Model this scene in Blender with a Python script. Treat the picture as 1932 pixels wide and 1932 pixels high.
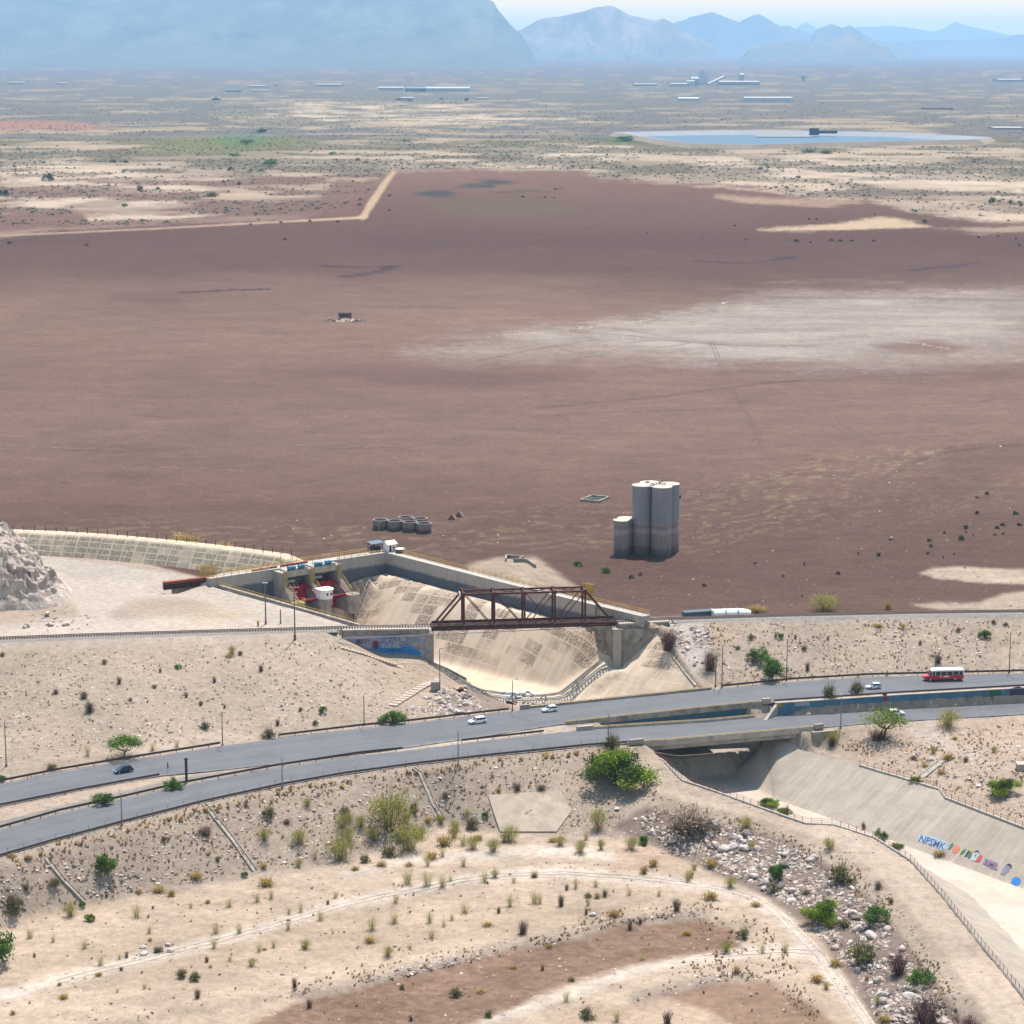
import bpy, bmesh, math, random
import numpy as np
from mathutils import Vector, Matrix
from mathutils.geometry import delaunay_2d_cdt
for _o in list(bpy.data.objects): bpy.data.objects.remove(_o)
SC = bpy.context.scene
COL = SC.collection
# ------------------------------------------------------------------ camera
FOC, U0, V0, VH, HC = 4500.0, 966.0, 966.0, 85.0, 165.0
TH = math.atan((V0-VH)/FOC)
CT, ST = math.cos(TH), math.sin(TH)
cd = bpy.data.cameras.new('camera'); cam = bpy.data.objects.new('camera', cd); COL.objects.link(cam)
cam.location = (0, 0, HC); cam.rotation_euler = (math.pi/2-TH, 0, 0)
cd.sensor_width = 36; cd.lens = 36*FOC/1932; cd.clip_start = 1; cd.clip_end = 200000
SC.camera = cam
# ------------------------------------------------------------------ sky, sun, exposure
SUN_EL, SUN_AZ = math.radians(68), math.radians(17)      # azimuth from +Y towards +X
w = bpy.data.worlds.new('World'); SC.world = w; w.use_nodes = True
nt = w.node_tree; nt.nodes.clear()
sk = nt.nodes.new('ShaderNodeTexSky'); sk.sky_type = 'NISHITA'; sk.sun_disc = False
sk.sun_elevation = SUN_EL; sk.sun_rotation = SUN_AZ; sk.air_density = 2.0; sk.dust_density = 0.6; sk.ozone_density = 1.0
bg = nt.nodes.new('ShaderNodeBackground'); bg.inputs[1].default_value = 0.12
wo = nt.nodes.new('ShaderNodeOutputWorld')
nt.links.new(sk.outputs[0], bg.inputs[0]); nt.links.new(bg.outputs[0], wo.inputs[0])
sd = bpy.data.lights.new('sun', 'SUN'); sun = bpy.data.objects.new('sun', sd); COL.objects.link(sun)
sd.energy = 5.0; sd.angle = math.radians(0.5); sd.color = (1.0, 0.93, 0.84)
_sv = Vector((math.sin(SUN_AZ)*math.cos(SUN_EL), math.cos(SUN_AZ)*math.cos(SUN_EL), math.sin(SUN_EL)))
sun.rotation_euler = _sv.to_track_quat('Z', 'Y').to_euler(); sun.location = (0, 300, 400)
SC.view_settings.view_transform = 'Standard'; SC.view_settings.look = 'None'
SC.view_settings.exposure = 0.90; SC.view_settings.gamma = 1.0
SC.render.engine = 'CYCLES'
SC.cycles.use_denoising = True
SC.cycles.max_bounces = 5; SC.cycles.diffuse_bounces = 3; SC.cycles.volume_bounces = 0
SC.cycles.transparent_max_bounces = 6
# ------------------------------------------------------------------ helpers: survey coordinates
def P(u, v, z):
    a, b = (u-U0)/FOC, -(v-V0)/FOC
    dx, dy, dz = a, CT+b*ST, -ST+b*CT
    t = (z-HC)/dz
    return Vector((dx*t, dy*t, z))
def proj(x, y, z):
    dz = z-HC
    zc = y*CT-dz*ST
    return U0+FOC*x/zc, V0-FOC*(y*ST+dz*CT)/zc
def Zof(x, y, v):
    "height of the point above (x, y) that is sighted at row v"
    b = -(v-V0)/FOC
    return HC + y*(-ST+b*CT)/(CT+b*ST)
def zoomer(x0, y0, wd, full=1932.0):
    s = 0.754688
    k = wd/full*s
    return lambda zx, zy: (x0*s+zx*k, y0*s+zy*k)
ZA=zoomer(0,1240,900); ZB=zoomer(860,1180,900); ZC=zoomer(1660,1180,900); ZD=zoomer(860,1580,900)
ZE=zoomer(1660,1580,900); ZF=zoomer(0,1580,900); ZG=zoomer(0,1960,900); ZH=zoomer(860,1960,900); ZI=zoomer(1660,1960,900)
Z5=zoomer(820,1560,300); Z6=zoomer(1380,1500,360); Z7=zoomer(640,1320,400); Z8=zoomer(1040,1440,560)
ZR=zoomer(1400,2000,600); ZK=zoomer(500,1360,400); ZU=zoomer(1600,1820,400); ZT=zoomer(1280,0,1280); ZL=zoomer(0,0,1280)
ZM=zoomer(1500,1180,240); ZN=zoomer(900,1270,280); ZQ=zoomer(560,1700,600); ZV=zoomer(1380,1720,380)
def lin(r, g, b):
    f = lambda c: (c/255/12.92) if c/255 <= 0.04045 else ((c/255+0.055)/1.055)**2.4
    return (f(r), f(g), f(b))
EF = 2.5
def alb(r, g, b):
    return tuple(min(0.85, c/EF) for c in lin(r, g, b))
# ------------------------------------------------------------------ noise (numpy)
def _hash(ix, iy, s):
    h = (ix.astype(np.int64)*374761393 + iy.astype(np.int64)*668265263 + s*974711) & 0x7fffffff
    h = ((h ^ (h >> 13))*1274126177) & 0x7fffffff
    h = (h ^ (h >> 16)) & 0xffff
    return h/65535.0
def vnoise(x, y, s=0):
    ix, iy = np.floor(x), np.floor(y); fx, fy = x-ix, y-iy
    fx = fx*fx*(3-2*fx); fy = fy*fy*(3-2*fy)
    a, b = _hash(ix, iy, s), _hash(ix+1, iy, s); c, d = _hash(ix, iy+1, s), _hash(ix+1, iy+1, s)
    return (a*(1-fx)+b*fx)*(1-fy)+(c*(1-fx)+d*fx)*fy
def fbm(x, y, s=0, o=4):
    r = 0; amp = 0.5; t = 0
    for k in range(o):
        r = r+amp*vnoise(x, y, s+k*17); t += amp; amp *= 0.5; x = x*2.03+11.3; y = y*2.03+7.7
    return r/t
# ------------------------------------------------------------------ helpers: tagging, meshes
def tag(o, label=None, cat=None, group=None, kind=None):
    if label: o['label'] = label
    if cat: o['category'] = cat
    if group: o['group'] = group
    if kind: o['kind'] = kind
    return o
def empty(name, loc=(0,0,0), rz=0.0, label=None, cat=None, group=None):
    o = bpy.data.objects.new(name, None); COL.objects.link(o)
    o.location = loc; o.rotation_euler = (0, 0, rz); o.empty_display_size = 0.5
    return tag(o, label, cat, group)
def copy_tree(o, parent=None):
    c = o.copy(); COL.objects.link(c)
    if parent is not None: c.parent = parent
    for ch in o.children: copy_tree(ch, c)
    return c
class MB:
    def __init__(s): s.v = []; s.f = []; s.mi = []; s.m = 0
    def add(s, vs, fs):
        n = len(s.v); s.v.extend([tuple(q) for q in vs]); s.f.extend([tuple(i+n for i in f) for f in fs]); s.mi.extend([s.m]*len(fs)); return s
    def box(s, c, d, rz=0.0, taper=1.0):
        x, y, z = c; a, b, h = d[0]/2, d[1]/2, d[2]/2; cs, sn = math.cos(rz), math.sin(rz); vs = []
        for k, t in ((-1, 1.0), (1, taper)):
            for px, py in ((-a,-b),(a,-b),(a,b),(-a,b)):
                px *= t; py *= t
                vs.append((x+px*cs-py*sn, y+px*sn+py*cs, z+k*h))
        return s.add(vs, [(3,2,1,0),(4,5,6,7),(0,1,5,4),(1,2,6,5),(2,3,7,6),(3,0,4,7)])
    def bar(s, a, b, wd, ht=None, up=(0,0,1)):
        a, b = Vector(a), Vector(b); d = (b-a)
        if d.length < 1e-6: return s
        d.normalize(); u = Vector(up)
        if abs(d.dot(u)) > 0.98: u = Vector((1,0,0))
        r = d.cross(u).normalized(); u = r.cross(d).normalized(); ht = ht or wd
        vs = []
        for q in (a, b):
            for i, j in ((-1,-1),(1,-1),(1,1),(-1,1)): vs.append(q+r*(i*wd/2)+u*(j*ht/2))
        return s.add(vs, [(3,2,1,0),(4,5,6,7),(0,1,5,4),(1,2,6,5),(2,3,7,6),(3,0,4,7)])
    def cyl(s, a, b, r0, r1=None, n=8, cap=True):
        a, b = Vector(a), Vector(b); d = (b-a).normalized(); r1 = r0 if r1 is None else r1
        u = Vector((0,0,1)) if abs(d.z) < 0.95 else Vector((1,0,0))
        r = d.cross(u).normalized(); u = r.cross(d)
        vs = []
        for q, rr in ((a, r0), (b, r1)):
            for k in range(n):
                t = 2*math.pi*k/n; vs.append(q+r*(rr*math.cos(t))+u*(rr*math.sin(t)))
        fs = [(k, (k+1) % n, n+(k+1) % n, n+k) for k in range(n)]
        if cap: fs += [tuple(reversed(range(n))), tuple(range(n, 2*n))]
        return s.add(vs, fs)
    def prism(s, pts, z0, z1):
        "vertical prism over a plan polygon (counter-clockwise)"
        n = len(pts); vs = [(p[0], p[1], z0) for p in pts]+[(p[0], p[1], z1) for p in pts]
        return s.add(vs, [tuple(reversed(range(n))), tuple(range(n, 2*n))]+[(k, (k+1) % n, n+(k+1) % n, n+k) for k in range(n)])
    def lathe(s, prof, c, n=24):
        vs = []; m = len(prof)
        for r, z in prof:
            for k in range(n):
                t = 2*math.pi*k/n; vs.append((c[0]+r*math.cos(t), c[1]+r*math.sin(t), c[2]+z))
        return s.add(vs, [(i*n+k, i*n+(k+1) % n, (i+1)*n+(k+1) % n, (i+1)*n+k) for i in range(m-1) for k in range(n)])
    def sweep(s, line, sec):
        "section [(lateral, z)] carried along a 3-D line, mitred in plan, both ends closed"
        L = [Vector(p) for p in line]; n = len(sec); vs = []
        for i, p in enumerate(L):
            d = (L[min(i+1, len(L)-1)]-L[max(i-1, 0)]); d.z = 0; d.normalize(); nr = Vector((-d.y, d.x, 0))
            for a, z in sec: vs.append(p+nr*a+Vector((0,0,z)))
        fs = [(i*n+k, i*n+(k+1) % n, (i+1)*n+(k+1) % n, (i+1)*n+k) for i in range(len(L)-1) for k in range(n)]
        fs += [tuple(range(n)), tuple(reversed(range((len(L)-1)*n, len(L)*n)))]
        return s.add(vs, fs)
    def build(s, name, mats, parent=None, smooth=False, bevel=0.0, fix=True):
        me = bpy.data.meshes.new(name); me.from_pydata(s.v, [], s.f); 
        mats = mats if isinstance(mats, (list, tuple)) else [mats]
        for m in mats: me.materials.append(m)
        if len(mats) > 1: me.polygons.foreach_set('material_index', s.mi)
        if fix:
            bm = bmesh.new(); bm.from_mesh(me); bmesh.ops.recalc_face_normals(bm, faces=bm.faces); bm.to_mesh(me); bm.free()
        if smooth: me.polygons.foreach_set('use_smooth', [True]*len(me.polygons))
        me.update()
        o = bpy.data.objects.new(name, me); COL.objects.link(o)
        if parent is not None: o.parent = parent
        return o
def np_mesh(name, verts, faces, mats, parent=None, smooth=True, cols=None):
    me = bpy.data.meshes.new(name); nv = len(verts); nf = len(faces); k = faces.shape[1]
    me.vertices.add(nv); me.vertices.foreach_set('co', np.asarray(verts, np.float32).ravel())
    me.loops.add(nf*k); me.loops.foreach_set('vertex_index', faces.astype(np.int32).ravel())
    me.polygons.add(nf); me.polygons.foreach_set('loop_start', np.arange(0, nf*k, k, dtype=np.int32))
    try: me.polygons.foreach_set('loop_total', np.full(nf, k, np.int32))
    except Exception: pass
    me.polygons.foreach_set('use_smooth', np.full(nf, smooth, bool))
    for m in (mats if isinstance(mats, (list, tuple)) else [mats]): me.materials.append(m)
    me.update(calc_edges=True)
    for nm, c in (cols or {}).items():
        at = me.attributes.new(nm, 'FLOAT_COLOR', 'POINT')
        c4 = np.ones((nv, 4), np.float32); c4[:, :3] = c; at.data.foreach_set('color', c4.ravel())
    me.validate()
    o = bpy.data.objects.new(name, me); COL.objects.link(o)
    if parent is not None: o.parent = parent
    return o
# ------------------------------------------------------------------ materials
class NT:
    def __init__(s, m): s.t = m.node_tree; s.n = s.t.nodes; s.l = s.t.links
    def node(s, ty, ins=None, **kw):
        n = s.n.new(ty)
        for k, v in kw.items(): setattr(n, k, v)
        for k, v in (ins or {}).items():
            if isinstance(v, bpy.types.NodeSocket): s.l.new(v, n.inputs[k])
            else: n.inputs[k].default_value = v
        return n
    def math(s, op, a, b=0.0, clamp=False): return s.node('ShaderNodeMath', {0: a, 1: b}, operation=op, use_clamp=clamp).outputs[0]
    def mix(s, f, a, b, bt='MIX'):
        n = s.node('ShaderNodeMix', data_type='RGBA', blend_type=bt, clamp_factor=True)
        for k, v in ((0, f), (6, a), (7, b)):
            if isinstance(v, bpy.types.NodeSocket): s.l.new(v, n.inputs[k])
            else: n.inputs[k].default_value = (tuple(v)+(1,))[:4] if k else v
        return n.outputs[2]
    def noise(s, vec, sc, det=4, rough=0.55, dist=0.0): return s.node('ShaderNodeTexNoise', {'Vector': vec, 'Scale': sc, 'Detail': det, 'Roughness': rough, 'Distortion': dist}).outputs[0]
    def ramp(s, f, lo, hi, a=0.0, b=1.0): return s.node('ShaderNodeMapRange', {0: f, 1: lo, 2: hi, 3: a, 4: b}, clamp=True).outputs[0]
    def scale(s, vec, sc): 
        return s.node('ShaderNodeMapping', {0: vec, 3: sc}).outputs[0]
def newmat(name):
    m = bpy.data.materials.new(name); m.use_nodes = True; t = NT(m); t.n.clear()
    b = t.node('ShaderNodeBsdfPrincipled'); o = t.node('ShaderNodeOutputMaterial'); t.l.new(b.outputs[0], o.inputs[0])
    t.b = b; return m, t
MATS = {}
def mat(name, rgb, rough=0.8, var=0.15, sc=1.5, metal=0.0, spec=0.3, bump=0.0, coat=0.0, dirt=None, da=0.5):
    "plain weathered surface: base colour with two scales of tonal variation, optional dirt colour in patches"
    if name in MATS: return MATS[name]
    m, t = newmat(name); g = t.node('ShaderNodeTexCoord').outputs['Object']
    n1 = t.noise(g, sc, 5); n2 = t.noise(g, sc*6.3, 3)
    f = t.math('ADD', t.ramp(n1, 0.3, 0.7, -var, var), t.ramp(n2, 0.3, 0.7, 1-var*0.6, 1+var*0.6))
    c = t.node('ShaderNodeVectorMath', {0: tuple(rgb), }, operation='SCALE'); t.l.new(f, c.inputs[3])
    c = c.outputs[0]
    if dirt: c = t.mix(t.math('MULTIPLY', t.ramp(t.noise(g, sc*0.8, 6, 0.65), 0.45, 0.65), da), c, dirt)
    t.l.new(c, t.b.inputs['Base Color']); t.b.inputs['Roughness'].default_value = rough; t.b.inputs['Metallic'].default_value = metal
    t.b.inputs['Specular IOR Level'].default_value = spec
    if coat: t.b.inputs['Coat Weight'].default_value = coat; t.b.inputs['Coat Roughness'].default_value = 0.08
    if bump:
        bp = t.node('ShaderNodeBump', {'Height': n2, 'Strength': bump, 'Distance': 0.1}); t.l.new(bp.outputs[0], t.b.inputs['Normal'])
    MATS[name] = m; return m
# ------------------------------------------------------------------ terrain control lines (u, v, height) and their plan
BZ = 4.0
def W(pts, z=None):
    return [P(*p) if len(p) == 3 else P(p[0], p[1], z) for p in pts]
def offs(line, d, z=None, dz=0.0):
    "offset in plan; positive = to the left of travel"
    out = []
    for i, p in enumerate(line):
        a, b = line[max(i-1, 0)], line[min(i+1, len(line)-1)]
        t = Vector((b.x-a.x, b.y-a.y, 0)).normalized()
        q = p+Vector((-t.y, t.x, 0))*d; q.z = (p.z if z is None else z)+dz; out.append(q)
    return out
def ext(line, l=90, r=90):
    L = list(line)
    if l:
        d = (L[0]-L[1]); d.z = 0; d.normalize(); L = [L[0]+d*l]+L
    if r:
        d = (L[-1]-L[-2]); d.z = 0; d.normalize(); L = L+[L[-1]+d*r]
    return L
def dens(line, st=2.0):
    out = []
    for a, b in zip(line[:-1], line[1:]):
        n = max(1, int((b-a).length/st))
        out += [a.lerp(b, k/n) for k in range(n)]
    return out+[line[-1]]
def sub(line, x0, x1):
    return [p for p in dens(line, 1.5) if x0 <= p.x <= x1]
DAM = W([(-60,1000),(33,1002.6),(105,1005.5),(176,1009.6),(246,1015.5),(316,1022),(386,1029.3),(457,1037.8),(545,1050)], 15.5)
RAIL = W([(0,1204.7),(123,1200),(246,1196),(400,1191.3),(555,1187),(668,1183.6),(809,1181.4),(1164,1172.5),(1253,1168),(1464,1161.5),(1710,1156),(1932,1153)], 12.0)
RAILX = ext(RAIL)
RAILX = [Vector((p.x, p.y, 12.0)) for p in RAILX]
PLZ = W([(408,1104.5,11.7),(480,1124.5,11.6),(560,1147,11.5),(676,1180,11.5)])          # plaza edge over the gate channel
WALL = W([ZB(225,432),ZB(840,590),ZB(1600,775)], 14.0)                                  # right wing wall, top line
GATE = W([(408,1090),(728,1042.4)], 14.0)                                               # left wing wall + gates, top line
UF = W([(0,1479,0),(116,1456,0),(211,1440,0),(418,1407,0),(520,1393,0),(679,1373.5,0),(772,1364.7,0),(969,1341.8,0),(1000,1336.8,.1),(1328,1303,1.2),(1358,1299.6,1.4),(1499,1285.5,2.1),(1640,1277,2.3),(1932,1270,2.5)])
UN = W([(0,1521,0),(150,1491,0),(299,1464,0),(420,1452.5,0),(560,1437,0),(680,1421.5,0),(761.5,1411,0),(895,1392,0),(1060,1366,.1),(1328,1337,1.2),(1429,1327,1.9),(1550,1319,2.2),(1700,1309,2.3),(1932,1296,2.5)])
LF = W([(0,1567,0),(116,1534,0),(230,1509,0),(351,1481,0),(527,1448.5,0),(679,1425.5,0),(761,1417,0),(874,1402.5,-.1),(1036,1384,-.3),(1113,1376.5,-.4),(1328,1363,-.8),(1422,1354.5,-.9),(1534,1343.5,-1),(1675,1330.5,-1),(1932,1318,-1)])
LN = W([(0,1616,0),(105,1586,0),(228,1553,0),(380,1514.5,0),(527,1482.5,0),(649,1461,0),(790,1442,0),(930,1426,-.2),(1106,1408,-.4),(1190,1402,-.5),(1253,1399,-.6),(1534,1374,-1),(1622,1366,-1),(1710,1360,-1),(1932,1347.5,-1)])
UF, UN, LF, LN = [ext(q, 80, 80) for q in (UF, UN, LF, LN)]
RIML = W([(1205,1411,-3.4),(1229,1422,-3.6),(1253,1437,-3.8),(1286,1471.9,-4.2),(1340,1490,-4.4),(1446,1528,-4.6),(1520,1553.7,-4.8),(1576,1557,-4.8),(1650,1581,-4.9),(1720,1625,-5.0),(1780,1692,-5.2),(1850,1780,-5.4),(1932,1880,-5.6),(2010,1995,-5.7)])
RIMR = W([(1530.5,1419,-5.7),(1622,1443.8,-5.8),(1710,1470,-5.9),(1773,1489.5,-5.9),(1783.7,1505,-6.3),(1932,1561.8,-6.5),(2060,1612,-6.7),(2270,1700,-6.9)])
TOER = W([(1458.5,1507,-13.8),(1580,1549,-14),(1706,1595,-14.1),(1820,1637,-14.3),(1932,1678,-14.4),(2060,1728,-14.6),(2270,1815,-14.8)])
PTHL = W([(1212,1470,-4.3),(1253,1500,-4.5),(1393,1532,-4.8),(1499,1563.5,-5),(1587,1595,-5.1),(1639.5,1630,-5.2),(1710,1704,-5.4),(1762.6,1778,-5.6),(1815,1848,-5.8),(1868,1932,-6),(1905,1990,-6)])
TOEP = W([(1180,1580),(1253,1598.7),(1341,1644),(1428.6,1676),(1516,1725),(1569,1795.6),(1622,1848),(1657,1932),(1690,2010)], -10.8)
TOEF = W([(-420,1960),(-200,1850),(0,1756),(165,1712),(300,1680),(480,1650),(640,1624),(760,1592),(845,1556),(930,1572),(1070,1572),(1180,1580)], -10.6)
STEP = W([(-100,1985),(150,1935),(400,1890),(560,1872),(649,1860),(772,1829),(867,1808),(930,1787),(1000,1779),(1095,1766),(1176,1731),(1328,1724),(1420,1740)], -10.6)
STE2 = W([(1180,1890),(1260,1866),(1330,1850),(1400,1835),(1480,1850),(1540,1900)], -11.1)
MOUND = W([(800,1975),(948,1922),(1085,1854),(1211,1818),(1328,1811),(1430,1790)], -11.1)
def left_rise(line): return line
ctrl = []
def add(line, z=None, dz=0.0, st=2.0):
    for p in dens(line, st): ctrl.append((p.x, p.y, (p.z if z is None else z)+dz))
for x in range(-200, 201, 20):
    for y, z in ((820, BZ), (790, BZ), (760, BZ), (385, -11.7), (405, -11.8)): ctrl.append((x, y, z))
add(ext(offs(DAM, 4.5), 60, 0), BZ); add(ext(offs(DAM, 30), 60, 0), BZ)
add(ext(offs(DAM, -7.2), 60, 0), 9.8)
add(offs(GATE, 7, BZ)); add(offs(WALL, 12, BZ)); add(offs(WALL, 5.5, BZ+3))
add(offs(WALL, 3.6), 12.6); add(offs(GATE, 4.4), 12.6)
for q, z in (((945,1094),11),((905,1078),8.2),((930,1068),8.4),((965,1063),8.2),((1000,1060),7.4),((1030,1075),7),((1055,1092),5),((880,1072),5),((940,1050),4),((1010,1045),4),((1085,1098),4),((985,1085),9.5)):
    p = P(q[0], q[1], z); ctrl.append((p.x, p.y, z))
# railway embankment
bl, br = P(640,1184,12).x, P(1255,1166,12).x
rl = [p for p in dens(RAILX, 2) if p.x < bl]; rr = [p for p in dens(RAILX, 2) if p.x > br]
for L in (rl, rr):
    add(offs(L, 2.6), 11.75); add(offs(L, 0), 11.75); add(offs(L, -2.6), 11.75)
add(offs(rl, 6), 11.4); add(offs(rl, -6.5), 11.0); add(offs(rr, 5), 10.8); add(offs(rr, -5), 10.9)
add([p for p in offs(rr, 26) if p.x > br+14], BZ+.2); add([p for p in offs(rr, 40) if p.x > br+10], BZ)
add(W([(130,1120),(230,1115),(330,1120),(420,1135)], 10.6)); add(W([(60,1160),(200,1150),(360,1155),(520,1165)], 11.2))
add(W([(-150,1100),(-60,1120),(60,1130)], 10.2))
add(PLZ); add(offs(PLZ, 1.0), 3.0, st=1.0); add(offs(PLZ, 14), 2.0)
GB = W([Z5(290,260),Z5(560,380),Z5(800,470),Z5(1000,490),Z5(1400,500)], 5.0)         # foot of the mural wall, heights from the rail line
_r = offs(RAILX, -2.2)
def on_line(line, x):
    for a, b in zip(line[:-1], line[1:]):
        if a.x <= x <= b.x:
            t = (x-a.x)/(b.x-a.x); return a.lerp(b, t)
    return line[-1].copy()
def plumb(line, u, v):
    "point of the vertical wall standing on a plan line, sighted at (u, v)"
    lo, hi = line[0].x, line[-1].x
    for _ in range(50):
        m = (lo+hi)/2; q = on_line(line, m)
        z = Zof(q.x, q.y, v)
        if proj(q.x, q.y, z)[0] < u: lo = m
        else: hi = m
    q = on_line(line, (lo+hi)/2); q.z = Zof(q.x, q.y, v); return q
MURF = [plumb(_r, *Z5(*q)) for q in ((120,235),(290,262),(420,320),(560,380),(800,468),(1000,490),(1400,502),(1560,520))]
add(offs(MURF, -.5), dz=0.05, st=1.0)
for p in MURF: ctrl.append((p.x, p.y+3.5, 11.0 if p.x < MURF[2].x else p.z+1))
LB = W([(786,1239,3.8),(815,1251,2.2),(846,1264.5,-.6),(880,1283,-3.2),(905,1300,-5.0),(935,1316,-6.2),(955,1327,-6.9)])
add(LB)
add(W([(760,1275,2.6),(800,1290,1.5),(830,1300,.8),(870,1318,.2)]))
for L, d in ((UF, 1), (LN, -1)):
    add(offs(L, 1.2*d), dz=-.15); add(L, dz=-.15)
add(UN, dz=-.15); add(LF, dz=-.15)
# shoulders and side slopes
xs = P(1445,1325,2).x
add([p for p in dens(offs(UN, -1.3), 1.0) if p.x > xs], dz=-.05, st=1.0)
add([p for p in dens(offs(UN, -2.4), 1.0) if p.x > xs+1], -1.15, st=1.0)
add([p for p in dens(offs(LF, 1.0), 1.0) if p.x > xs], -1.12)
add([p for p in dens(offs(LN, -3.0), 2) if p.x < P(1190,1403,-.5).x], dz=-.6)
add([p for p in dens(offs(UF, 3.5), 2) if p.x < P(950,1343,0).x], dz=.3)
add(RIML); add(PTHL); add(TOEP); add(TOEF); add(RIMR)
add(offs(RIMR, 3), dz=.2)
add(W([(1590,1392,-3.2),(1640,1405,-3.5),(1760,1425,-3.4),(1932,1460,-3.6),(2060,1500,-4.0),(2270,1560,-4.4)]))
add(W([(1790,1478,-5.0),(1932,1525,-5.2),(2060,1570,-5.4),(2270,1650,-5.6)]))
add(STEP); add(offs(STEP, -2.0), -11.7); add(offs(STEP, -6.0), -11.9)
add(STE2); add(offs(STE2, -2.0), -12.2)
add(MOUND)
add(W([(100,1800),(300,1760),(500,1730),(700,1690),(900,1660),(1100,1650),(1250,1660),(1380,1690)], -10.6))
add(W([(1480,1760),(1530,1840),(1580,1930)], -11))
add(W([(560,1650),(760,1630),(950,1620),(1150,1610),(1300,1640)], -10.2))
add(W([(1000,1960),(1200,1940),(1400,1930)], -11.6)); add(W([(-100,1880),(100,1870),(400,1840),(600,1800)], -10.7))
# ------------------------------------------------------------------ concrete channel control points
CB = []          # points of the concrete channel surface
def cadd(line, z=None, st=2.0):
    for p in dens(line, st): CB.append((p.x, p.y, p.z if z is None else z))
FOOT = [p for p in dens(offs(WALL, -.35, 7.2), 2) if proj(p.x, p.y, 14)[0] < 1128]
CRES = W([(731,1077,8.9),(785,1103,8.6),(894,1132,8.6),(1025,1162,8.6),(1125,1180,8.4)])
cadd(FOOT); cadd(offs(FOOT, -1.6), 7.0); cadd(CRES); cadd(offs(CRES, 2.6)[:-1], 8.7); cadd(offs(CRES, -1.6), 7.7)
_dn = Vector((-.8,-.6,0))
def down(d, z): return [Vector((p.x+_dn.x*d, p.y+_dn.y*d, z)) for p in dens(CRES, 3)]
CTOEL = down(14.2, -7.0)
cadd(down(4.6, 4.6)); cadd(CTOEL); cadd(down(18.5, -7.6))
GFL = W([(650,1101,6.0),(700,1094,6.8)]); cadd(GFL)
CLEFT = [q+Vector((0,0,-.6)) for q in LB]
_pl = offs(PLZ, 1.4)
for k, p in enumerate(_pl): p.z = (4.0, 2.0, -.5, -4.5)[k]
cadd(_pl)
cadd([CLEFT[0]+Vector((1.5,1,-5)), CLEFT[2]+Vector((0,0,-1)), CLEFT[4], CLEFT[6]])
BOT = W([(955,1328,-7.6),(1000,1336.5,-8.0),(1083.7,1325,-7.2),(1128,1318,-6.2)]); cadd(BOT)
cadd(W([(1150,1264,.4),(1120,1292,-3.2)]))
AWL = offs(W([Z6(900,405)+(10.4,), Z6(1200,400)+(10.5,), Z6(1560,385)+(10.6,)]), 1.6)
LANE0 = [plumb(AWL, 1163, 1264), plumb(AWL, 1182, 1248), plumb(AWL, 1213, 1220), plumb(AWL, 1243, 1193)]
for p in LANE0: p.y -= .1
cadd(LANE0); cadd([FOOT[-1], FOOT[-1].lerp(LANE0[0], .5)+Vector((0,0,.6)), LANE0[0]])
_A = P(1245, 1197, LANE0[-1].z-.2); _B = P(1130, 1318, -6.2); _D = P(1313, 1294, 1.3); _N = (_B-_A).cross(_D-_A)
def on_plane(u, v):
    d = P(u, v, 0)-Vector((0,0,HC)); return Vector((0,0,HC))+d*(_N.dot(_A-Vector((0,0,HC)))/_N.dot(d))
CTOE = [_B, on_plane(1165, 1284), _A]; cadd(CTOE); cadd(offs(CTOE, 1.2, dz=-.5)[:-1])
CTOP = [_A, on_plane(1254, 1213), on_plane(1268, 1236), on_plane(1292, 1268), _D]; cadd(CTOP)
RU = [CTOP[-1], P(1400,1352,-.5).lerp(RIMR[0], .35), RIMR[0]]
RU[1].z = -1.6
cadd(RU); cadd(RIMR); cadd(TOER)
SILL = W([(1222,1440,-8.4),(1290,1431,-8.5),(1350,1424,-8.5),(1400,1417,-8.5),(1432,1413,-8.3)]); cadd(SILL, st=1.0)
SIL2 = [p+Vector((.2,-.9,0)) for p in SILL]; cadd(SIL2, -13.6, st=1.0)
cadd([BOT[-1], SILL[-1]])
TOEL = offs(RIML, 14.0)
for p in TOEL: p.z = -14.0
cadd(TOEL[3:])
LU = [BOT[0]+Vector((0,-3,2)), BOT[0].lerp(RIML[0], .5)+Vector((-7,0,2.4)), RIML[0]]
cadd(LU); cadd(RIML)
CPOLY = [ (p.x, p.y) for p in (FOOT+LANE0+CTOP+RU+RIMR[1:]+list(reversed(RIML))+list(reversed(LU[:-1]))+list(reversed(LB))+list(reversed(offs(PLZ, 1.2)))+[P(440,1100,6.0)]+offs(GATE, -.6)) ]
cadd([P(440,1106,5.0), P(560,1112,4.5), P(630,1104,5.4)])
_gf = offs(GATE,-.6)
_gf[0].z = 5.0; _gf[1].z = 8.0; cadd(_gf)
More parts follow.
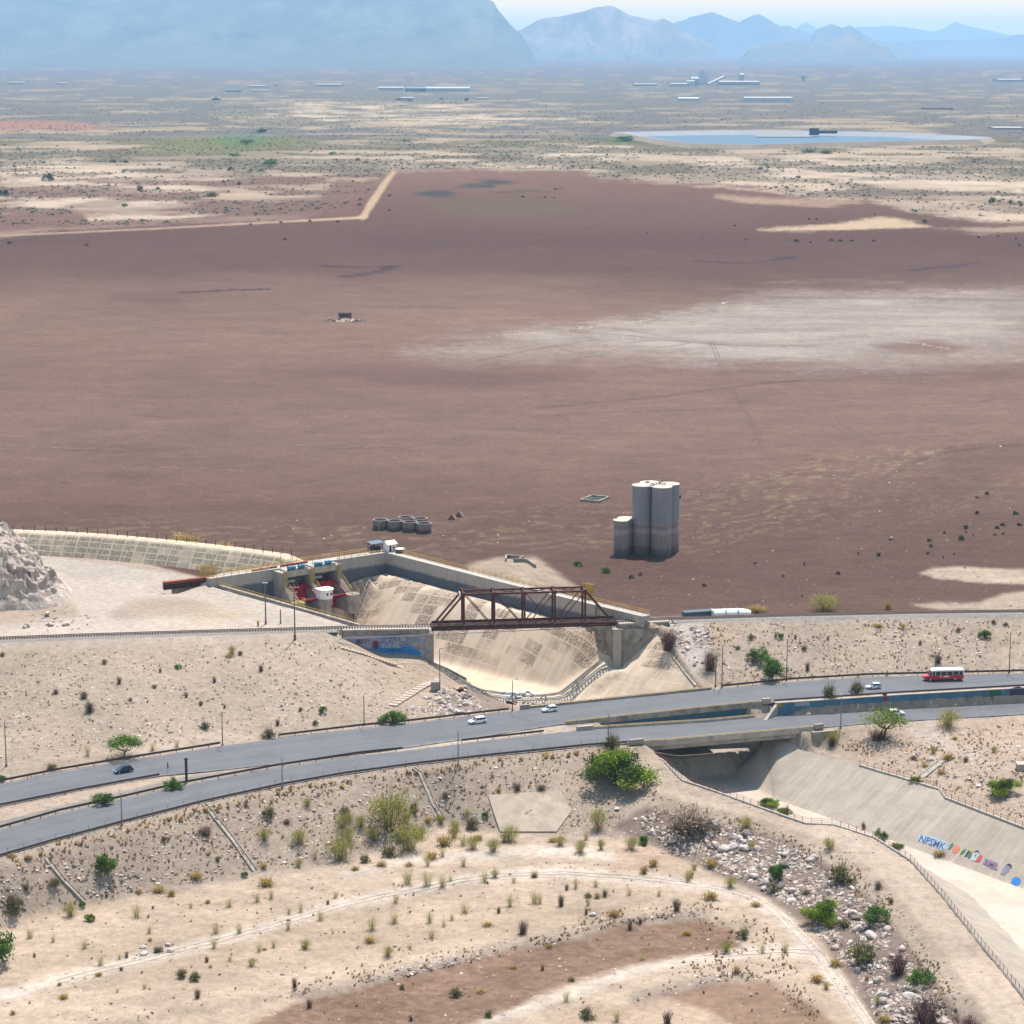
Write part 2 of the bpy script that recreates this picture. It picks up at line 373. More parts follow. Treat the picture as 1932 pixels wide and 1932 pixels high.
# ------------------------------------------------------------------ rasters
GX0, GX1, GY0, GY1, GS = -210.0, 210.0, 388.0, 815.0, 0.5
nx, ny = int((GX1-GX0)/GS)+1, int((GY1-GY0)/GS)+1
def tin_raster(pts):
    uniq = {}
    for x, y, z in pts: uniq.setdefault((round(x*4), round(y*4)), (x, y, z))
    pts = list(uniq.values())
    vs, es, fs, ov, oe, of = delaunay_2d_cdt([Vector((p[0], p[1])) for p in pts], [], [], 0, 1e-4)
    zz = [pts[o[0]][2] if o else 0.0 for o in ov]
    R = np.full((ny, nx), np.nan)
    for f in fs:
        (x0, y0), (x1, y1), (x2, y2) = [vs[i] for i in f]; z0, z1, z2 = [zz[i] for i in f]
        a0 = max(0, int((min(x0,x1,x2)-GX0)/GS)); a1 = min(nx-1, int((max(x0,x1,x2)-GX0)/GS)+1)
        b0 = max(0, int((min(y0,y1,y2)-GY0)/GS)); b1 = min(ny-1, int((max(y0,y1,y2)-GY0)/GS)+1)
        if a1 < a0 or b1 < b0: continue
        X = GX0+GS*np.arange(a0, a1+1)[None, :]; Y = GY0+GS*np.arange(b0, b1+1)[:, None]
        d = (y1-y2)*(x0-x2)+(x2-x1)*(y0-y2)
        if abs(d) < 1e-9: continue
        l0 = ((y1-y2)*(X-x2)+(x2-x1)*(Y-y2))/d; l1 = ((y2-y0)*(X-x2)+(x0-x2)*(Y-y2))/d; l2 = 1-l0-l1
        m = (l0 >= -1e-6) & (l1 >= -1e-6) & (l2 >= -1e-6)
        S = R[b0:b1+1, a0:a1+1]; S[m] = (l0*z0+l1*z1+l2*z2)[m]
    return R
def blur(R, sg):
    k = int(sg*3)+1; g = np.exp(-0.5*(np.arange(-k, k+1)/sg)**2); g /= g.sum()
    A = np.pad(R, k, mode='edge')
    A = sum(g[i]*A[i:i+R.shape[0], :] for i in range(2*k+1))
    return sum(g[i]*A[:, i:i+R.shape[1]] for i in range(2*k+1))
def in_poly(X, Y, poly):
    c = np.zeros(np.broadcast(X, Y).shape, bool); n = len(poly)
    for i in range(n):
        x0, y0 = poly[i]; x1, y1 = poly[(i+1) % n]
        if y0 == y1: continue
        c ^= ((y0 > Y) != (y1 > Y)) & (X < (x1-x0)*(Y-y0)/(y1-y0)+x0)
    return c
TZ = tin_raster(ctrl); TZ[np.isnan(TZ)] = BZ
CZ = tin_raster(CB); CZ0 = np.where(np.isnan(CZ), 0, CZ)
XX, YY = np.meshgrid(GX0+GS*np.arange(nx), GY0+GS*np.arange(ny))
TS = blur(TZ, 1.6)
INC = in_poly(XX, YY, CPOLY) & ~np.isnan(CZ)
FT = [(p.x,p.y) for p in offs(GATE,-1.5)]+[(p.x,p.y) for p in reversed(offs(GATE,3.6))]; FW = [(p.x,p.y) for p in offs(WALL,-1.5)]+[(p.x,p.y) for p in reversed(offs(WALL,2.8))]
INF = in_poly(XX, YY, FT) | (in_poly(XX, YY, FW) & (XX < P(1128,1150,10).x+3))
INCw = blur(INC.astype(float), 1.0) > 0.02
rough = np.clip((1.0-np.abs(TS-BZ)*0)*1, 0, 1)
TS = TS+(fbm(XX/9, YY/9, 3, 4)-.5)*0.5*(YY < 700)
# roads and channel sit in prepared beds
def strip_poly(a, b): return [(p.x, p.y) for p in a]+[(p.x, p.y) for p in reversed(b)]
RU_POLY = strip_poly(UF, UN); RL_POLY = strip_poly(LF, LN)
for poly in (RU_POLY, RL_POLY):
    m = blur(in_poly(XX, YY, poly).astype(float), 1.2)
    TS = TS*(1-m)+(TZ-.12)*m
m_ = in_poly(XX, YY, [(p.x, p.y) for p in offs([q for q in dens(UN, 3) if q.x > xs+1], -.25)]+[(p.x, p.y) for p in reversed([q for q in dens(LF, 3) if q.x > xs+1])]); TS = np.where(m_, np.minimum(TS, -1.12), TS)
TC = np.where(INF, np.minimum(TS, 5.5), TS); TC = np.where(INC, np.minimum(TC, CZ0-0.7), TC)
def bil(R, x, y):
    fx = np.clip((np.asarray(x, float)-GX0)/GS, 0, nx-1.001); fy = np.clip((np.asarray(y, float)-GY0)/GS, 0, ny-1.001)
    ix, iy = fx.astype(int), fy.astype(int); fx -= ix; fy -= iy
    return (R[iy, ix]*(1-fx)+R[iy, ix+1]*fx)*(1-fy)+(R[iy+1, ix]*(1-fx)+R[iy+1, ix+1]*fx)*fy
TV = np.where(INC, CZ0, TS)       # visible surface: soil, or concrete inside the channel
def H(x, y):
    x = np.asarray(x, float); y = np.asarray(y, float)
    inside = (x > GX0) & (x < GX1) & (y > GY0) & (y < GY1)
    return np.where(inside, bil(TV, x, y), np.where(y < 500, -11.7, BZ))
def G(u, v):
    "first ground point on the sight line of (u, v)"
    a, b = (u-U0)/FOC, -(v-V0)/FOC
    dx, dy, dz = a, CT+b*ST, -ST+b*CT
    t1 = (-18-HC)/dz; t0 = (24-HC)/dz
    if dy*t0 > 815 or dz > -0.0355 and False: return P(u, v, BZ)
    t = np.linspace(t0, t1, 900); h = H(dx*t, dy*t); z = HC+dz*t
    k = np.argmax(z <= h)
    if z[k] > h[k]: return P(u, v, BZ)
    if k > 0:
        g0, g1 = z[k-1]-h[k-1], z[k]-h[k]; s = g0/(g0-g1+1e-9); tt = t[k-1]+(t[k]-t[k-1])*s
    else: tt = t[k]
    return Vector((dx*tt, dy*tt, HC+dz*tt))
# ------------------------------------------------------------------ ground sheet: one fan-shaped mesh out to the far plain
us = np.concatenate([np.linspace(-620, -30, 75), np.linspace(-26, 1958, 640), np.linspace(1964, 2560, 75)])
vs_ = np.concatenate([np.array([97, 98, 99.5, 101, 102.5]), np.linspace(104, 1150, 500), np.linspace(1152, 1960, 460), np.linspace(1966, 2200, 45)])
UU, VV = np.meshgrid(us, vs_)
_a, _b = (UU-U0)/FOC, -(VV-V0)/FOC
_dz = -ST+_b*CT; _t = (BZ-HC)/_dz
GXm, GYm = _a*_t, (CT+_b*ST)*_t
inside = (GXm > GX0+1) & (GXm < GX1-1) & (GYm > GY0+1) & (GYm < GY1-1)
GZm = np.where(inside, bil(TC, GXm, GYm), np.where(GYm < 500, -11.7, BZ))
far = (GYm > 815)
GZm = GZm+np.where(far, 0.1*(fbm(GXm/60, GYm/60, 5, 3)-.5), 0)
fr, fc = UU.shape
# survey coordinates of every vertex as it lies in the terrain (used only to look up which land cover grows there)
_zc = GYm*CT-(GZm-HC)*ST
SU = U0+FOC*GXm/_zc; SV = V0-FOC*(GYm*ST+(GZm-HC)*CT)/_zc
n1 = fbm(GXm/14, GYm/14, 21, 4); n2 = fbm(GXm/4, GYm/4, 31, 3); nF = fbm(GXm/160, GYm/160, 41, 5); nM = fbm(GXm/45, GYm/45, 51, 4)
wob = lambda a: (nM-.5)*a
def hexc(*c): return np.array(alb(*c))
C = np.zeros((fr, fc, 3)); 
# --- lake bed, from the far shore to the dam
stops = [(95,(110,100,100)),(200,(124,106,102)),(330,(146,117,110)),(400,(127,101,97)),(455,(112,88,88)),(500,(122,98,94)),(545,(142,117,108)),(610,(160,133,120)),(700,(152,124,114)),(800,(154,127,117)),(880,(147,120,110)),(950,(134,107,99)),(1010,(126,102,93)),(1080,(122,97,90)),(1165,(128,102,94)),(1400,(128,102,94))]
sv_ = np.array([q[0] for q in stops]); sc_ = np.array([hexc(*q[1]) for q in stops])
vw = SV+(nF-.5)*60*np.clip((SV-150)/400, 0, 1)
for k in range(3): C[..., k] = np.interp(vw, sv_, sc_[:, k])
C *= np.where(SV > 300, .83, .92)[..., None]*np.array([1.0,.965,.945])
C *= (1+(nF-.5)*0.34+(n1-.5)*.12)[..., None]
R_ = np.zeros((fr, fc)); Gm = np.zeros((fr, fc)); Bm = np.zeros((fr, fc))     # masks: stones, tufts, bed crust
Bm[:] = np.clip((SV-430)/120, 0, 1)
def dist_poly(pts, U=None, V=None, ku=1.0, kv=1.0):
    U = SU if U is None else U; V = SV if V is None else V
    U = U*ku; V = V*kv
    p = [(a*ku, b*kv) for a, b in pts]; d = np.full(U.shape, 1e9)
    for i in range(len(p)):
        (x0, y0), (x1, y1) = p[i], p[(i+1) % len(p)]
        dx, dy = x1-x0, y1-y0; L = dx*dx+dy*dy+1e-9
        t = np.clip(((U-x0)*dx+(V-y0)*dy)/L, 0, 1); d = np.minimum(d, np.hypot(U-x0-t*dx, V-y0-t*dy))
    return np.where(in_poly(U, V, p), d, -d)
def patch(pts, rgb, soft=8.0, wobble=0.0, amt=1.0, nz=None, ku=1.0, raw=False):
    global C
    b0, b1 = min(q[1] for q in pts)-soft-wobble-3, max(q[1] for q in pts)+soft+wobble+3
    rows = np.where((SV.max(1) >= b0) & (SV.min(1) <= b1))[0]
    if not len(rows): return None
    s = slice(rows[0], rows[-1]+1)
    d = dist_poly(pts, SU[s], SV[s], ku, 1.0)+(nM[s]-.5)*wobble*2+(n2[s]-.5)*wobble*.8
    m = np.clip(d/soft*.5+.5, 0, 1); m = m*m*(3-2*m)*amt
    if nz is not None: m = m*nz[s]
    if rgb is not None: C[s] = C[s]*(1-m[..., None])+(np.array(rgb) if raw else hexc(*rgb))*m[..., None]
    M = np.zeros((fr, fc)); M[s] = m; return M
def ribbon(line, wd, rgb, soft=3.0, amt=1.0, wobble=0.0, ku=1.0):
    global C
    b0, b1 = min(q[1] for q in line)-wd-soft-6, max(q[1] for q in line)+wd+soft+6
    rows = np.where((SV.max(1) >= b0) & (SV.min(1) <= b1))[0]
    if not len(rows): return
    s = slice(rows[0], rows[-1]+1); U, V = SU[s]*ku, SV[s]; d = np.full(U.shape, 1e9); ww = np.full(U.shape, float(wd))
    for q0, q1 in zip(line[:-1], line[1:]):
        x0, y0, x1, y1 = q0[0]*ku, q0[1], q1[0]*ku, q1[1]; dx, dy = x1-x0, y1-y0
        t = np.clip(((U-x0)*dx+(V-y0)*dy)/(dx*dx+dy*dy+1e-9), 0, 1); dd = np.hypot(U-x0-t*dx, V-y0-t*dy)
        if len(q0) > 2: ww = np.where(dd < d, q0[2]+(q1[2]-q0[2])*t, ww)
        d = np.minimum(d, dd)
    m = np.clip((ww-d+(n2[s]-.5)*wobble)/soft*.5+.5, 0, 1)*amt
    C[s] = C[s]*(1-m[..., None])+hexc(*rgb)*m[..., None]
F0 = -700; F1 = 2700
# --- far plain: sand and thorn scrub beyond the shore
shore = [(F0,452),(0,442),(150,432),(300,424),(450,418),(560,409),(640,395),(690,368),(735,322),(860,317),(1000,318),(1100,322),(1135,338),(1300,346),(1420,352),(1500,372),(1640,378),(1760,408),(1932,420),(F1,425),(F1,80),(F0,80)]
scr = np.clip((fbm(GXm/95, GYm/95, 61, 5)-.40)*5.5, 0, 1)
scr2 = np.clip((fbm(GXm/240, GYm/240, 67, 4)-.42)*6, 0, 1)
SH = patch(shore, (216,194,172), soft=7, wobble=9)
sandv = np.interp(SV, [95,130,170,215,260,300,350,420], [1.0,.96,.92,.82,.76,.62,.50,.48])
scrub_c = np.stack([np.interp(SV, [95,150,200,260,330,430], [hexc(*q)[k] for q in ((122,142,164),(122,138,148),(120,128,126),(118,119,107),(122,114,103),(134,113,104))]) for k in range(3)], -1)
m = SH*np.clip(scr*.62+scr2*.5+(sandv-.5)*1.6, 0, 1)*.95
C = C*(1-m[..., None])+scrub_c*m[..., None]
Bm *= (1-SH)
patch([(F0,455),(0,440),(300,425),(520,413),(672,405),(700,372),(732,330),(640,338),(600,372),(450,392),(250,404),(120,398),(0,404),(F0,404)], (128,100,94), 9, 12, .93)
patch([(F0,405),(0,405),(180,395),(330,402),(560,392),(640,380),(700,345),(560,330),(300,335),(0,330),(F0,330)], (132,106,98), 14, 14, .85, nz=np.clip(scr*1.2+.25, 0, 1))
patch([(300,262),(420,245),(540,250),(590,268),(520,282),(350,290),(250,282)], (128,134,96), 10, 8, .8)
patch([(400,262),(470,252),(520,262),(470,278),(420,276)], (104,134,84), 8, 6, .8)
patch([(0,228),(120,228),(222,240),(150,246),(0,246)], (176,138,124), 3, 2, .9)
for q in ([(480,198),(640,192),(850,194),(905,203),(760,208),(560,208)],[(390,215),(620,212),(900,214),(1120,226),(900,236),(640,230),(420,226)],[(1000,268),(1180,270),(1240,300),(1050,310),(980,300)],[(1280,300),(1500,296),(1800,310),(1932,330),(1932,372),(1700,352),(1500,330),(1330,330)],[(0,300),(160,305),(280,330),(420,360),(300,368),(120,352),(0,345)],[(20,378),(200,372),(330,382),(230,392),(60,396)],[(160,408),(300,402),(420,405),(300,418),(170,420)],[(700,300),(900,304),(1100,312),(1135,330),(1000,318),(740,316)]):
    patch(q, (226,206,186), 7, 11, .8, nz=np.clip(1-scr*.75, 0, 1)*np.clip((fbm(GXm/60, GYm/60, 141, 4)-.33)*6, 0, 1))
patch([(1430,434),(1540,426),(1660,410),(1720,418),(1760,428),(1640,432),(1520,438)], (216,190,160), 4, 5, .95)
patch([(1760,432),(1932,424),(F1,424),(F1,438),(1932,436),(1850,440)], (196,172,148), 4, 5, .7)
patch([(1350,370),(1520,374),(1640,380),(1560,390),(1400,384)], (206,178,152), 5, 6, .6)
patch([(780,368),(880,350),(940,338),(1000,348),(1060,354),(980,362),(900,372),(830,374)], (74,80,68), 4, 10, .95, nz=np.clip((fbm(GXm/45, GYm/70, 97, 5)-.40)*6, 0, 1))
patch([(800,380),(1000,372),(1100,395),(1000,415),(850,405)], (112,100,84), 14, 8, .8)
patch([(1100,258),(1260,260),(1300,268),(1150,272)], (96,120,70), 4, 5, .8)
for q in ([(200,452),(540,440),(760,470),(1100,480),(1400,490),(1500,496),(1200,500),(800,520),(500,500)],[(640,520),(740,505),(752,512),(690,526)],[(1330,494),(1440,496),(1492,488),(1470,500),(1390,502)],[(1690,510),(1800,500),(1760,525),(1900,505),(1932,515),(1800,545),(1700,530)],[(220,560),(340,545),(440,560),(300,580)],[(500,700),(700,690),(900,700),(1100,712),(900,735),(640,722)],[(1290,690),(1500,692),(1760,695),(1932,705),(1700,716),(1450,708)]):
    patch(q, (112,86,86), 14, 14, .55)
# --- salt crust and pale streaks on the lake bed
salt = [(760,660),(900,640),(1060,622),(1250,600),(1380,572),(1450,552),(1640,544),(1850,545),(2050,560),(2300,600),(2300,660),(1932,668),(1800,690),(1640,694),(1500,692),(1330,684),(1200,668),(1000,672),(860,676)]
patch(salt, (170,154,145), 26, 22, .9)
patch([(960,632),(1250,604),(1400,585),(1640,560),(1850,575),(1900,640),(1650,660),(1450,676),(1250,655),(1050,648)], (190,177,168), 18, 16, .7, nz=np.clip(nF*1.6, 0, 1))
st = np.clip((fbm(GXm/70, GYm/22, 77, 6)-.47)*4, 0, 1)
patch([(1050,628),(1260,600),(1420,570),(1700,548),(1932,580),(1932,670),(1700,680),(1450,684),(1260,660)], (206,192,180), 26, 20, .55, nz=st)
patch([(1640,650),(1760,640),(1830,655),(1780,672),(1680,664)], (146,120,112), 8, 6, .9)
# --- dike and tracks on the lake bed
ribbon([(-100,447,1.0),(0,445,1.0),(300,431,1.1),(520,419,1.3),(672,411,2.2),(690,408,4.5)], 2, (208,180,152), 1.3)
ribbon([(684,410,5),(700,385,7),(722,352,6),(742,325,4)], 5, (206,178,148), 2.5, .95, 2)
rT = random.Random(5)
for L in ([(1380,735),(1410,780),(1440,850)],[(1000,770),(1250,748),(1450,720),(1800,715)],[(960,790),(1100,780),(1400,770)],[(1660,905),(1720,872),(1800,850),(1932,838)],[(1090,612),(1180,622),(1290,642),(1370,650),(1550,652)],[(1320,560),(1700,562),(1932,566)],[(860,690),(1000,660),(1130,640)],[(520,660),(430,800),(420,870)],[(1200,860),(1500,840),(1900,790)],[(0,830),(300,850),(600,880)],[(1240,790),(1300,820),(1360,830)]):
    ribbon(L, .8, (118,94,88), 1.6, .55, .8)
# --- olive crust near the dam
_ph = fbm(GXm/22, GYm/30, 85, 5)*16+fbm(GXm/6, GYm/9, 88, 4)*7
oliL = np.clip((np.sin(SV/2.1+_ph)*.5+.5)*1.2-.3, 0, 1)*np.clip((fbm(GXm/3.2, GYm/2.6, 83, 5)-.43)*5, 0, 1)
oliR = np.clip((np.sin((SV+.30*SU)/2.6+_ph*1.3)*.5+.5)*1.2-.3, 0, 1)*np.clip((fbm(GXm/3.2, GYm/2.8, 86, 5)-.43)*5, 0, 1)
for q, a, nz_ in (([(60,982),(400,984),(800,972),(1140,945),(1200,960),(1150,1050),(1000,1036),(860,1044),(500,1050),(60,1008)],.85,oliL),([(1270,920),(1360,900),(1500,870),(1700,850),(1780,842),(1760,870),(1640,905),(1620,960),(1500,1010),(1300,1050),(1200,1040)],.95,oliR),([(1350,895),(1600,868),(1720,848),(1765,836),(1785,850),(1640,885),(1420,915)],.9,oliR),([(1660,930),(1780,840),(1932,800),(2300,780),(2300,880),(1932,940),(1700,1000),(1540,1010)],.6,oliR)):
    patch(q, (166,147,114), 16, 18, a*.6, nz=nz_)

patch([(1500,1060),(1650,960),(1800,850),(1932,820),(2300,800),(2300,850),(1932,880),(1760,950),(1640,1040)], (118,92,86), 18, 14, .5)
patch([ZC(*q) for q in ((1365,545),(1450,515),(1560,508),(1700,512),(1932,520),(2300,520),(2300,610),(1932,600),(1800,600),(1600,585),(1450,570))], (212,190,170), 4, 6, .95)
patch([ZC(*q) for q in ((1320,712),(1500,700),(1700,702),(1820,650),(1932,640),(2300,640),(2300,745),(1932,740),(1500,745))], (208,186,166), 5, 5, .9)
patch([(880,1068),(930,1052),(1010,1050),(1060,1085),(1090,1110),(1000,1110),(930,1100),(890,1085)], (200,180,160), 8, 6, .95)
# --- land around the dam
near = lambda pts, rgb, s=5, w_=4, a=1.0, nz=None: patch(pts, rgb, s, w_, a, nz)
land = [(-700,1000),(40,1000),(360,1085),(400,1095),(410,1100),(690,1185),(1250,1165),(2700,1130),(2700,2300),(-700,2300)]
lm = near(land, (200,181,163), 3, 1)
Bm *= (1-lm); R_ += lm*.55; Gm += lm*.8
plaza = [(-700,1040),(80,1050),(350,1085),(410,1096),(690,1184),(640,1190),(0,1212),(-700,1240)]
pm = near(plaza, (219,204,188), 4, 3); R_ *= (1-pm*.85); Gm *= (1-pm)
near([(-60,1130),(60,1120),(140,1140),(150,1165),(80,1180),(-60,1185)], (190,170,152), 8, 6, .8)
near([ZA(*q) for q in ((560,640),(700,570),(850,545),(1050,560),(1150,590),(1000,640),(800,660),(640,670))], (192,172,156), 8, 8, .8)
near([ZA(*q) for q in ((250,335),(600,375),(950,430),(700,450),(400,440))], (206,194,182), 8, 5, .8)
near([ZA(*q) for q in ((950,640),(1150,600),(1350,620),(1250,670),(1050,690))], (212,188,160), 10, 8, .7)
shl = near([(-700,1212),(0,1207),(400,1196),(640,1190),(640,1200),(400,1216),(0,1228),(-700,1245)], (204,186,170), 3, 2); 
R_ *= (1-shl*.6); Gm *= (1-shl*.8)
near([(-700,1207),(0,1204),(640,1184),(640,1187.5),(300,1201),(0,1213),(-700,1222)], (158,154,148), 2, 1, .95)
near([(1250,1166),(1932,1152),(2700,1140),(2700,1160),(1932,1166),(1250,1176)], (176,170,164), 2, 1, .95)
near([(1250,1176),(1330,1173),(1400,1200),(1330,1240),(1275,1215)], (214,188,160), 8, 6, .7)
near([(0,1440),(300,1420),(420,1398),(500,1390),(420,1378),(300,1390),(100,1425)], (214,194,174), 6, 5, .8)
near([(0,1232),(160,1240),(300,1300),(180,1360),(0,1330),(-300,1300)], (184,168,150), 18, 14, .6)
near([(640,1200),(790,1240),(850,1300),(880,1320),(960,1335),(860,1350),(760,1330),(700,1260)], (204,182,162), 8, 6, .9)
near([ZD(*q) for q in ((440,400),(560,330),(700,290),(800,330),(900,410),(700,430),(500,450))], (150,134,124), 6, 5, .7)
rk = near([ZC(*q) for q in ((60,800),(180,800),(260,860),(240,1000),(150,1100),(100,1000),(40,920))], (214,200,192), 6, 5, .9); R_ += rk*.4
# median and verges
near([(-100,1532),(0,1524),(150,1494),(299,1467),(335,1466),(230,1492),(116,1520),(0,1549),(-100,1570)], (206,184,166), 2, 1)
near([(-100,1566),(0,1549),(116,1520),(230,1492),(340,1466),(527,1442),(690,1421),(690,1424),(527,1450),(351,1481),(116,1534),(0,1567)], (160,152,146), 3, 2, .9)
near([(720,1418),(895,1390),(1062,1364),(1062,1370),(1113,1374),(1036,1386),(874,1404)], (216,198,180), 2, 1)
# lower slope, foreground flat, tracks
ls = near([(-300,1640),(0,1620),(230,1560),(530,1488),(790,1446),(1100,1412),(1210,1440),(1180,1570),(1060,1575),(840,1565),(640,1635),(300,1690),(0,1735),(-300,1790)], (193,174,157), 6, 5); R_ += ls*.3; Gm += ls*.35
fg = near([(-700,1760),(0,1728),(300,1690),(640,1632),(840,1562),(1070,1580),(1180,1580),(1250,1602),(1340,1648),(1430,1680),(1516,1728),(1570,1800),(1622,1850),(1660,1932),(1700,2300),(-700,2300)], (214,191,169), 7, 6)
R_ *= (1-fg*.75); Gm *= (1-fg*.72)
near([(0,1790),(300,1750),(600,1720),(900,1700),(1200,1700),(1300,1720),(1100,1750),(800,1790),(500,1830),(200,1860),(0,1880)], (200,178,154), 25, 16, .6)
for L in ([(-200,1905,10),(0,1880,11),(180,1832,11),(330,1795,10),(520,1745,9),(650,1705,9),(780,1680,9),(900,1655,9),(1050,1645,9),(1200,1655,9),(1330,1672,9),(1420,1695,9),(1480,1735,10),(1530,1790,11),(1580,1855,12),(1650,1950,13),(1700,2050,14)],[(650,1650,7),(760,1625,8),(900,1612,9),(1080,1605,9),(1180,1622,8)],[(900,1930,9),(1060,1880,9),(1200,1830,9),(1330,1806,9),(1450,1790,9),(1540,1795,9)]):
    ribbon(L, 9, (234,218,203), 7, .92, 5)
ribbon([(1330,1668,2),(1420,1690,2.4),(1485,1733,2.6),(1537,1788,3),(1590,1855,3),(1660,1950,3.5)], 3, (232,217,203), 3, .55, 2)
dk = near([(430,1960),(480,1925),(560,1890),(650,1872),(772,1838),(867,1815),(1000,1790),(1095,1775),(1176,1742),(1328,1735),(1385,1752),(1400,1790),(1330,1800),(1220,1812),(1090,1845),(960,1905),(880,1945),(800,2000),(500,2050)], (152,122,104), 10, 14, .95)
near([(1240,1875),(1340,1852),(1450,1850),(1530,1895),(1600,1960),(1600,2050),(1380,1950),(1300,1900)], (164,133,113), 10, 12, .9)
near([(980,1960),(1080,1910),(1240,1890),(1330,1905),(1420,1960),(1400,2050),(1000,2050)], (213,186,162), 8, 8, .8)
near([(1150,1650),(1330,1630),(1300,1600),(1160,1600)], (210,180,158), 12, 8, .8)
C = np.where(((dk if dk is not None else 0) > .05)[..., None], C*(1+(fbm(GXm/1.5+GYm/3, GYm/1.1, 131, 4)-.5)*.7)[..., None], C); C = np.where((fg > .05)[..., None], C*(1+(fbm(GXm/9, GYm/3.6, 132, 6)-.5)*.42)[..., None], C)
for L in ([(560,1876),(649,1862),(772,1831),(867,1810),(930,1789),(1000,1778)],[(1000,1776),(1095,1764),(1176,1735),(1328,1722)],[(1200,1880),(1260,1864),(1330,1850),(1400,1840)]):
    ribbon(L, 9, (176,160,148), 8, .7, 6)
rp = near([(1150,1560),(1220,1520),(1320,1545),(1400,1560),(1500,1590),(1580,1640),(1660,1710),(1720,1790),(1790,1880),(1840,1960),(1900,2100),(1700,2100),(1650,1930),(1600,1850),(1540,1760),(1440,1690),(1350,1650),(1240,1600)], (150,132,122), 6, 5, .9); R_ += rp*.8; Gm *= (1-rp*.5)
pth = near([ZI(*q) for q in ((-180,-60),(0,10),(250,90),(500,165),(770,225),(930,222),(1150,300),(1330,420),(1500,610),(1700,860),(1932,1140),(1990,1300),(1760,1300),(1620,1080),(1480,880),(1330,690),(1130,460),(980,350),(700,250),(400,165),(0,70),(-180,10))], (214,193,173), 5, 4); R_ *= (1-pth*.9); Gm *= (1-pth*.9)
ribbon([ZI(*q) for q in ((1000,300),(1200,420),(1400,640),(1550,830),(1750,1080),(1932,1300))], 6, (222,203,187), 7, .6, 3)
near([(1105,1400),(1215,1400),(1225,1430),(1180,1450),(1100,1425)], (186,162,138), 6, 5, .5)
rb = near([(1560,1400),(1700,1372),(1932,1352),(2700,1330),(2700,1700),(1932,1556),(1780,1496),(1640,1444)], (205,182,163), 5, 5); R_ += rb*.25
near([ZE(*q) for q in ((1300,470),(1450,475),(1480,560),(1600,620),(1850,740),(1932,740),(1932,790),(1750,720),(1550,640),(1350,570),(1290,520))], (212,196,182), 6, 5, .8)
# --- black under-tone where tufts burn etc. is left to the tuft geometry
C *= (1+(n2-.5)*.22+(n1-.5)*.34*(SV > 1150))[..., None]
_T = np.exp(-np.hypot(GXm, GYm)*3.5e-5)[..., None]; C = np.maximum((C*EF-(1-_T)*np.array([.33,.60,.86])*.8)/_T/EF, np.array([.046,.054,.054])*(SV < 260)[..., None])*np.where(SV > 1165, 1.0, .97)[..., None]
C = np.clip(C, .012, .8)
idx = np.arange(fr*fc).reshape(fr, fc)
GF = np.stack([idx[1:, :-1], idx[1:, 1:], idx[:-1, 1:], idx[:-1, :-1]], -1).reshape(-1, 4)
# ground material: land cover from the surveyed attribute, grain, stones, tufts and crust from noise
gm, t = newmat('soil')
geo = t.node('ShaderNodeNewGeometry').outputs['Position']
ca = t.node('ShaderNodeAttribute', attribute_name='Col').outputs['Color']
ma = t.node('ShaderNodeSeparateColor', {0: t.node('ShaderNodeAttribute', attribute_name='Msk').outputs['Color']})
flat = t.scale(geo, (1, 1, 0.0))
g1 = t.noise(flat, 0.55, 6, 0.7); g2 = t.noise(flat, 2.3, 4, 0.7)
c = t.node('ShaderNodeVectorMath', {0: ca}, operation='SCALE')
t.l.new(t.math('ADD', t.ramp(g1, .3, .7, .70, 1.14), t.ramp(g2, .25, .75, -.17, .17)), c.inputs[3]); c = c.outputs[0]
# stones
vo = t.node('ShaderNodeTexVoronoi', {'Vector': flat, 'Scale': 1.25, 'Randomness': 1.0})
sel = t.node('ShaderNodeSeparateColor', {0: vo.outputs['Color']})
sm = t.math('MULTIPLY', t.math('LESS_THAN', vo.outputs['Distance'], t.math('MULTIPLY', sel.outputs[0], .34)), t.math('GREATER_THAN', t.math('ADD', sel.outputs[1], t.math('MULTIPLY', ma.outputs[0], .8)), t.ramp(g1, .35, .65, 1.25, .75)))
c = t.mix(t.math('MULTIPLY', sm, .85), c, t.mix(sel.outputs[2], alb(236,224,214), alb(150,132,122)))
# dry tufts
v2 = t.node('ShaderNodeTexVoronoi', {'Vector': flat, 'Scale': .85, 'Randomness': 1.0})
se2 = t.node('ShaderNodeSeparateColor', {0: v2.outputs['Color']})
tm = t.math('MULTIPLY', t.math('LESS_THAN', v2.outputs['Distance'], t.math('MULTIPLY', se2.outputs[0], .36)), t.math('GREATER_THAN', t.math('ADD', se2.outputs[1], t.math('MULTIPLY', ma.outputs[1], .62)), t.ramp(t.noise(flat, .09, 3), .35, .65, 1.3, .75)))
c = t.mix(t.math('MULTIPLY', tm, .75), c, t.mix(se2.outputs[2], alb(160,128,88), alb(112,94,80)))
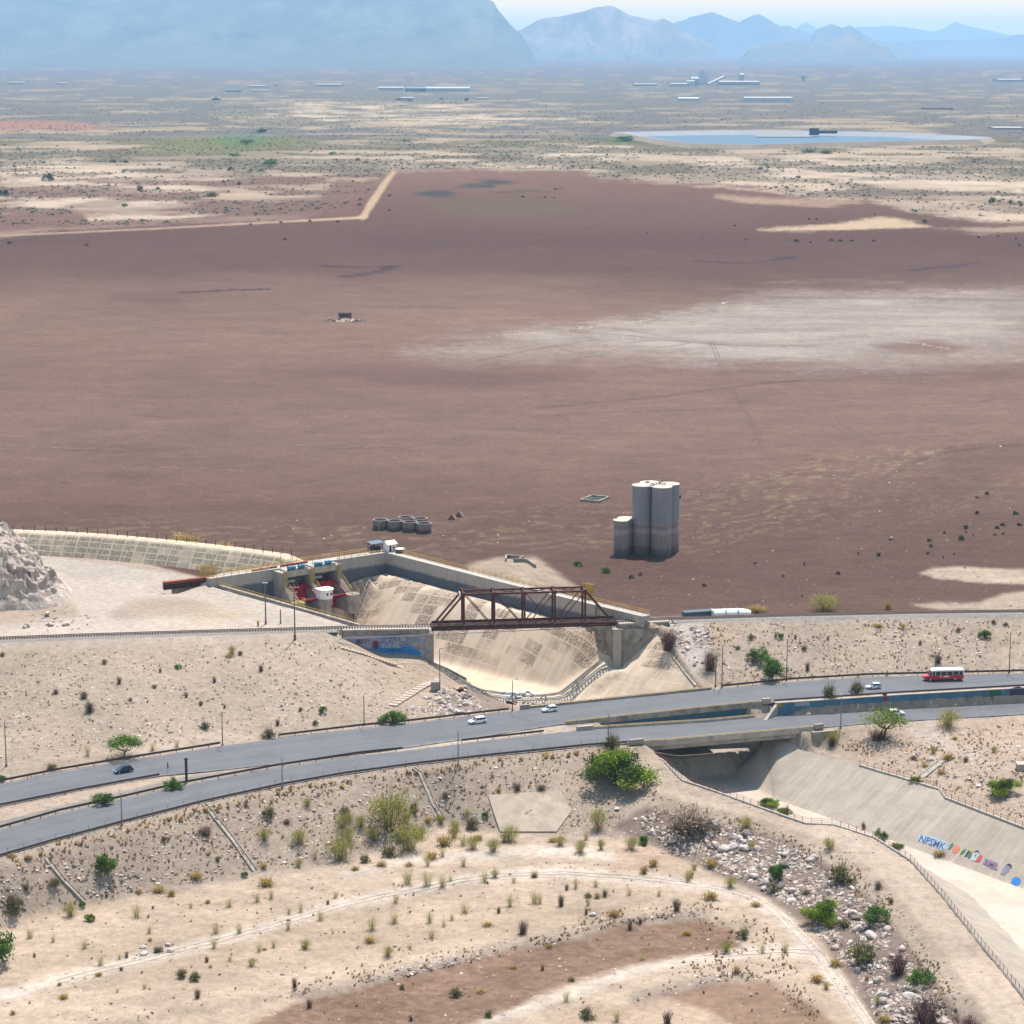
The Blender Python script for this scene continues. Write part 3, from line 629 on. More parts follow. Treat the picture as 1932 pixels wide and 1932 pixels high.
# drying cracks and streaks of the bed
bedn = t.noise(t.scale(geo, (.022, .05, 0)), 1.0, 8, 0.68, 0.6)
c2 = t.node('ShaderNodeVectorMath', {0: c}, operation='SCALE'); t.l.new(t.math('MULTIPLY', t.ramp(bedn, .3, .7, .84, 1.15), t.ramp(t.noise(t.scale(geo, (.11,.30,0)), 1.0, 7, .72, .4), .3, .7, .86, 1.13)), c2.inputs[3])
ck = t.node('ShaderNodeTexVoronoi', {'Vector': t.node('ShaderNodeVectorMath', {0: t.scale(geo, (.10,.22,0)), 1: t.node('ShaderNodeVectorMath', {0: t.node('ShaderNodeTexNoise', {'Vector': flat, 'Scale': .12, 'Detail': 4.0}).outputs[1], 1: (1.6,1.6,0)}, operation='MULTIPLY').outputs[0]}, operation='ADD').outputs[0], 'Scale': 1.0}, feature='DISTANCE_TO_EDGE')
cf = t.math('MULTIPLY', t.math('SUBTRACT', 1.0, t.ramp(ck.outputs[0], .0, .07)), t.ramp(t.noise(flat, .03, 4), .45, .62, 0, .34))
cm2 = t.mix(cf, c2.outputs[0], tuple(q*.6 for q in alb(118,92,84)))
c = t.mix(ma.outputs[2], c, cm2)
t.l.new(c, t.b.inputs['Base Color']); t.b.inputs['Roughness'].default_value = .95; t.b.inputs['Specular IOR Level'].default_value = .1
hb = t.math('ADD', t.math('MULTIPLY', g2, .5), t.math('MULTIPLY', sm, .35))
bp = t.node('ShaderNodeBump', {'Height': hb, 'Strength': .55, 'Distance': .5}); t.l.new(bp.outputs[0], t.b.inputs['Normal'])
ground = np_mesh('ground', np.stack([GXm, GYm, GZm], -1).reshape(-1, 3), GF, gm, cols={'Col': C.reshape(-1, 3), 'Msk': np.clip(np.stack([R_, Gm, Bm], -1), 0, 1).reshape(-1, 3)})
tag(ground, kind='structure')
def marks(name, lines, wd, rgb, pair=0.0, wav=0.0, seed=1, near=False):
    r = random.Random(seed); V = []; F = []
    for L in lines:
        pts = [G(u, v) if near else P(u, v, BZ) for u, v in L]; D_ = []
        for a, b in zip(pts[:-1], pts[1:]): D_ += [a.lerp(b, k/24) for k in range(24)]
        D_.append(pts[-1]); D_ = [Vector((sum(D_[min(max(i+k, 0), len(D_)-1)].x for k in range(-9, 10))/19, sum(D_[min(max(i+k, 0), len(D_)-1)].y for k in range(-9, 10))/19, 0)) for i in range(len(D_))]
        for off in ((-pair, pair) if pair else (0,)):
            n0 = len(V)
            for i, p in enumerate(D_):
                t_ = D_[min(i+1, len(D_)-1)]-D_[max(i-1, 0)]
                if t_.length < 1e-6: t_ = Vector((1,0,0))
                t_.normalize(); nr = Vector((-t_.y, t_.x, 0)); q = p+nr*(off+wav*(r.random()-.5)); w_ = wd*(.35+.9*r.random())
                dist = math.hypot(q.x, q.y); zz = float(H(q.x, q.y))-.10 if near else (float(bil(TC, q.x, q.y)) if (GX0 < q.x < GX1 and GY0 < q.y < GY1) else BZ)+.0*(dist > 800)
                zz += .16 if near else .07; V += [tuple(q+nr*w_+Vector((0,0,zz))), tuple(q-nr*w_+Vector((0,0,zz)))]
            F += [(n0+2*i, n0+2*i+1, n0+2*i+3, n0+2*i+2) for i in range(len(D_)-1)]
    return tag(np_mesh(name, np.array(V), np.array(F), mat('mark_'+name+str(seed), alb(*rgb), .95, .3, .05, spec=.05)), kind='structure')
marks('tyre_tracks', [[(1340,640),(1365,700),(1380,735),(1400,760),(1410,785),(1425,815),(1445,852)],[(1000,772),(1150,758),(1300,742),(1500,716),(1800,706)],[(1320,566),(1500,563),(1700,564),(1932,569)],[(1050,612),(1090,616),(1075,628),(1180,632),(1290,645),(1370,652),(1560,655)],[(1180,648),(1240,640),(1310,646),(1250,656),(1190,652)],[(1840,760),(1880,752),(1932,754)],[(1660,905),(1720,872),(1800,850),(1932,838)]], .2, (128,104,96), .9, .25, 1)
marks('drying_lines', [[(0,842),(120,846),(330,852),(520,842),(690,836)],[(520,858),(620,846),(800,842)],[(760,812),(1000,818),(1300,810)],[(280,880),(480,890)],[(1150,430),(1040,448),(880,452),(740,446)],[(990,465),(1060,476),(1200,478),(1420,470)],[(600,650),(780,652),(930,650)],[(300,595),(380,590),(430,588)],[(150,610),(300,622),(420,640)]], .7, (150,126,114), 0, 3.0, 2)
marks('dark_stains', [[(640,523),(690,518),(730,508),(746,500)],[(330,553),(420,548),(520,545)],[(1300,492),(1400,497),(1470,490),(1496,483)],[(600,500),(660,505),(740,503)],[(1700,512),(1790,503),(1850,496)]], 5.5, (90,66,68), 0, 8.0, 3)
marks('salt_lines', [[(905,636),(1010,628),(1060,623),(1150,612),(1250,602)],[(1240,598),(1290,590),(1330,588),(1340,578),(1390,566)],[(1430,640),(1560,648),(1680,642),(1730,648),(1800,660)],[(1300,610),(1420,600),(1560,606)],[(1480,585),(1600,580),(1760,590),(1900,588)],[(1150,640),(1300,632),(1450,636)],[(1690,630),(1800,640),(1932,636)]], 1.0, (196,182,170), 0, 5.0, 4)
marks('wheel_ruts', [[(1330,1670),(1380,1680),(1430,1697),(1480,1733),(1510,1764),(1537,1790),(1565,1825),(1590,1862),(1620,1905),(1655,1955)],[(100,1855),(200,1828),(330,1795),(520,1745),(650,1705),(780,1680),(900,1655),(1050,1645),(1200,1655),(1330,1672)],[(1540,1797),(1480,1792),(1400,1798),(1300,1808)]], .26, (226,208,190), .85, .2, 5, True)
# ------------------------------------------------------------------ mountains, each a ridged mesh standing on the plain
def mountain(name, sil, D, depth, rgb, seed, rgb2=None, gul=1.0):
    "sil: sky-line (u, v) at distance D; the slopes run down to the plain on both sides"
    u0, u1 = sil[0][0], sil[-1][0]; n = max(40, int((u1-u0)/2.2)); k = 46
    uu = np.linspace(u0, u1, n); vv = np.interp(uu, [q[0] for q in sil], [q[1] for q in sil])
    kx = D/FOC*1.0
    x = (uu-U0)*kx; hz = HC+(VH-vv)*kx*(1/CT); tp = np.clip(np.minimum(uu-u0, u1-uu)/25, 0, 1); hz = np.maximum(hz*(1+(0 if gul < 1 else 1)*.16*(fbm(x/420, x*0+seed, seed, 5)-.5))*tp-8*(1-tp), -8)
    s = np.linspace(-1.15, 1.15, 2*k+1)
    S, X = np.meshgrid(s, x); Hh = np.repeat(hz[:, None], 2*k+1, 1); Y = D+S*depth
    base = np.clip(1-np.abs(S), -.05, 1)
    prof = base**2.1*.72+base*.28
    nz = fbm(X/(depth*.35)+3.1*seed, Y/(depth*.5), seed, 5)-.5; rg = np.abs(fbm(X/(depth*.16), Y/(depth*.7), seed+9, 4)-.5)*2
    z = Hh*prof*(1+nz*.55*gul*(1-base))-rg*Hh*.34*gul*base*(1-base)*2.4
    z = np.where(np.abs(S) > 1.0, -30, z)
    Xw = X*np.minimum(Y/D, 1.0)
    V = np.stack([Xw, Y, z+BZ-6], -1); 
    m, t = newmat(name+'_rock'); g = t.node('ShaderNodeNewGeometry').outputs['Position']
    f = t.ramp(t.noise(t.scale(g, (1/520, 1/2600, 1/900)), 1.0, 9, .74), .40, .60)
    f2 = t.ramp(t.noise(t.scale(g, (1/140, 1/140, 1/140)), 1.0, 5, .7), .3, .7, .75, 1.25)
    cc = t.mix(f, rgb, rgb2 or tuple(q*.55 for q in rgb)); zz = t.node('ShaderNodeSeparateXYZ', {0: g}).outputs[2]; cc = t.mix(t.ramp(t.math('ADD', zz, t.math('MULTIPLY', t.noise(t.scale(g, (1/700, 1/700, 1/700)), 1.0, 5), 160)), 60, 330), (.082,.084,.078,1), cc); sc = t.node('ShaderNodeVectorMath', {0: cc}, operation='SCALE'); t.l.new(f2, sc.inputs[3])
    t.l.new(sc.outputs[0], t.b.inputs['Base Color']); t.b.inputs['Roughness'].default_value = 1; t.b.inputs['Specular IOR Level'].default_value = 0
    a = np.arange(n*(2*k+1)).reshape(n, 2*k+1)
    Fq = np.stack([a[:-1, :-1], a[1:, :-1], a[1:, 1:], a[:-1, 1:]], -1).reshape(-1, 4)
    return tag(np_mesh(name, V.reshape(-1, 3), Fq, m), kind='structure')
mountain('mountain', [(-900,30),(-500,6),(-200,-6),(0,-4),(120,-8),(260,-3),(400,-8),(560,-4),(700,-8),(820,-8),(880,-8),(905,-5),(920,2),(932,8),(940,22),(952,36),(962,47),(972,56),(984,68),(1000,90),(1020,105)], 24000, 7500, (.095,.10,.08), 3, (.045,.05,.045), .7)
mountain('mountain', [(940,98),(966,62),(980,55),(1010,44),(1056,33),(1090,24),(1110,16),(1122,14.5),(1150,16),(1164,22),(1181,31),(1206,34),(1230,39),(1246,36),(1262,44),(1285,62),(1330,82),(1360,100)], 29000, 2600, (.21,.155,.135), 11, (.07,.062,.056), 2.2)
mountain('mountain', [(1200,70),(1271,42),(1295,35),(1311,33),(1322,30),(1336,28),(1352,34),(1368,41),(1386,46),(1404,37),(1421,32),(1440,40),(1461,51),(1470,49),(1478,48),(1497,56),(1520,68),(1545,90)], 37000, 2600, (.09,.085,.075), 17)
mountain('mountain', [(1500,85),(1516,64),(1535,53),(1556,46),(1566,50),(1578,54),(1591,49),(1610,62),(1636,75),(1690,82),(1740,95)], 35000, 2400, (.10,.09,.08), 23)
mountain('hill', [(1380,97),(1420,90),(1441,84),(1470,78),(1506,76),(1522,79),(1536,82),(1552,77),(1566,73),(1580,68),(1596,65),(1612,72),(1640,82),(1664,92),(1690,103)], 25000, 1500, (.10,.095,.08), 29, (.15,.13,.11))
mountain('mountain', [(1470,60),(1491,54),(1503,47),(1511,44),(1520,49),(1531,55),(1560,62),(1590,56),(1611,52),(1640,52),(1666,50),(1700,54),(1746,61),(1765,55),(1775,48),(1786,44),(1800,48),(1815,53),(1846,58),(1880,66),(1930,72),(2300,60),(2560,75)], 52000, 3500, (.10,.10,.09), 31, gul=.6)
mountain('mountain', [(1600,84),(1646,78),(1700,77),(1746,76),(1816,75),(1850,74),(1870,72),(1881,72),(1900,66),(1911,66),(1925,69),(1990,72),(2200,62),(2500,80)], 40000, 3500, (.09,.085,.075), 37, gul=.6)
# ------------------------------------------------------------------ air
hm = bpy.data.materials.new('haze_air'); hm.use_nodes = True; t = NT(hm); t.n.clear()
HAZE_D = 3.5e-5
pv = t.node('ShaderNodeVolumePrincipled', {'Color': (.42,.68,1.0,1), 'Density': HAZE_D, 'Anisotropy': 0.0})
ho = t.node('ShaderNodeOutputMaterial'); t.l.new(pv.outputs[0], ho.inputs['Volume'])
hb_ = MB(); hb_.box((0, 28000, 325), (90000, 58500, 715)); haze = tag(hb_.build('haze', hm), kind='stuff')
# ------------------------------------------------------------------ concrete with panel joints, read from a surveyed (along, down, stain) attribute
def panel_mat(name, base, dark, cs, ct, jw=.1, jl=1.12, thr=.5, da=.6, streak=.16, tint=None):
    m, t = newmat(name)
    st = t.node('ShaderNodeAttribute', attribute_name='St').outputs['Color']; sp = t.node('ShaderNodeSeparateXYZ', {0: t.node('ShaderNodeAttribute', attribute_name='St').outputs['Vector']})
    geo = t.node('ShaderNodeNewGeometry').outputs['Position']
    s, q, k = sp.outputs[0], sp.outputs[1], sp.outputs[2]
    wv = t.math('MULTIPLY', t.math('SUBTRACT', t.noise(geo, .35, 3), .5), .5)
    s = t.math('ADD', s, wv)
    cell = t.node('ShaderNodeCombineXYZ', {0: t.math('FLOOR', t.math('DIVIDE', s, cs)), 1: t.math('FLOOR', t.math('DIVIDE', q, ct)), 2: 0.0}).outputs[0]
    wn = t.node('ShaderNodeTexWhiteNoise', {0: cell}, noise_dimensions='3D').outputs[0]
    low = t.noise(t.node('ShaderNodeCombineXYZ', {0: t.math('MULTIPLY', s, .05), 1: t.math('MULTIPLY', q, .07), 2: 3.0}).outputs[0], 1.0, 3)
    fs = t.math('FRACT', t.math('DIVIDE', s, cs)); ft = t.math('FRACT', t.math('DIVIDE', q, ct))
    js = t.math('LESS_THAN', fs, jw/cs); jt = t.math('LESS_THAN', ft, jw/ct*.8)
    on = t.ramp(t.math('ADD', t.math('MULTIPLY', wn, .35), low), thr+.12, thr+.26)
    grain = t.math('MULTIPLY', t.ramp(t.noise(t.node('ShaderNodeCombineXYZ', {0: t.math('MULTIPLY', s, .32), 1: t.math('MULTIPLY', q, .05), 2: 7.0}).outputs[0], 1.0, 5, .7), .34, .62, .86, 1.06), 1.0)
    grain = t.math('MULTIPLY', grain, t.ramp(t.noise(t.node('ShaderNodeCombineXYZ', {0: t.math('MULTIPLY', s, 1.3), 1: t.math('MULTIPLY', q, .12), 2: 0.0}).outputs[0], 1.0, 6, .7), .3, .7, 1-streak, 1+streak))
    mott = t.ramp(t.noise(geo, .5, 5, .6), .3, .7, .94, 1.05)
    eat = t.ramp(t.noise(geo, 1.6, 4, .7), .36, .52)
    stain = t.math('MULTIPLY', t.math('MULTIPLY', t.math('MULTIPLY', on, eat), k), da)
    stain = t.math('MULTIPLY', stain, t.math('SUBTRACT', 1.0, t.math('MAXIMUM', js, jt)))
    b = t.node('ShaderNodeAttribute', attribute_name='Col').outputs['Color'] if tint else tuple(base)+(1,)
    c = t.mix(stain, b, dark)
    c = t.mix(t.math('MULTIPLY', js, .5), c, tuple(min(.8, q_*jl) for q_ in base))
    sc = t.node('ShaderNodeVectorMath', {0: c}, operation='SCALE'); t.l.new(t.math('MULTIPLY', grain, mott), sc.inputs[3])
    t.l.new(sc.outputs[0], t.b.inputs['Base Color']); t.b.inputs['Roughness'].default_value = .9; t.b.inputs['Specular IOR Level'].default_value = .2
    return m
CONC = mat('concrete', alb(224,212,198), .9, .13, .5, bump=.1, dirt=alb(140,130,122), da=.45)
CONC_D = mat('concrete_old', alb(206,194,182), .9, .16, .45, bump=.1, dirt=alb(112,104,98), da=.6)
CONC_L = mat('concrete_pale', alb(226,214,200), .9, .08, .5, dirt=alb(186,172,158), da=.4)
RUST = mat('rusty_steel', alb(112,62,54), .8, .25, .8, dirt=alb(70,38,36), da=.6)
RUST_L = mat('rusty_rail', alb(150,100,86), .7, .2, .6)
STEEL = mat('galvanised_steel', alb(168,166,164), .5, .12, .8, metal=.3)
POLE = mat('pole_steel', alb(150,138,130), .6, .15, .8)
YEL = mat('yellow_paint', alb(250,204,84), .6, .15, .6, dirt=alb(170,120,60), da=.4)
WHITE = mat('white_paint', (.62,.61,.59), .6, .06, .8)
REDG = mat('red_gate_paint', alb(235,44,56), .55, .15, .5, dirt=alb(120,24,34), da=.4)
GLASS = mat('dark_glass', (.02,.025,.03), .12, .05, 1, spec=.6)
DARK = mat('dark_metal', (.03,.03,.035), .6, .2, 1)
ORANGE = mat('orange_primer', alb(214,112,52), .7, .15, .5)
BLUEM = mat('blue_motor_paint', alb(72,160,206), .5, .1, 1)
# channel lining ---------------------------------------------------
def fill_nan(R, n=8):
    R = R.copy()
    for _ in range(n):
        bad = np.isnan(R)
        if not bad.any(): break
        A = np.pad(np.where(bad, 0, R), 1); B = np.pad((~bad).astype(float), 1)
        sm = sum(A[1+i:A.shape[0]-1+i, 1+j:A.shape[1]-1+j] for i in (-1,0,1) for j in (-1,0,1)); ct = sum(B[1+i:B.shape[0]-1+i, 1+j:B.shape[1]-1+j] for i in (-1,0,1) for j in (-1,0,1))
        R = np.where(bad & (ct > 0), sm/np.maximum(ct, 1), R)
    return R
CF = fill_nan(CZ, 10); CF = np.where(np.isnan(CF), 0, CF); CF = CF*.4+blur(CF, 1.0)*.6
bnd = []
for i in range(len(CPOLY)):
    a, b = Vector(CPOLY[i]), Vector(CPOLY[(i+1) % len(CPOLY)]); n = max(1, int((b-a).length/1.2))
    bnd += [a.lerp(b, k/n) for k in range(n)]
bnd = [p for i, p in enumerate(bnd) if (p-bnd[i-1]).length > .05]
gx, gy = np.meshgrid(np.arange(-100, 170, 1.0), np.arange(400, 730, 1.0)); ok = in_poly(gx, gy, CPOLY)
toe_l = [Vector((p.x, p.y)) for p in dens(TOER[:-1], 1.2) if in_poly(np.array([p.x]), np.array([p.y]), CPOLY)[0]]
pts = bnd+toe_l+[Vector((x, y)) for x, y in zip(gx[ok], gy[ok])]
vs, es, fs, ov, oe, of = delaunay_2d_cdt(pts, [(i, (i+1) % len(bnd)) for i in range(len(bnd))]+[(len(bnd)+i, len(bnd)+i+1) for i in range(len(toe_l)-1)], [], 1, 1e-3)
va = np.array([(q.x, q.y) for q in vs]); fa = np.array([f for f in fs if len(f) == 3])
cen = va[fa].mean(1); fa = fa[in_poly(cen[:, 0], cen[:, 1], CPOLY)]
va = np.column_stack([va, bil(CF, va[:, 0], va[:, 1])])
sA = (va[:, 0]-va[:, 1]+600)*.7071; tA = (va[:, 0]+va[:, 1]-600)*.7071
pu, pv_ = proj(va[:, 0], va[:, 1], va[:, 2])
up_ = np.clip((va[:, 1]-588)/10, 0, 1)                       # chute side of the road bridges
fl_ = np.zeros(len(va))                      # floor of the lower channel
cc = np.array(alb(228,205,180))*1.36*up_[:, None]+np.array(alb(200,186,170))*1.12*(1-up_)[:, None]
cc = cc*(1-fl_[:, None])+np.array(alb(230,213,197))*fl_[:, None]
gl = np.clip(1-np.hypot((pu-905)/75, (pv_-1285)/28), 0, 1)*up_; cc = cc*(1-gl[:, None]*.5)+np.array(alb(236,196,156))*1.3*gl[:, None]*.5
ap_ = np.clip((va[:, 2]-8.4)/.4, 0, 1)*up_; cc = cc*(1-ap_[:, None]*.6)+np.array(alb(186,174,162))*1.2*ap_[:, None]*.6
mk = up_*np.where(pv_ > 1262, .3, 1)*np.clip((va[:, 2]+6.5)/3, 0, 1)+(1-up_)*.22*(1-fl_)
fz = np.stack([fa[:, 0], fa[:, 1], fa[:, 2]], -1)
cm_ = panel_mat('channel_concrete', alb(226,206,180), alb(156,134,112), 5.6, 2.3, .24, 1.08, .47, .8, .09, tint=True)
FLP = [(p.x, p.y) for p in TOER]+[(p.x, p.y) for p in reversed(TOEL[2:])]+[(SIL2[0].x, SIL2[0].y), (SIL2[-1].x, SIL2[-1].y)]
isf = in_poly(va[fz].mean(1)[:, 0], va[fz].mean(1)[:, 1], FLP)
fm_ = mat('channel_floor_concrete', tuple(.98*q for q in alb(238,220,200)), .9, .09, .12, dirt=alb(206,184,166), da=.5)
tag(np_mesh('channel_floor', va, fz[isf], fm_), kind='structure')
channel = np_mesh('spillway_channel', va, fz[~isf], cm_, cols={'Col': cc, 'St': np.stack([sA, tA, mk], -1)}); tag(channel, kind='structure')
def slab_on(name, line, sec, m, label=None, cat=None, parent=None, kind=None, group=None):
    b = MB(); b.sweep(line, sec); o = b.build(name, m, parent); return tag(o, label, cat, group, kind)
# roads ------------------------------------------------------------
def asphalt(name):
    m, t = newmat(name); g = t.node('ShaderNodeNewGeometry').outputs['Position']
    st = t.node('ShaderNodeSeparateXYZ', {0: t.node('ShaderNodeAttribute', attribute_name='St').outputs['Vector']})
    lane = t.noise(t.node('ShaderNodeCombineXYZ', {0: t.math('MULTIPLY', st.outputs[0], .02), 1: t.math('MULTIPLY', st.outputs[1], 7.0), 2: 0.0}).outputs[0], 1.0, 4, .6)
    f = t.math('MULTIPLY', t.ramp(lane, .3, .7, .82, 1.14), t.math('MULTIPLY', t.ramp(t.noise(g, 2.5, 5, .7), .3, .7, .9, 1.1), t.ramp(t.noise(t.scale(g, (.09,.09,.09)), 1.0, 5, .75), .42, .55, .9, 1.06)))
    edge = t.math('MULTIPLY', t.ramp(t.math('ABSOLUTE', t.math('SUBTRACT', st.outputs[1], .5)), .44, .5), t.ramp(t.noise(g, .5, 4), .4, .6))
    c = t.mix(t.math('MULTIPLY', edge, .55), alb(112,113,119), alb(190,174,160))
    sc = t.node('ShaderNodeVectorMath', {0: c}, operation='SCALE'); t.l.new(f, sc.inputs[3]); t.l.new(sc.outputs[0], t.b.inputs['Base Color'])
    t.b.inputs['Roughness'].default_value = .85; return m
def road(name, far, nr):
    N = 170; x0, x1 = max(far[0].x, nr[0].x)+5, min(far[-1].x, nr[-1].x)-5; X = np.linspace(x0, x1, N); K = 9
    f = np.array([on_line(far, x) for x in X]); n = np.array([on_line(nr, x) for x in X]); k = np.linspace(0, 1, K)
    V = f[:, None, :]*(1-k)[None, :, None]+n[:, None, :]*k[None, :, None]
    V[..., 2] += .05*np.sin(k*math.pi)[None, :]
    top = V.reshape(-1, 3); St = np.stack([np.repeat(X, K), np.tile(k, N), np.zeros(N*K)], -1)
    a = np.arange(N*K).reshape(N, K); F = [np.stack([a[:-1, :-1], a[:-1, 1:], a[1:, 1:], a[1:, :-1]], -1).reshape(-1, 4)]
    for j, sg in ((0, 1), (K-1, -1)):
        sk_ = V[:, j].copy(); sk_[:, 2] -= .45; i0 = len(top); top = np.vstack([top, sk_]); St = np.vstack([St, St.reshape(-1, 3)[a[:, j]]]); b = i0+np.arange(N)
        q = np.stack([a[:-1, j], a[1:, j], b[1:], b[:-1]], -1); F.append(q if sg > 0 else q[:, ::-1])
    me = np_mesh(name, top, np.vstack(F)[:, ::-1], asphalt('asphalt'), smooth=False, cols={'St': St})
    bm = bmesh.new(); bm.from_mesh(me.data); bmesh.ops.recalc_face_normals(bm, faces=bm.faces); bm.to_mesh(me.data); bm.free()
    return tag(me, kind='structure')
road('upper_road', UF, UN); road('lower_road', LF, LN)
# guard rails --------------------------------------------------------
BEAM = [(0,.32),(.06,.38),(.02,.50),(.06,.60),(.02,.70),(.06,.80),(0,.86),(-.03,.82),(-.03,.36)]
_pb = MB(); _pb.box((0,0,.30), (.14,.16,.9)); POSTM = _pb.build('post', POLE); POSTM_me = POSTM.data; bpy.data.objects.remove(POSTM)
def follow(line, step):
    out = []; acc = 0; L = dens(line, .25)
    for a, b in zip(L[:-1], L[1:]):
        acc += (b-a).length
        if acc >= step or not out: out.append((a.copy(), math.atan2(b.y-a.y, b.x-a.x))); acc = 0
    return out
def inst(name, me, parent, loc, rz=0.0):
    o = bpy.data.objects.new(name, me); COL.objects.link(o); o.parent = parent; o.location = loc; o.rotation_euler = (0, 0, rz); return o
GRM = mat('guard_rail_steel', alb(108,90,88), .55, .15, .5, metal=.2, dirt=alb(110,80,74), da=.5)
def guard(label, line, flip=1, group='steel guard rails along the two roads', step=4.0):
    line = [Vector(p) for p in line]; e = empty('guard_rail', line[0], 0, label, 'guard rail', group)
    loc = [p-line[0] for p in dens(line, 4)]
    b = MB(); b.sweep(loc, [(a*flip, z) for a, z in BEAM]); b.build('rail', GRM, e)
    for p, r in follow(line, step): inst('post', POSTM_me, e, p-line[0]+Vector((0,0,0)), r)
    return e
def seg(line, u0, u1):
    "piece of a road edge between two survey columns"
    D_ = dens(line, 1.0); return [p for p in D_ if u0 <= proj(p.x, p.y, p.z)[0] <= u1]
guard('dusty steel guard rail on the far side of the upper road below the rocky slope', offs(seg(UF, -40, 420), .7))
guard('steel guard rail on the far side of the upper road beside the rock pile', offs(seg(UF, 520, 966), .7))
guard('steel guard rail on the far side of the upper road behind the red bus', offs(seg(UF, 1362, 1990), .7))
guard('short steel guard rail on the sandy median at the left edge of the photo', offs(seg(UN, -40, 300), -.6), -1)
guard('long steel guard rail between the two roads behind the median bushes', offs(seg(LF, -40, 762), .7))
guard('rusty guard rail on the median just left of the road bridge', offs(seg(LF, 872, 1036), .9))
guard('dark guard rail on the near side of the lower road above the drain chutes', offs(seg(LN, -40, 1188), -.6), -1, step=3.0)
guard('dark guard rail along the top of the blue painted retaining wall', [p+Vector((0,0,.1)) for p in offs(seg(UN, 1452, 1990), -.7)], -1)
# wire fence behind the near guard rail
_fp = MB(); _fp.cyl((0,0,-.3), (0,0,2.2), .045, .04, 6); o_ = _fp.build('post', POLE); FPM = o_.data; bpy.data.objects.remove(o_)
fl = offs(seg(LN, -60, 1160), -1.3); fe = empty('wire_fence', fl[0], 0, 'thin wire fence on tall posts along the near edge of the lower road', 'fence')
for p, r in follow(fl, 3.9): inst('post', FPM, fe, p-fl[0]-Vector((0,0,.2)), r)
b = MB()
for h in (1.1, 1.6, 2.0): b.sweep([p-fl[0]+Vector((0,0,h)) for p in dens(fl, 6)], [(.008,0),(-.008,0),(0,.014)])
b.build('wire', POLE, fe)
# road bridges ---------------------------------------------------------
def bridge(label, fl, nl, mat_side, side_m=None):
    o = fl[0]; e = empty('road_bridge', o, 0, label, 'bridge')
    rel = lambda L, dz=0.0: [p-o+Vector((0,0,dz)) for p in L]
    b = MB(); n = 30; x0, x1 = max(fl[0].x, nl[0].x)-3, min(fl[-1].x, nl[-1].x)+3
    A = [on_line(fl, fl[0].x+(fl[-1].x-fl[0].x)*k/n) for k in range(n+1)]; B = [on_line(nl, nl[0].x+(nl[-1].x-nl[0].x)*k/n) for k in range(n+1)]
    vs = []; 
    for a, q in zip(A, B): vs += [a+Vector((0,0,-.07)), q+Vector((0,0,-.07)), q+Vector((0,0,-.45)), a+Vector((0,0,-.45))]
    vs = [v-o for v in vs]; F = []
    for k in range(n):
        for j in range(4): F.append((k*4+j, k*4+(j+1) % 4, k*4+4+(j+1) % 4, k*4+4+j))
    F += [(3,2,1,0), tuple(n*4+j for j in range(4))]; b.add(vs, F); b.build('deck', CONC_D, e)
    for k in range(5):
        t = (.02,.25,.5,.75,.985)[k]; L = [a.lerp(q, t)-o for a, q in zip(A, B)]
        g = MB(); g.sweep(L, [(-.25,-.46),(-.25,-2.9 if k == 4 and side_m else -2.0),(.25,-2.9 if k == 4 and side_m else -2.0),(.25,-.46)]); g.build('girder', side_m if k == 4 and side_m else CONC_D, e)
    for L, sg in ((A, 1), (B, -1)):
        L2 = [p-o for p in offs(L, .25*sg)]
        p = MB(); p.sweep(L2, [(.2*sg,-.9),(.2*sg,.55),(-.18*sg,.55),(-.18*sg,-.05),(-.02*sg,-.05),(-.02*sg,-.9)]); par = p.build('parapet', mat_side, e)
        r = MB(); r.sweep([q+Vector((0,0,.78)) for q in L2], [(.09,0),(0,.09),(-.09,0),(0,-.09)]); rl_ = r.build('rail', YEL, e)
        for q, rz in follow(L2, 2.6): inst('post', BPM, rl_, q+Vector((0,0,.66)), rz)
    return e
def paint_wall(name, blue, grey, lo, hi, seed):
    m, t = newmat(name); g = t.node('ShaderNodeTexCoord').outputs['Object']
    f = t.ramp(t.noise(t.scale(g, (.12,.12,.35)), 1.0, 5, .6, .4), lo, hi)
    f2 = t.ramp(t.noise(t.scale(g, (.6,.6,.2)), 1.0, 5, .7), .3, .7, .7, 1.2)
    c = t.mix(f, grey, blue); sc = t.node('ShaderNodeVectorMath', {0: c}, operation='SCALE'); t.l.new(f2, sc.inputs[3]); t.l.new(sc.outputs[0], t.b.inputs['Base Color']); t.b.inputs['Roughness'].default_value = .85
    return m
_bp = MB(); _bp.box((0,0,0), (.14,.14,.26)); o_ = _bp.build('post', YEL); BPM = o_.data; bpy.data.objects.remove(o_)
BL_F, BL_N = seg(UF, 1000, 1350), seg(UN, 1062, 1438)
GIRB = paint_wall('blue_girder_paint', alb(74,128,160), alb(120,128,136), .2, .5, 3)
bridge('concrete road bridge carrying the upper road over the spillway', BL_F, BL_N, CONC_D, GIRB)
BM_F, BM_N = seg(LF, 1113, 1424), seg(LN, 1208, 1538)
br2 = bridge('concrete road bridge carrying the lower road over the dark channel mouth', BM_F, BM_N, CONC)
_L = seg(LF, 1113, 1350); b = MB(); b.sweep([p-BM_F[0] for p in offs(_L, 3.6)], [(3.4,-3.2),(3.4,-2.7),(-3.6,-2.7),(-3.6,-3.2)]); b.build('sun_block_slab', CONC_D, br2)  # unseen slab added in the bridge gap to keep sun off the floor
def block(label, p, d, rz, m=None, z=None, cat='concrete block', name='end_block'):
    b = MB(); b.box((0,0,d[2]/2), d, 0, .97); o = b.build(name, m or CONC_D); o.location = (p.x, p.y, (p.z if z is None else z)-.15); o.rotation_euler = (0,0,rz); return tag(o, label, cat)
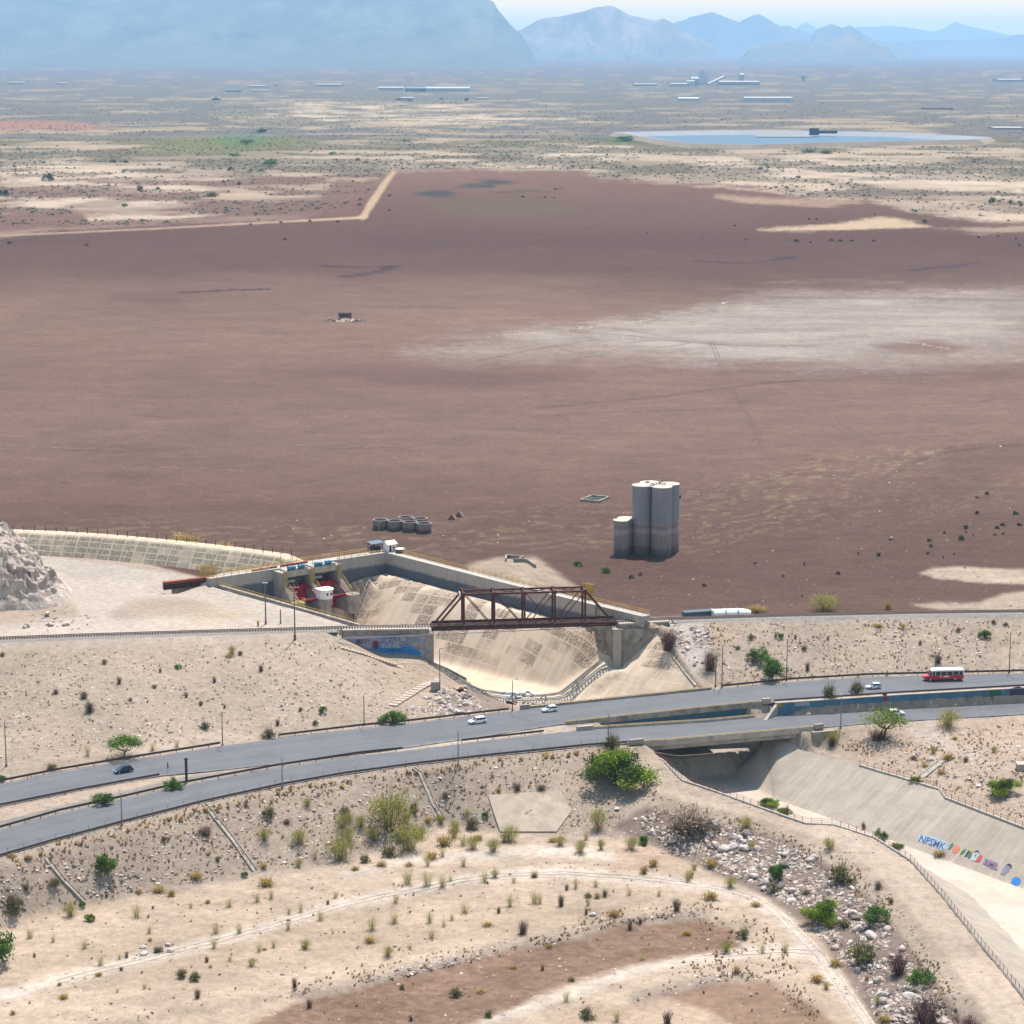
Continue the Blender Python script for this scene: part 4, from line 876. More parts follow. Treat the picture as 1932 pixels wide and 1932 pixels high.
def yaw(L): return math.atan2(L[-1].y-L[0].y, L[-1].x-L[0].x)
block('square concrete end block at the left end of the upper bridge, far side', offs(BL_F, .3)[0]-Vector((1.2,.5,0)), (2.6,.7,1.25), yaw(BL_F))
block('white concrete barrier block at the left end of the lower bridge, far side', offs(BM_F, .3)[0]-Vector((2.2,.8,0)), (4.2,.8,1.2), yaw(BM_F), CONC_L)
block('concrete end block at the left end of the lower bridge above the green bush', offs(BM_N, -.3)[0]-Vector((1.9,.7,0)), (3.6,.8,1.3), yaw(BM_N), CONC_D)
block('concrete end block at the right end of the upper bridge by the blue wall', offs(BL_N, -.3)[-1]+Vector((1.2,.35,0)), (2.2,.8,1.4), yaw(BL_N), CONC)
block('concrete end block at the right end of the lower bridge, near side', offs(BM_N, -.3)[-1]+Vector((1.3,.2,0)), (2.4,.8,1.3), yaw(BM_N), CONC_D)
# abutment masses at the ends of the spans
def mass(label, pts, z0, z1, m=None, name='abutment', cat='abutment', parent=None):
    b = MB(); b.prism([(p[0], p[1]) for p in pts], z0, z1); o = b.build(name, m or CONC_D, parent); return tag(o, label, cat)
e = yaw(BM_N); q = BM_N[-1]; d1 = Vector((math.cos(e), math.sin(e), 0)); d2 = Vector((-d1.y, d1.x, 0))
mass('stepped concrete abutment under the right end of the lower bridge', [q-d2*2.2-d1*1.0, q-d2*2.2+d1*5.5, q+d2*6+d1*5.5, q+d2*6-d1*1.0], -9.5, -1.4)
q = BM_N[0]; mass('concrete abutment under the left end of the lower bridge', [q-d2*.3-d1*4.0, q-d2*.3+d1*.2, q+d2*9+d1*.2, q+d2*9-d1*4.0], -6, -1.1)
q = BL_F[0]; mass('concrete abutment under the left end of the upper bridge', [q-d2*9-d1*3, q-d2*9-d1*.2, q-d2*.5-d1*.2, q-d2*.5-d1*3], -6, -.62)
q = BL_N[0]; mass('blue washed concrete abutment face beside the sandy median', [q-d2*1.5-d1*1.0, q-d2*1.5+d1*7, q+d2*4+d1*7, q+d2*4-d1*1.0], -5, -1.98, mat('blue_wash', alb(128,146,158), .8, .2, .6))
# retaining wall between the roads, with paint and graffiti ----------------
BWALL = paint_wall('faded_blue_paint', alb(92,146,178), alb(158,164,172), .2, .48, 1)
RW = offs(seg(UN, 1452, 2000), -1.2); ro = RW[0].copy()
rw = empty('retaining_wall', ro, 0, 'long blue painted retaining wall with graffiti between the two roads', 'wall')
b = MB(); L = [p-ro for p in RW]
vs = []; n = len(L)
for i, p in enumerate(L):
    a = L[min(i+1, n-1)]-L[max(i-1, 0)]; a.z = 0; a.normalize(); nr = Vector((a.y, -a.x, 0)); top = p.z+.12; bot = -1.6-ro.z
    vs += [Vector((p.x, p.y, top))+nr*.0, Vector((p.x, p.y, top))+nr*.45, Vector((p.x, p.y, bot))+nr*.5, Vector((p.x, p.y, bot))]
F = [(k*4+j, k*4+(j+1) % 4, k*4+4+(j+1) % 4, k*4+4+j) for k in range(n-1) for j in range(4)]+[(3,2,1,0), tuple((n-1)*4+j for j in range(4))]
b.add(vs, F); b.build('wall', BWALL, rw)
b = MB(); b.sweep([p+Vector((0,0,.12)) for p in offs(L, -.22)], [(1.2,0),(-.34,0),(-.34,.2),(1.2,.2)]); b.build('coping', CONC_L, rw)
def wall_spot(line, off, u, v):
    L = offs(line, off); return plumb(L, u, v), L
def blob_on(name, parent, org, line, off, uvs, m, th=.012):
    "painted patch: outline sighted on the wall face, laid on as a thin coat of paint"
    L = offs(line, off); pts = [plumb(L, u, v) for u, v in uvs]; n = len(pts)
    a, c = L[0], L[-1]; d = (c-a); d.z = 0; d.normalize(); nr = Vector((d.y, -d.x, 0))
    b = MB(); b.add([p-org for p in pts]+[p-org+nr*th for p in pts], [tuple(range(n)), tuple(reversed(range(n, 2*n)))]+[(k, (k+1) % n, n+(k+1) % n, n+k) for k in range(n)])
    return b.build(name, m, parent)
PT = lambda nm, c: mat('spray_'+nm, alb(*c), .8, .2, 1.2)
for nm, c, poly in (('green', (52,132,92), [(1743,575),(1800,555),(1900,550),(1905,600),(1870,640),(1790,655),(1743,640)]),('yellow', (214,176,60), [(585,385),(632,380),(640,402),(590,406)]),('red', (168,52,62), [(1172,332),(1196,330),(1200,362),(1184,374)]),('purple', (88,78,112), [(1850,305),(1900,292),(1932,300),(1932,340),(1860,345)]),('white', (196,206,214), [(700,378),(780,372),(784,394),(706,398)])):
    if nm == 'green': poly = [ (1745,312),(1805,305),(1815,340),(1750,347) ]
    blob_on('graffiti', rw, ro, RW, -.502, [ZE(*q) for q in poly], PT(nm, c))
b = MB(); q = RW[0]; dn = Vector((-.55,-.84,0)).normalized()
b.add([q+Vector((.3,0,.3)), q+dn*6.6+Vector((0,0,-2.2-q.z+1.0)), q+dn*6.6+Vector((0,0,-1.4-q.z)), q+Vector((.3,0,-1.4-q.z)), q+Vector((1.0,0,.3)), q+dn*6.6+Vector((.8,0,-2.2-q.z+1.0)), q+dn*6.6+Vector((.8,0,-1.4-q.z)), q+Vector((1.0,0,-1.4-q.z))], [(0,1,2,3),(7,6,5,4),(0,4,5,1),(1,5,6,2),(2,6,7,3),(3,7,4,0)])
tag(b.build('wing_wall', CONC), 'sloping concrete wing wall at the right end of the upper bridge', 'wall')
# railway ----------------------------------------------------------------
trk = empty('railway_track', (0,0,0), 0, 'single railway track running across the photo over the truss bridge', 'railway track')
T_ = [p+Vector((0,0,0)) for p in dens(RAILX, 6)]
for sg in (-.72, .72):
    b = MB(); b.sweep(offs(T_, sg), [(.07,.16),(-.07,.16),(-.07,.34),(.07,.34)]); b.build('rail', mat('rail_steel', alb(150,104,92), .5, .15, .8), trk)
b = MB()
for p, r in follow(RAILX, .75): b.box((p.x, p.y, p.z+.02), (.3, 2.5, .3), r)
tag(b.build('sleepers', mat('sleeper_wood', alb(106,92,84), .9, .25, .6), trk), kind='stuff')
b = MB()
for L in (rl, rr): b.sweep([p for p in dens(L, 5)], [(3.0,-.5),(2.0,-.07),(-2.0,-.07),(-3.0,-.5)])
tag(b.build('railway_ballast', mat('ballast', alb(172,164,158), .95, .3, 2.5, bump=.4)), kind='structure')
# ------------------------------------------------------------------ curved gravity dam at the left
DL = dens(ext(DAM, 30, 7), 2.0); N = len(DL); sec = [(3.0,-13),(3.0,0),(0.2,.12),(-1.2,-.1),(-1.9,-.6),(-4.2,-3.3),(-6.4,-6.2),(-7.0,-8.0)]
_x1 = DAM[-1].x
for p in DL: p.z -= max(0, p.x-_x1+2)*.28
V = []; ST_ = []; acc = 0
for i, p in enumerate(DL):
    a = DL[min(i+1, N-1)]-DL[max(i-1, 0)]; a.z = 0; a.normalize(); nr = Vector((-a.y, a.x, 0))
    if i: acc += (DL[i]-DL[i-1]).length
    cs_ = 0
    for j, (q, z) in enumerate(sec):
        if j: cs_ += math.hypot(q-sec[j-1][0], z-sec[j-1][1])
        V.append(p+nr*q+Vector((0,0,z))); ST_.append((acc, cs_-13, 1.0 if j >= 4 else 0.0))
K = len(sec); a = np.arange(N*K).reshape(N, K)
Fq = np.stack([a[:-1, :-1], a[:-1, 1:], a[1:, 1:], a[1:, :-1]], -1).reshape(-1, 4)
DAMM = panel_mat('dam_concrete', alb(238,218,190), alb(128,118,106), 4.2, 2.05, .5, 1.05, .40, .65, .24)
dm = np_mesh('dam', np.array([tuple(v) for v in V]), Fq[:, ::-1], DAMM, smooth=False, cols={'St': np.array(ST_)})
_b = bmesh.new(); _b.from_mesh(dm.data); bmesh.ops.holes_fill(_b, edges=[e_ for e_ in _b.edges if e_.is_boundary], sides=0); _b.to_mesh(dm.data); _b.free(); tag(dm, 'curved concrete dam with dark stained panels behind the white plaza', 'dam')
fo = offs(DAM, 1.6); fe = empty('fence', fo[0], 0, 'row of rusty fence posts along the crest of the curved dam', 'fence')
_fp = MB(); _fp.cyl((0,0,-.1), (0,0,1.7), .12, .11, 6); o_ = _fp.build('post', RUST); CFM = o_.data; bpy.data.objects.remove(o_)
for p, r in follow(fo, 3.35): inst('post', CFM, fe, p-fo[0], r)
# ------------------------------------------------------------------ yellow handrail
_hp = MB(); _hp.cyl((0,0,-.05), (0,0,1.1), .07, .07, 6); o_ = _hp.build('post', YEL); HPM = o_.data; bpy.data.objects.remove(o_)
def handrail(label, line, step=2.4, m=None, hs=(.55, 1.1), group=None, me=None, name='handrail', r=.075):
    line = [Vector(p) for p in line]; e = empty(name, line[0], 0, label, 'railing', group)
    for h in hs:
        b = MB(); b.sweep([p-line[0]+Vector((0,0,h)) for p in dens(line, 5)], [(r,0),(0,r),(-r,0),(0,-r)]); b.build('rail', m or YEL, e)
    for p, rz in follow(line, step): inst('post', me or HPM, e, p-line[0], rz)
    return e
# right wing wall
def wallbox(name, line, th, dz0, dz1, m, label=None, cat='wall', parent=None, org=None, behind=True):
    org = org or Vector((0,0,0)); L = [p-org for p in line]; a, c = (th, 0) if behind else (0, -th)
    b = MB(); b.sweep(L, [(c, dz0), (c, dz1), (a, dz1), (a, dz0)]); o = b.build(name, m, parent); return tag(o, label, cat if label else None)
WCON = mat('wing_wall_concrete', alb(228,216,206), .9, .14, .35, dirt=alb(160,148,142), da=.5)
_m, _t = newmat('foot_shade_wall'); _g = _t.node('ShaderNodeNewGeometry').outputs['Position']; _z = _t.node('ShaderNodeSeparateXYZ', {0: _g}).outputs[2]
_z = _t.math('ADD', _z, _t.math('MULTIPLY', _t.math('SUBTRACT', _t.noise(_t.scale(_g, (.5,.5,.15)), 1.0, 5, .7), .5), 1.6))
_c = _t.mix(_t.ramp(_z, 10.2, 11.0), alb(120,124,138), alb(222,210,200)); _sc = _t.node('ShaderNodeVectorMath', {0: _c}, operation='SCALE'); _t.l.new(_t.ramp(_t.noise(_t.scale(_g, (.9,.9,.12)), 1.0, 6, .7), .3, .7, .8, 1.12), _sc.inputs[3]); _t.l.new(_sc.outputs[0], _t.b.inputs['Base Color']); _t.b.inputs['Roughness'].default_value = .9; SWALL = _m  # lower wall coloured blue-grey to stand for shade in the trench
ww = empty('wing_wall', WALL[0], 0, 'long straight concrete wing wall with yellow railing to the right of the gates', 'wall')
_wd = dens(WALL, 2); _wa = [p for p in _wd if proj(p.x, p.y, 14)[0] < 1130]; _wb = [p for p in _wd if proj(p.x, p.y, 14)[0] >= 1126]
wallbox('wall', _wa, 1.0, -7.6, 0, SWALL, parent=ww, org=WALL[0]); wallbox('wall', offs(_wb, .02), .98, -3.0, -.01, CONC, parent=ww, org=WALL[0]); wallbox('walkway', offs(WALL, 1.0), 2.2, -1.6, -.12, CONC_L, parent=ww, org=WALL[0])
handrail('yellow handrail along the top of the long right wing wall', offs(WALL, 2.9), group=None)
GD = (GATE[1]-GATE[0]); GD.z = 0; GD.normalize(); E2 = Vector((GD.y, -GD.x, 0)); GYAW = math.atan2(GD.y, GD.x)
GEND = GATE[1].lerp(WALL[0], .0)
gw = empty('wing_wall', GATE[0], 0, 'concrete wing wall holding the plaza and the red gates, left of the corner hut', 'wall')
G0, G1 = GATE[0]-GD*2, WALL[0]; G1 = Vector((G1.x, G1.y, 14))
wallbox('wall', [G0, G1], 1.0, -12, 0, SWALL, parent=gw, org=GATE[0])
wallbox('walkway', offs([G0, G1+GD*2.5], 1.0), 3.4, -1.6, -.12, CONC_L, parent=gw, org=GATE[0])
OFFL = offs([GATE[0]-GD*10, GATE[1]+GD*10], -4.8)
def at_u(line, u, z):
    lo, hi = 0.0, 1.0
    for _ in range(50):
        m = (lo+hi)/2; q = line[0].lerp(line[-1], m)
        if proj(q.x, q.y, z)[0] < u: lo = m
        else: hi = m
    q = line[0].lerp(line[-1], lo); q.z = z; return q
PF = [at_u(OFFL, u, 14.0) for u in (537, 588, 640)]
gs = empty('spillway_gate_house', PF[1], 0, 'concrete gate structure with two red radial gates, three piers and yellow stairs', 'gate structure')
def loc(p, a, b, z): q = p+GD*a+E2*b; return Vector((q.x-PF[1].x, q.y-PF[1].y, z-14.0))
def gbox(mb, p, a0, a1, b0, b1, z0, z1): 
    c = loc(p, (a0+a1)/2, (b0+b1)/2, (z0+z1)/2); mb.box(c, (a1-a0, b1-b0, z1-z0), GYAW)
PCON = mat('pier_concrete', alb(214,202,192), .9, .18, .5, dirt=alb(140,130,126), da=.5)
YCOL = mat('yellow_washed_concrete', alb(204,182,124), .8, .15, .5)
STEP_M = mat('stair_treads', alb(206,196,182), .9, .1, 1)
for i, p in enumerate(PF):
    b = MB(); gbox(b, p, -.95, .95, -5.4, .1, 0.5, 13.55)
    q = [loc(p, sa*.9, bb, zz) for sa in (-1, 1) for bb, zz in ((.1,.5),(9.2,.5),(9.2,6.2),(5.0,6.2),(.1,9.6))]
    b.add(q, [(4,3,2,1,0),(5,6,7,8,9),(0,1,6,5),(1,2,7,6),(2,3,8,7),(3,4,9,8),(4,0,5,9)])
    pr = b.build('pier', PCON, gs)
    b = MB(); gbox(b, p, -.7, .7, .1, .5, 9.2, 14.0); b.build('column', YCOL, pr)
    b = MB(); c = loc(p, 0, 7.3, 4.1); b.lathe([(2.05,0),(2.1,2.1),(0,2.1)], c, 14)
    b.lathe([(1.7,-3.6),(1.75,0),(0,0)], loc(p, 0, 7.2, 4.1), 12); b.build('platform', PCON if i else YCOL, pr)
    b = MB()
    for k in range(10):
        gbox(b, p, -.55, .55, .5+k*.46, 1.0+k*.46, 9.55-(k+1)*.33, 9.6-k*.33)
    st = b.build('stair', STEP_M, pr)
    for sg in (-.95, .95):
        b = MB(); b.bar(loc(p, sg, .4, 10.7), loc(p, sg, 5.2, 7.4), .07); b.bar(loc(p, sg, .4, 10.2), loc(p, sg, 5.2, 6.9), .06)
        for k in range(5): b.bar(loc(p, sg, .5+k*1.15, 9.5-k*.8), loc(p, sg, .5+k*1.15, 10.65-k*.8), .06)
        b.build('stair_rail', YEL, st)
    if i != 1:
        b = MB()
        for h in (7.25, 6.75): 
            ps = [loc(p, 2.0*math.cos(t), 7.3+2.0*math.sin(t), h) for t in np.linspace(-.4, math.pi+.4, 12)]
            for u_, v_ in zip(ps[:-1], ps[1:]): b.bar(u_, v_, .06)
        for t in np.linspace(-.4, math.pi+.4, 7): b.bar(loc(p, 2*math.cos(t), 7.3+2*math.sin(t), 6.2), loc(p, 2*math.cos(t), 7.3+2*math.sin(t), 7.25), .06)
        b.build('platform_rail', YEL, pr)
for i in (0, 1):
    p, q = PF[i], PF[i+1]; wd = (q-p).length
    b = MB(); R = 9.0; n = 14; vs = []
    for k in range(n+1):
        t = -.62+.95*k/n
        for a in (1.0, wd-1.0): vs.append(loc(p, a, 7.2-R*math.cos(t), 6.2+R*math.sin(t)))
    for k in range(n+1):
        t = -.62+.95*k/n
        for a in (1.0, wd-1.0): vs.append(loc(p, a, 7.2-(R-.25)*math.cos(t), 6.2+(R-.25)*math.sin(t)))
    m0 = 2*(n+1); F = []
    for k in range(n): F += [(2*k, 2*k+1, 2*k+3, 2*k+2), (m0+2*k+2, m0+2*k+3, m0+2*k+1, m0+2*k), (2*k+2, m0+2*k+2, m0+2*k, 2*k), (2*k+1, m0+2*k+1, m0+2*k+3, 2*k+3)]
    F += [(0, m0, m0+1, 1), (2*n, 2*n+1, m0+2*n+1, m0+2*n)]; b.add(vs, F)
    for a in np.linspace(1.3, wd-1.3, 7):
        for k in range(n): b.bar(vs[m0+2*k].lerp(vs[m0+2*k+1], (a-1)/(wd-2)), vs[m0+2*k+2].lerp(vs[m0+2*k+3], (a-1)/(wd-2)), .18, .3)
    gt = b.build('gate_leaf', REDG, gs)
    b = MB()
    for a in (1.25, wd-1.25):
        for z in (3.2, 9.0): b.bar(loc(p, a, -.8, z), loc(p, a, 5.9, 6.0), .3)
    b.bar(loc(p, 1.0, 5.7, 6.0), loc(p, wd-1.0, 5.7, 6.0), .4); b.bar(loc(p, 1.25, 2.0, 6.6), loc(p, wd*.5, 5.7, 6.0), .3)
    b.build('gate_arm', mat('red_arm_paint', alb(206,52,72), .55, .1, 1), gt)
    b = MB(); gbox(b, p, .95, wd-.95, -.9, 0, 12.1, 14.0); gbox(b, p, .95, wd-.95, -5.2, -.9, 13.5, 13.95); b.build('deck_beam', CONC, gs)
    b = MB(); gbox(b, p, 1.1, wd*.45, -1.5, -1.2, 10.2, 10.9); b.build('lintel_panel', CONC_L, gs)
    hb2 = MB(); gbox(hb2, p, 1.2, wd-1.2, -.8, -.2, 14.0, 14.25); ho_ = hb2.build('hoist', DARK, gs)
    for a in (2.0, 3.4, 5.6, 6.4):
        b = MB(); c = loc(p, a, -.5, 14.8); b.cyl(c-GD*.55, c+GD*.55, .62 if a != 3.4 else .45, None, 12); gbox(b, p, a-.4, a+.4, -.9, -.1, 14.2, 14.5); b.build('motor', BLUEM, ho_)
# control cabin on the middle pier
cb = empty('control_cabin', PF[1]+E2*7.3, GYAW, 'small white control cabin with two windows on the middle gate pier', 'cabin'); cb.location.z = 6.2
hexp = [(-2.0,1.9),(-2.1,-.6),(-1.2,-2.1),(1.2,-2.1),(2.1,-.6),(2.0,1.9)]
b = MB(); b.prism(hexp, 0, 2.6); b.build('wall', WHITE, cb)
b = MB(); b.prism([(x*1.14, y*1.14) for x, y in hexp], 2.602, 2.85); b.build('roof', mat('white_roof', (.75,.75,.74), .6, .05, 1), cb)
for x, y, r in ((-.55,-2.13,0),(.75,-2.13,0),(1.69,-1.37,1.03)):
    b = MB(); b.box((x, y, 1.5), (.75,.08,.9), r); f_ = b.build('window', WHITE, cb); b = MB(); b.box((x+.03*math.sin(r), y-.03*math.cos(r), 1.5), (.62,.08,.76), r); b.build('pane', GLASS, f_)
# stop-log beams, light masts, corner hut and drum
for k, (a0, a1) in enumerate(((-7.5, 1.2), (2.5, 12.0))):
    p = PF[0]; c = p+GD*((a0+a1)/2)-E2*(6.2+k*.5); b = MB()
    b.box((0,0,.35), (a1-a0, .5, .12), 0); b.box((0,0,-.15), (a1-a0,.5,.12), 0); b.box((0,0,.1), (a1-a0,.14,.4), 0)
    for j in range(6): b.box(((j-2.5)*(a1-a0)/6,0,.1), (.1,.46,.38), 0)
    o = b.build('stop_log_beam', ORANGE); o.location = (c.x, c.y, 14.1); o.rotation_euler = (0,0,GYAW+.02); tag(o, ['long orange steel beam lying on the deck behind the left red gate','long red orange steel beam lying on the deck behind the right red gate'][k], 'steel beam')
_mm = MB(); _mm.cyl((0,0,0), (0,0,6.4), .09, .06, 7); _mm.bar((0,0,6.35), (.5,-.5,6.6), .06); o_ = _mm.build('pole', YEL); MAST = o_.data; bpy.data.objects.remove(o_)
_ml = MB(); _ml.box((.6,-.6,6.55), (.5,.25,.15), -.78); o_ = _ml.build('lamp_head', STEEL); MASTL = o_.data; bpy.data.objects.remove(o_)
def mast(x, y, z, label, h=1.0):
    e = empty('light_mast', (x, y, z), 0, label, 'light pole', 'thin yellow light poles around the gate deck'); e.scale = (1,1,h)
    inst('pole', MAST, e, (0,0,0)); inst('lamp_head', MASTL, e, (0,0,0))
for zx, zy, tag_ in ((87,465,'behind the left orange beam'),(300,525,'in front of the left orange beam'),(440,412,'between the two orange beams'),(683,450,'between the two groups of blue motors'),(797,362,'at the right end of the orange beams'),(1008,385,'above the right gate pier'),(1487,150,'beside the corner hut')):
    u, v = Z7(zx, zy); p = P(u, v, 13.9); mast(p.x, p.y, 13.9, 'thin yellow light pole '+tag_, .9)
handrail('yellow handrail on the reservoir side of the gate deck', [p for p in offs([GATE[0]+GD*2, WALL[0]-GD*4], 4.2)])
handrail('yellow handrail on the downstream edge of the wall between gates and corner hut', [PF[2]+GD*2-E2*-4.2*-1, WALL[0]-GD*2+E2*.3], hs=(.5,1.0))
handrail('yellow handrail along the plaza edge above the gate channel', [p+Vector((0,0,.1)) for p in PLZ], r=.06)
handrail('yellow handrail on the wall top left of the gates', [GATE[0]+E2*.2, PF[0]-E2*5.2-GD*2])
wallbox('plaza_wall', [p+Vector((0,0,.12)) for p in offs(PLZ, .35)], .7, -10, 0, PCON, 'concrete retaining wall under the plaza railing beside the gate channel', behind=True)
hp = WALL[0]+Vector((1.0, 2.6, 0)); hy = GYAW
hut = empty('corner_hut', (hp.x, hp.y, 13.9), hy, 'tiny white hut with pitched white roof at the corner of the wing walls', 'hut')
b = MB(); b.box((0,0,1.2), (3.0,2.6,2.4)); b.add([(-1.5,-1.3,2.4),(1.5,-1.3,2.4),(-1.5,1.3,2.4),(1.5,1.3,2.4),(-1.5,0,3.1),(1.5,0,3.1)], [(0,4,2),(1,3,5),(0,1,5,4),(2,4,5,3)]); b.build('wall', WHITE, hut)
b = MB()
for s in (-1, 1): b.add([(-1.8,s*1.7,2.32),(1.8,s*1.7,2.32),(1.8,0,3.2),(-1.8,0,3.2),(-1.8,s*1.7,2.42),(1.8,s*1.7,2.42),(1.8,0,3.3),(-1.8,0,3.3)], [(0,1,2,3),(7,6,5,4),(0,4,5,1),(1,5,6,2),(3,7,4,0)])
b.build('roof', MATS['white_roof'], hut)
for x, y, dx, dy in ((-.6,-1.32,.7,.06),(.7,-1.32,.6,.06),(1.52,0,.06,.7)):
    b = MB(); b.box((x,y,1.35 if x > -.5 else 1.0), (dx,dy,.8 if x > -.5 else 1.9)); b.build('window' if x > -.5 else 'door', GLASS if x > -.5 else DARK, hut)
p = P(*Z7(1440,285), 13.9); fr_ = empty('trash_rake', (p.x, p.y+1.2, 13.9), hy, 'dark blue green machine frame beside the tiny white corner hut', 'machine')
TEAL = mat('teal_machine_paint', alb(58,92,112), .5, .2, .8)
b = MB()
for x in (-2.0, 0.0, 2.0):
    for y in (-1.0, 1.0): b.bar((x,y,0), (x,y,2.3), .16)
for y in (-1.0, 1.0): b.bar((-2.1,y,2.3), (2.1,y,2.3), .2)
for x in (-2.0, 0.0, 2.0): b.bar((x,-1,2.3), (x,1,2.3), .16)
b.build('frame', TEAL, fr_)
b = MB(); b.add([(-2.3,-1.4,2.42),(2.3,-1.4,2.42),(2.3,1.3,2.9),(-2.3,1.3,2.9),(-2.3,-1.4,2.5),(2.3,-1.4,2.5),(2.3,1.3,2.98),(-2.3,1.3,2.98)], [(3,2,1,0),(4,5,6,7),(0,1,5,4),(1,2,6,5),(2,3,7,6),(3,0,4,7)]); b.build('roof', mat('blue_sheet', alb(96,128,150), .5, .15, .8), fr_)
b = MB(); b.cyl((-1.6,0,1.0), (-.3,0,1.0), .8, None, 14); b.box((1.0,0,.7), (1.3,1.2,1.3)); b.build('drum', DARK, fr_)
p = P(*Z7(1738,300), 13.9); e = empty('round_tank', (p.x, p.y+.4, 13.9), 0, 'low round brown tank with white lid beside the corner hut', 'tank')
b = MB(); b.lathe([(0,0),(1.25,0),(1.35,.5),(1.25,1.15)], (0,0,0), 18); b.build('body', mat('brown_tank', alb(142,106,84), .7, .2, 1), e)
b = MB(); b.lathe([(1.4,1.15),(1.4,1.27),(.5,1.42),(0,1.45)], (0,0,0), 18); b.build('lid', WHITE, e)
# stacked rusty stop logs on the plaza, yellow tank frame
for k, (za, zc_) in enumerate((((878,487),(1015,465)),((1018,470),(1150,448)))):
    a = P(*ZA(za[0], za[1]+18), 11.5); c = P(*ZA(zc_[0], zc_[1]+22), 11.6); d = (c-a); L_ = d.length; e = empty('stop_log_stack', a.lerp(c, .5), math.atan2(d.y, d.x), ['left half of the rusty red steel stop logs stacked on the plaza','right half of the rusty red steel stop logs stacked against the wall end'][k], 'steel stack')
    for j in range(3):
        b = MB(); z = .1+j*.8
        b.box((0,0,z+.05), (L_, 1.7, .1)); b.box((0,0,z+.68), (L_, 1.7, .1)); b.box((0,.5,z+.36), (L_-.1, .1, .55)); b.box((0,-.5,z+.36), (L_-.1, .1, .55))
        for i_ in range(7): b.box(((i_-3)*L_/6.6,0,z+.36), (.1,1.6,.55))
        b.build('stop_log', mat('stop_log_top', alb(190,116,92), .8, .2, .8) if j == 2 else RUST, e)
handrail('yellow handrail along the low crest road wall left of the gates', W([(330,1107,11.6),(372,1099,12.4),(404,1092,13.4)]))
wallbox('low_wall', W([(324,1110,11.3),(372,1102.5,12.0),(406,1095,13.2)]), .6, -2.5, 0, CONC_L, 'low concrete wall sloping up to the left end of the gate deck')
# ------------------------------------------------------------------ rail bridge
pL, pR = P(817.7,1189.3,10.7), P(1160.5,1179.5,10.7); TD = (pR-pL).normalized(); TN = Vector((-TD.y, TD.x, 0)); TL = (pR-pL).length
mid = pL.lerp(pR, .5); th = Zof(mid.x, mid.y, 1118.5)-10.7; WID = 5.0
TR = mat('truss_rust', alb(122,66,60), .75, .22, .7, dirt=alb(84,44,42), da=.6)
tb = empty('truss_bridge', (pL.x, pL.y, 10.7), math.atan2(TD.y, TD.x), 'rusty red steel truss railway bridge over the spillway', 'bridge')
pn = TL/6
for side, y in ((0, 0.0), (1, WID)):
    sd_ = MB(); sd_.bar((pn,y,th), (pn*5,y,th), .42, .48); sd_.bar((0,y,0), (pn,y,th), .42, .48); sd_.bar((TL,y,0), (pn*5,y,th), .42, .48)
    for k in range(1, 6): sd_.box((pn*k, y, th), (1.0,.54,.9))
    ch = sd_.build('top_chord', TR, tb)
    b = MB(); b.bar((-.4,y,.15), (TL+.4,y,.15), .4, .45)
    for k in range(7): b.box((pn*k, y, .35), (1.1,.46,.95))
    b.build('bottom_chord', TR, tb)
    for k in range(1, 6):
        b = MB()
        for s in (-.13, .13): b.bar((pn*k+s,y,0), (pn*k+s,y,th), .07, .3)
        for j in range(10): b.bar((pn*k-.13,y+.1*(-1)**j,th*j/10), (pn*k+.13,y+.1*(-1)**j,th*(j+1)/10), .04, .05)
        b.build('vertical_post', TR, tb)
    for a, za, c, zc_, wv in ((1,th,2,0,.24),(2,th,3,0,.24),(2,0,3,th,.13),(3,0,4,th,.24),(3,th,4,0,.13),(4,0,5,th,.24)):
        b = MB()
        b.bar((pn*a,y,za), (pn*c,y,zc_), wv, wv)
        b.build('diagonal', TR, tb)
for k in range(1, 6):
    b = MB(); b.bar((pn*k,0,th), (pn*k,WID,th), .3, .45); b.build('top_strut', TR, tb)
    if k < 5:
        b = MB(); b.bar((pn*k,0,th), (pn*(k+1),WID,th), .14, .2); b.bar((pn*k,WID,th-.02), (pn*(k+1),0,th-.02), .14, .2); b.build('top_bracing', TR, tb)
for k in range(7):
    b = MB(); b.bar((pn*k,.2,.35), (pn*k,WID-.2,.35), .35, 1.2); b.build('floor_beam', TR, tb)
for y in (WID/2-.9, WID/2+.9):
    b = MB(); b.bar((0,y,.42), (TL,y,.42), .3, 1.25); b.build('stringer', TR, tb)
for s, y in ((1, .55), (1, WID-.55)):
    b = MB(); b.bar((-.2,y,.62), (TL+.2,y,.62), .12, 1.9); b.build('edge_plate', TR, tb)
b = MB(); b.bar((pn*.9,.1,th-.95), (pn*.9,WID-.1,th-.95), .1, 1.0); b.bar((pn*5.1,.1,th-.95), (pn*5.1,WID-.1,th-.95), .1, .6); b.build('portal_bracing', TR, tb)
b = MB(); b.box((pn*.9-.2, 1.0, th-.35), (.2, 1.9, 1.7), 0); b.build('portal_sign', WHITE, tb)
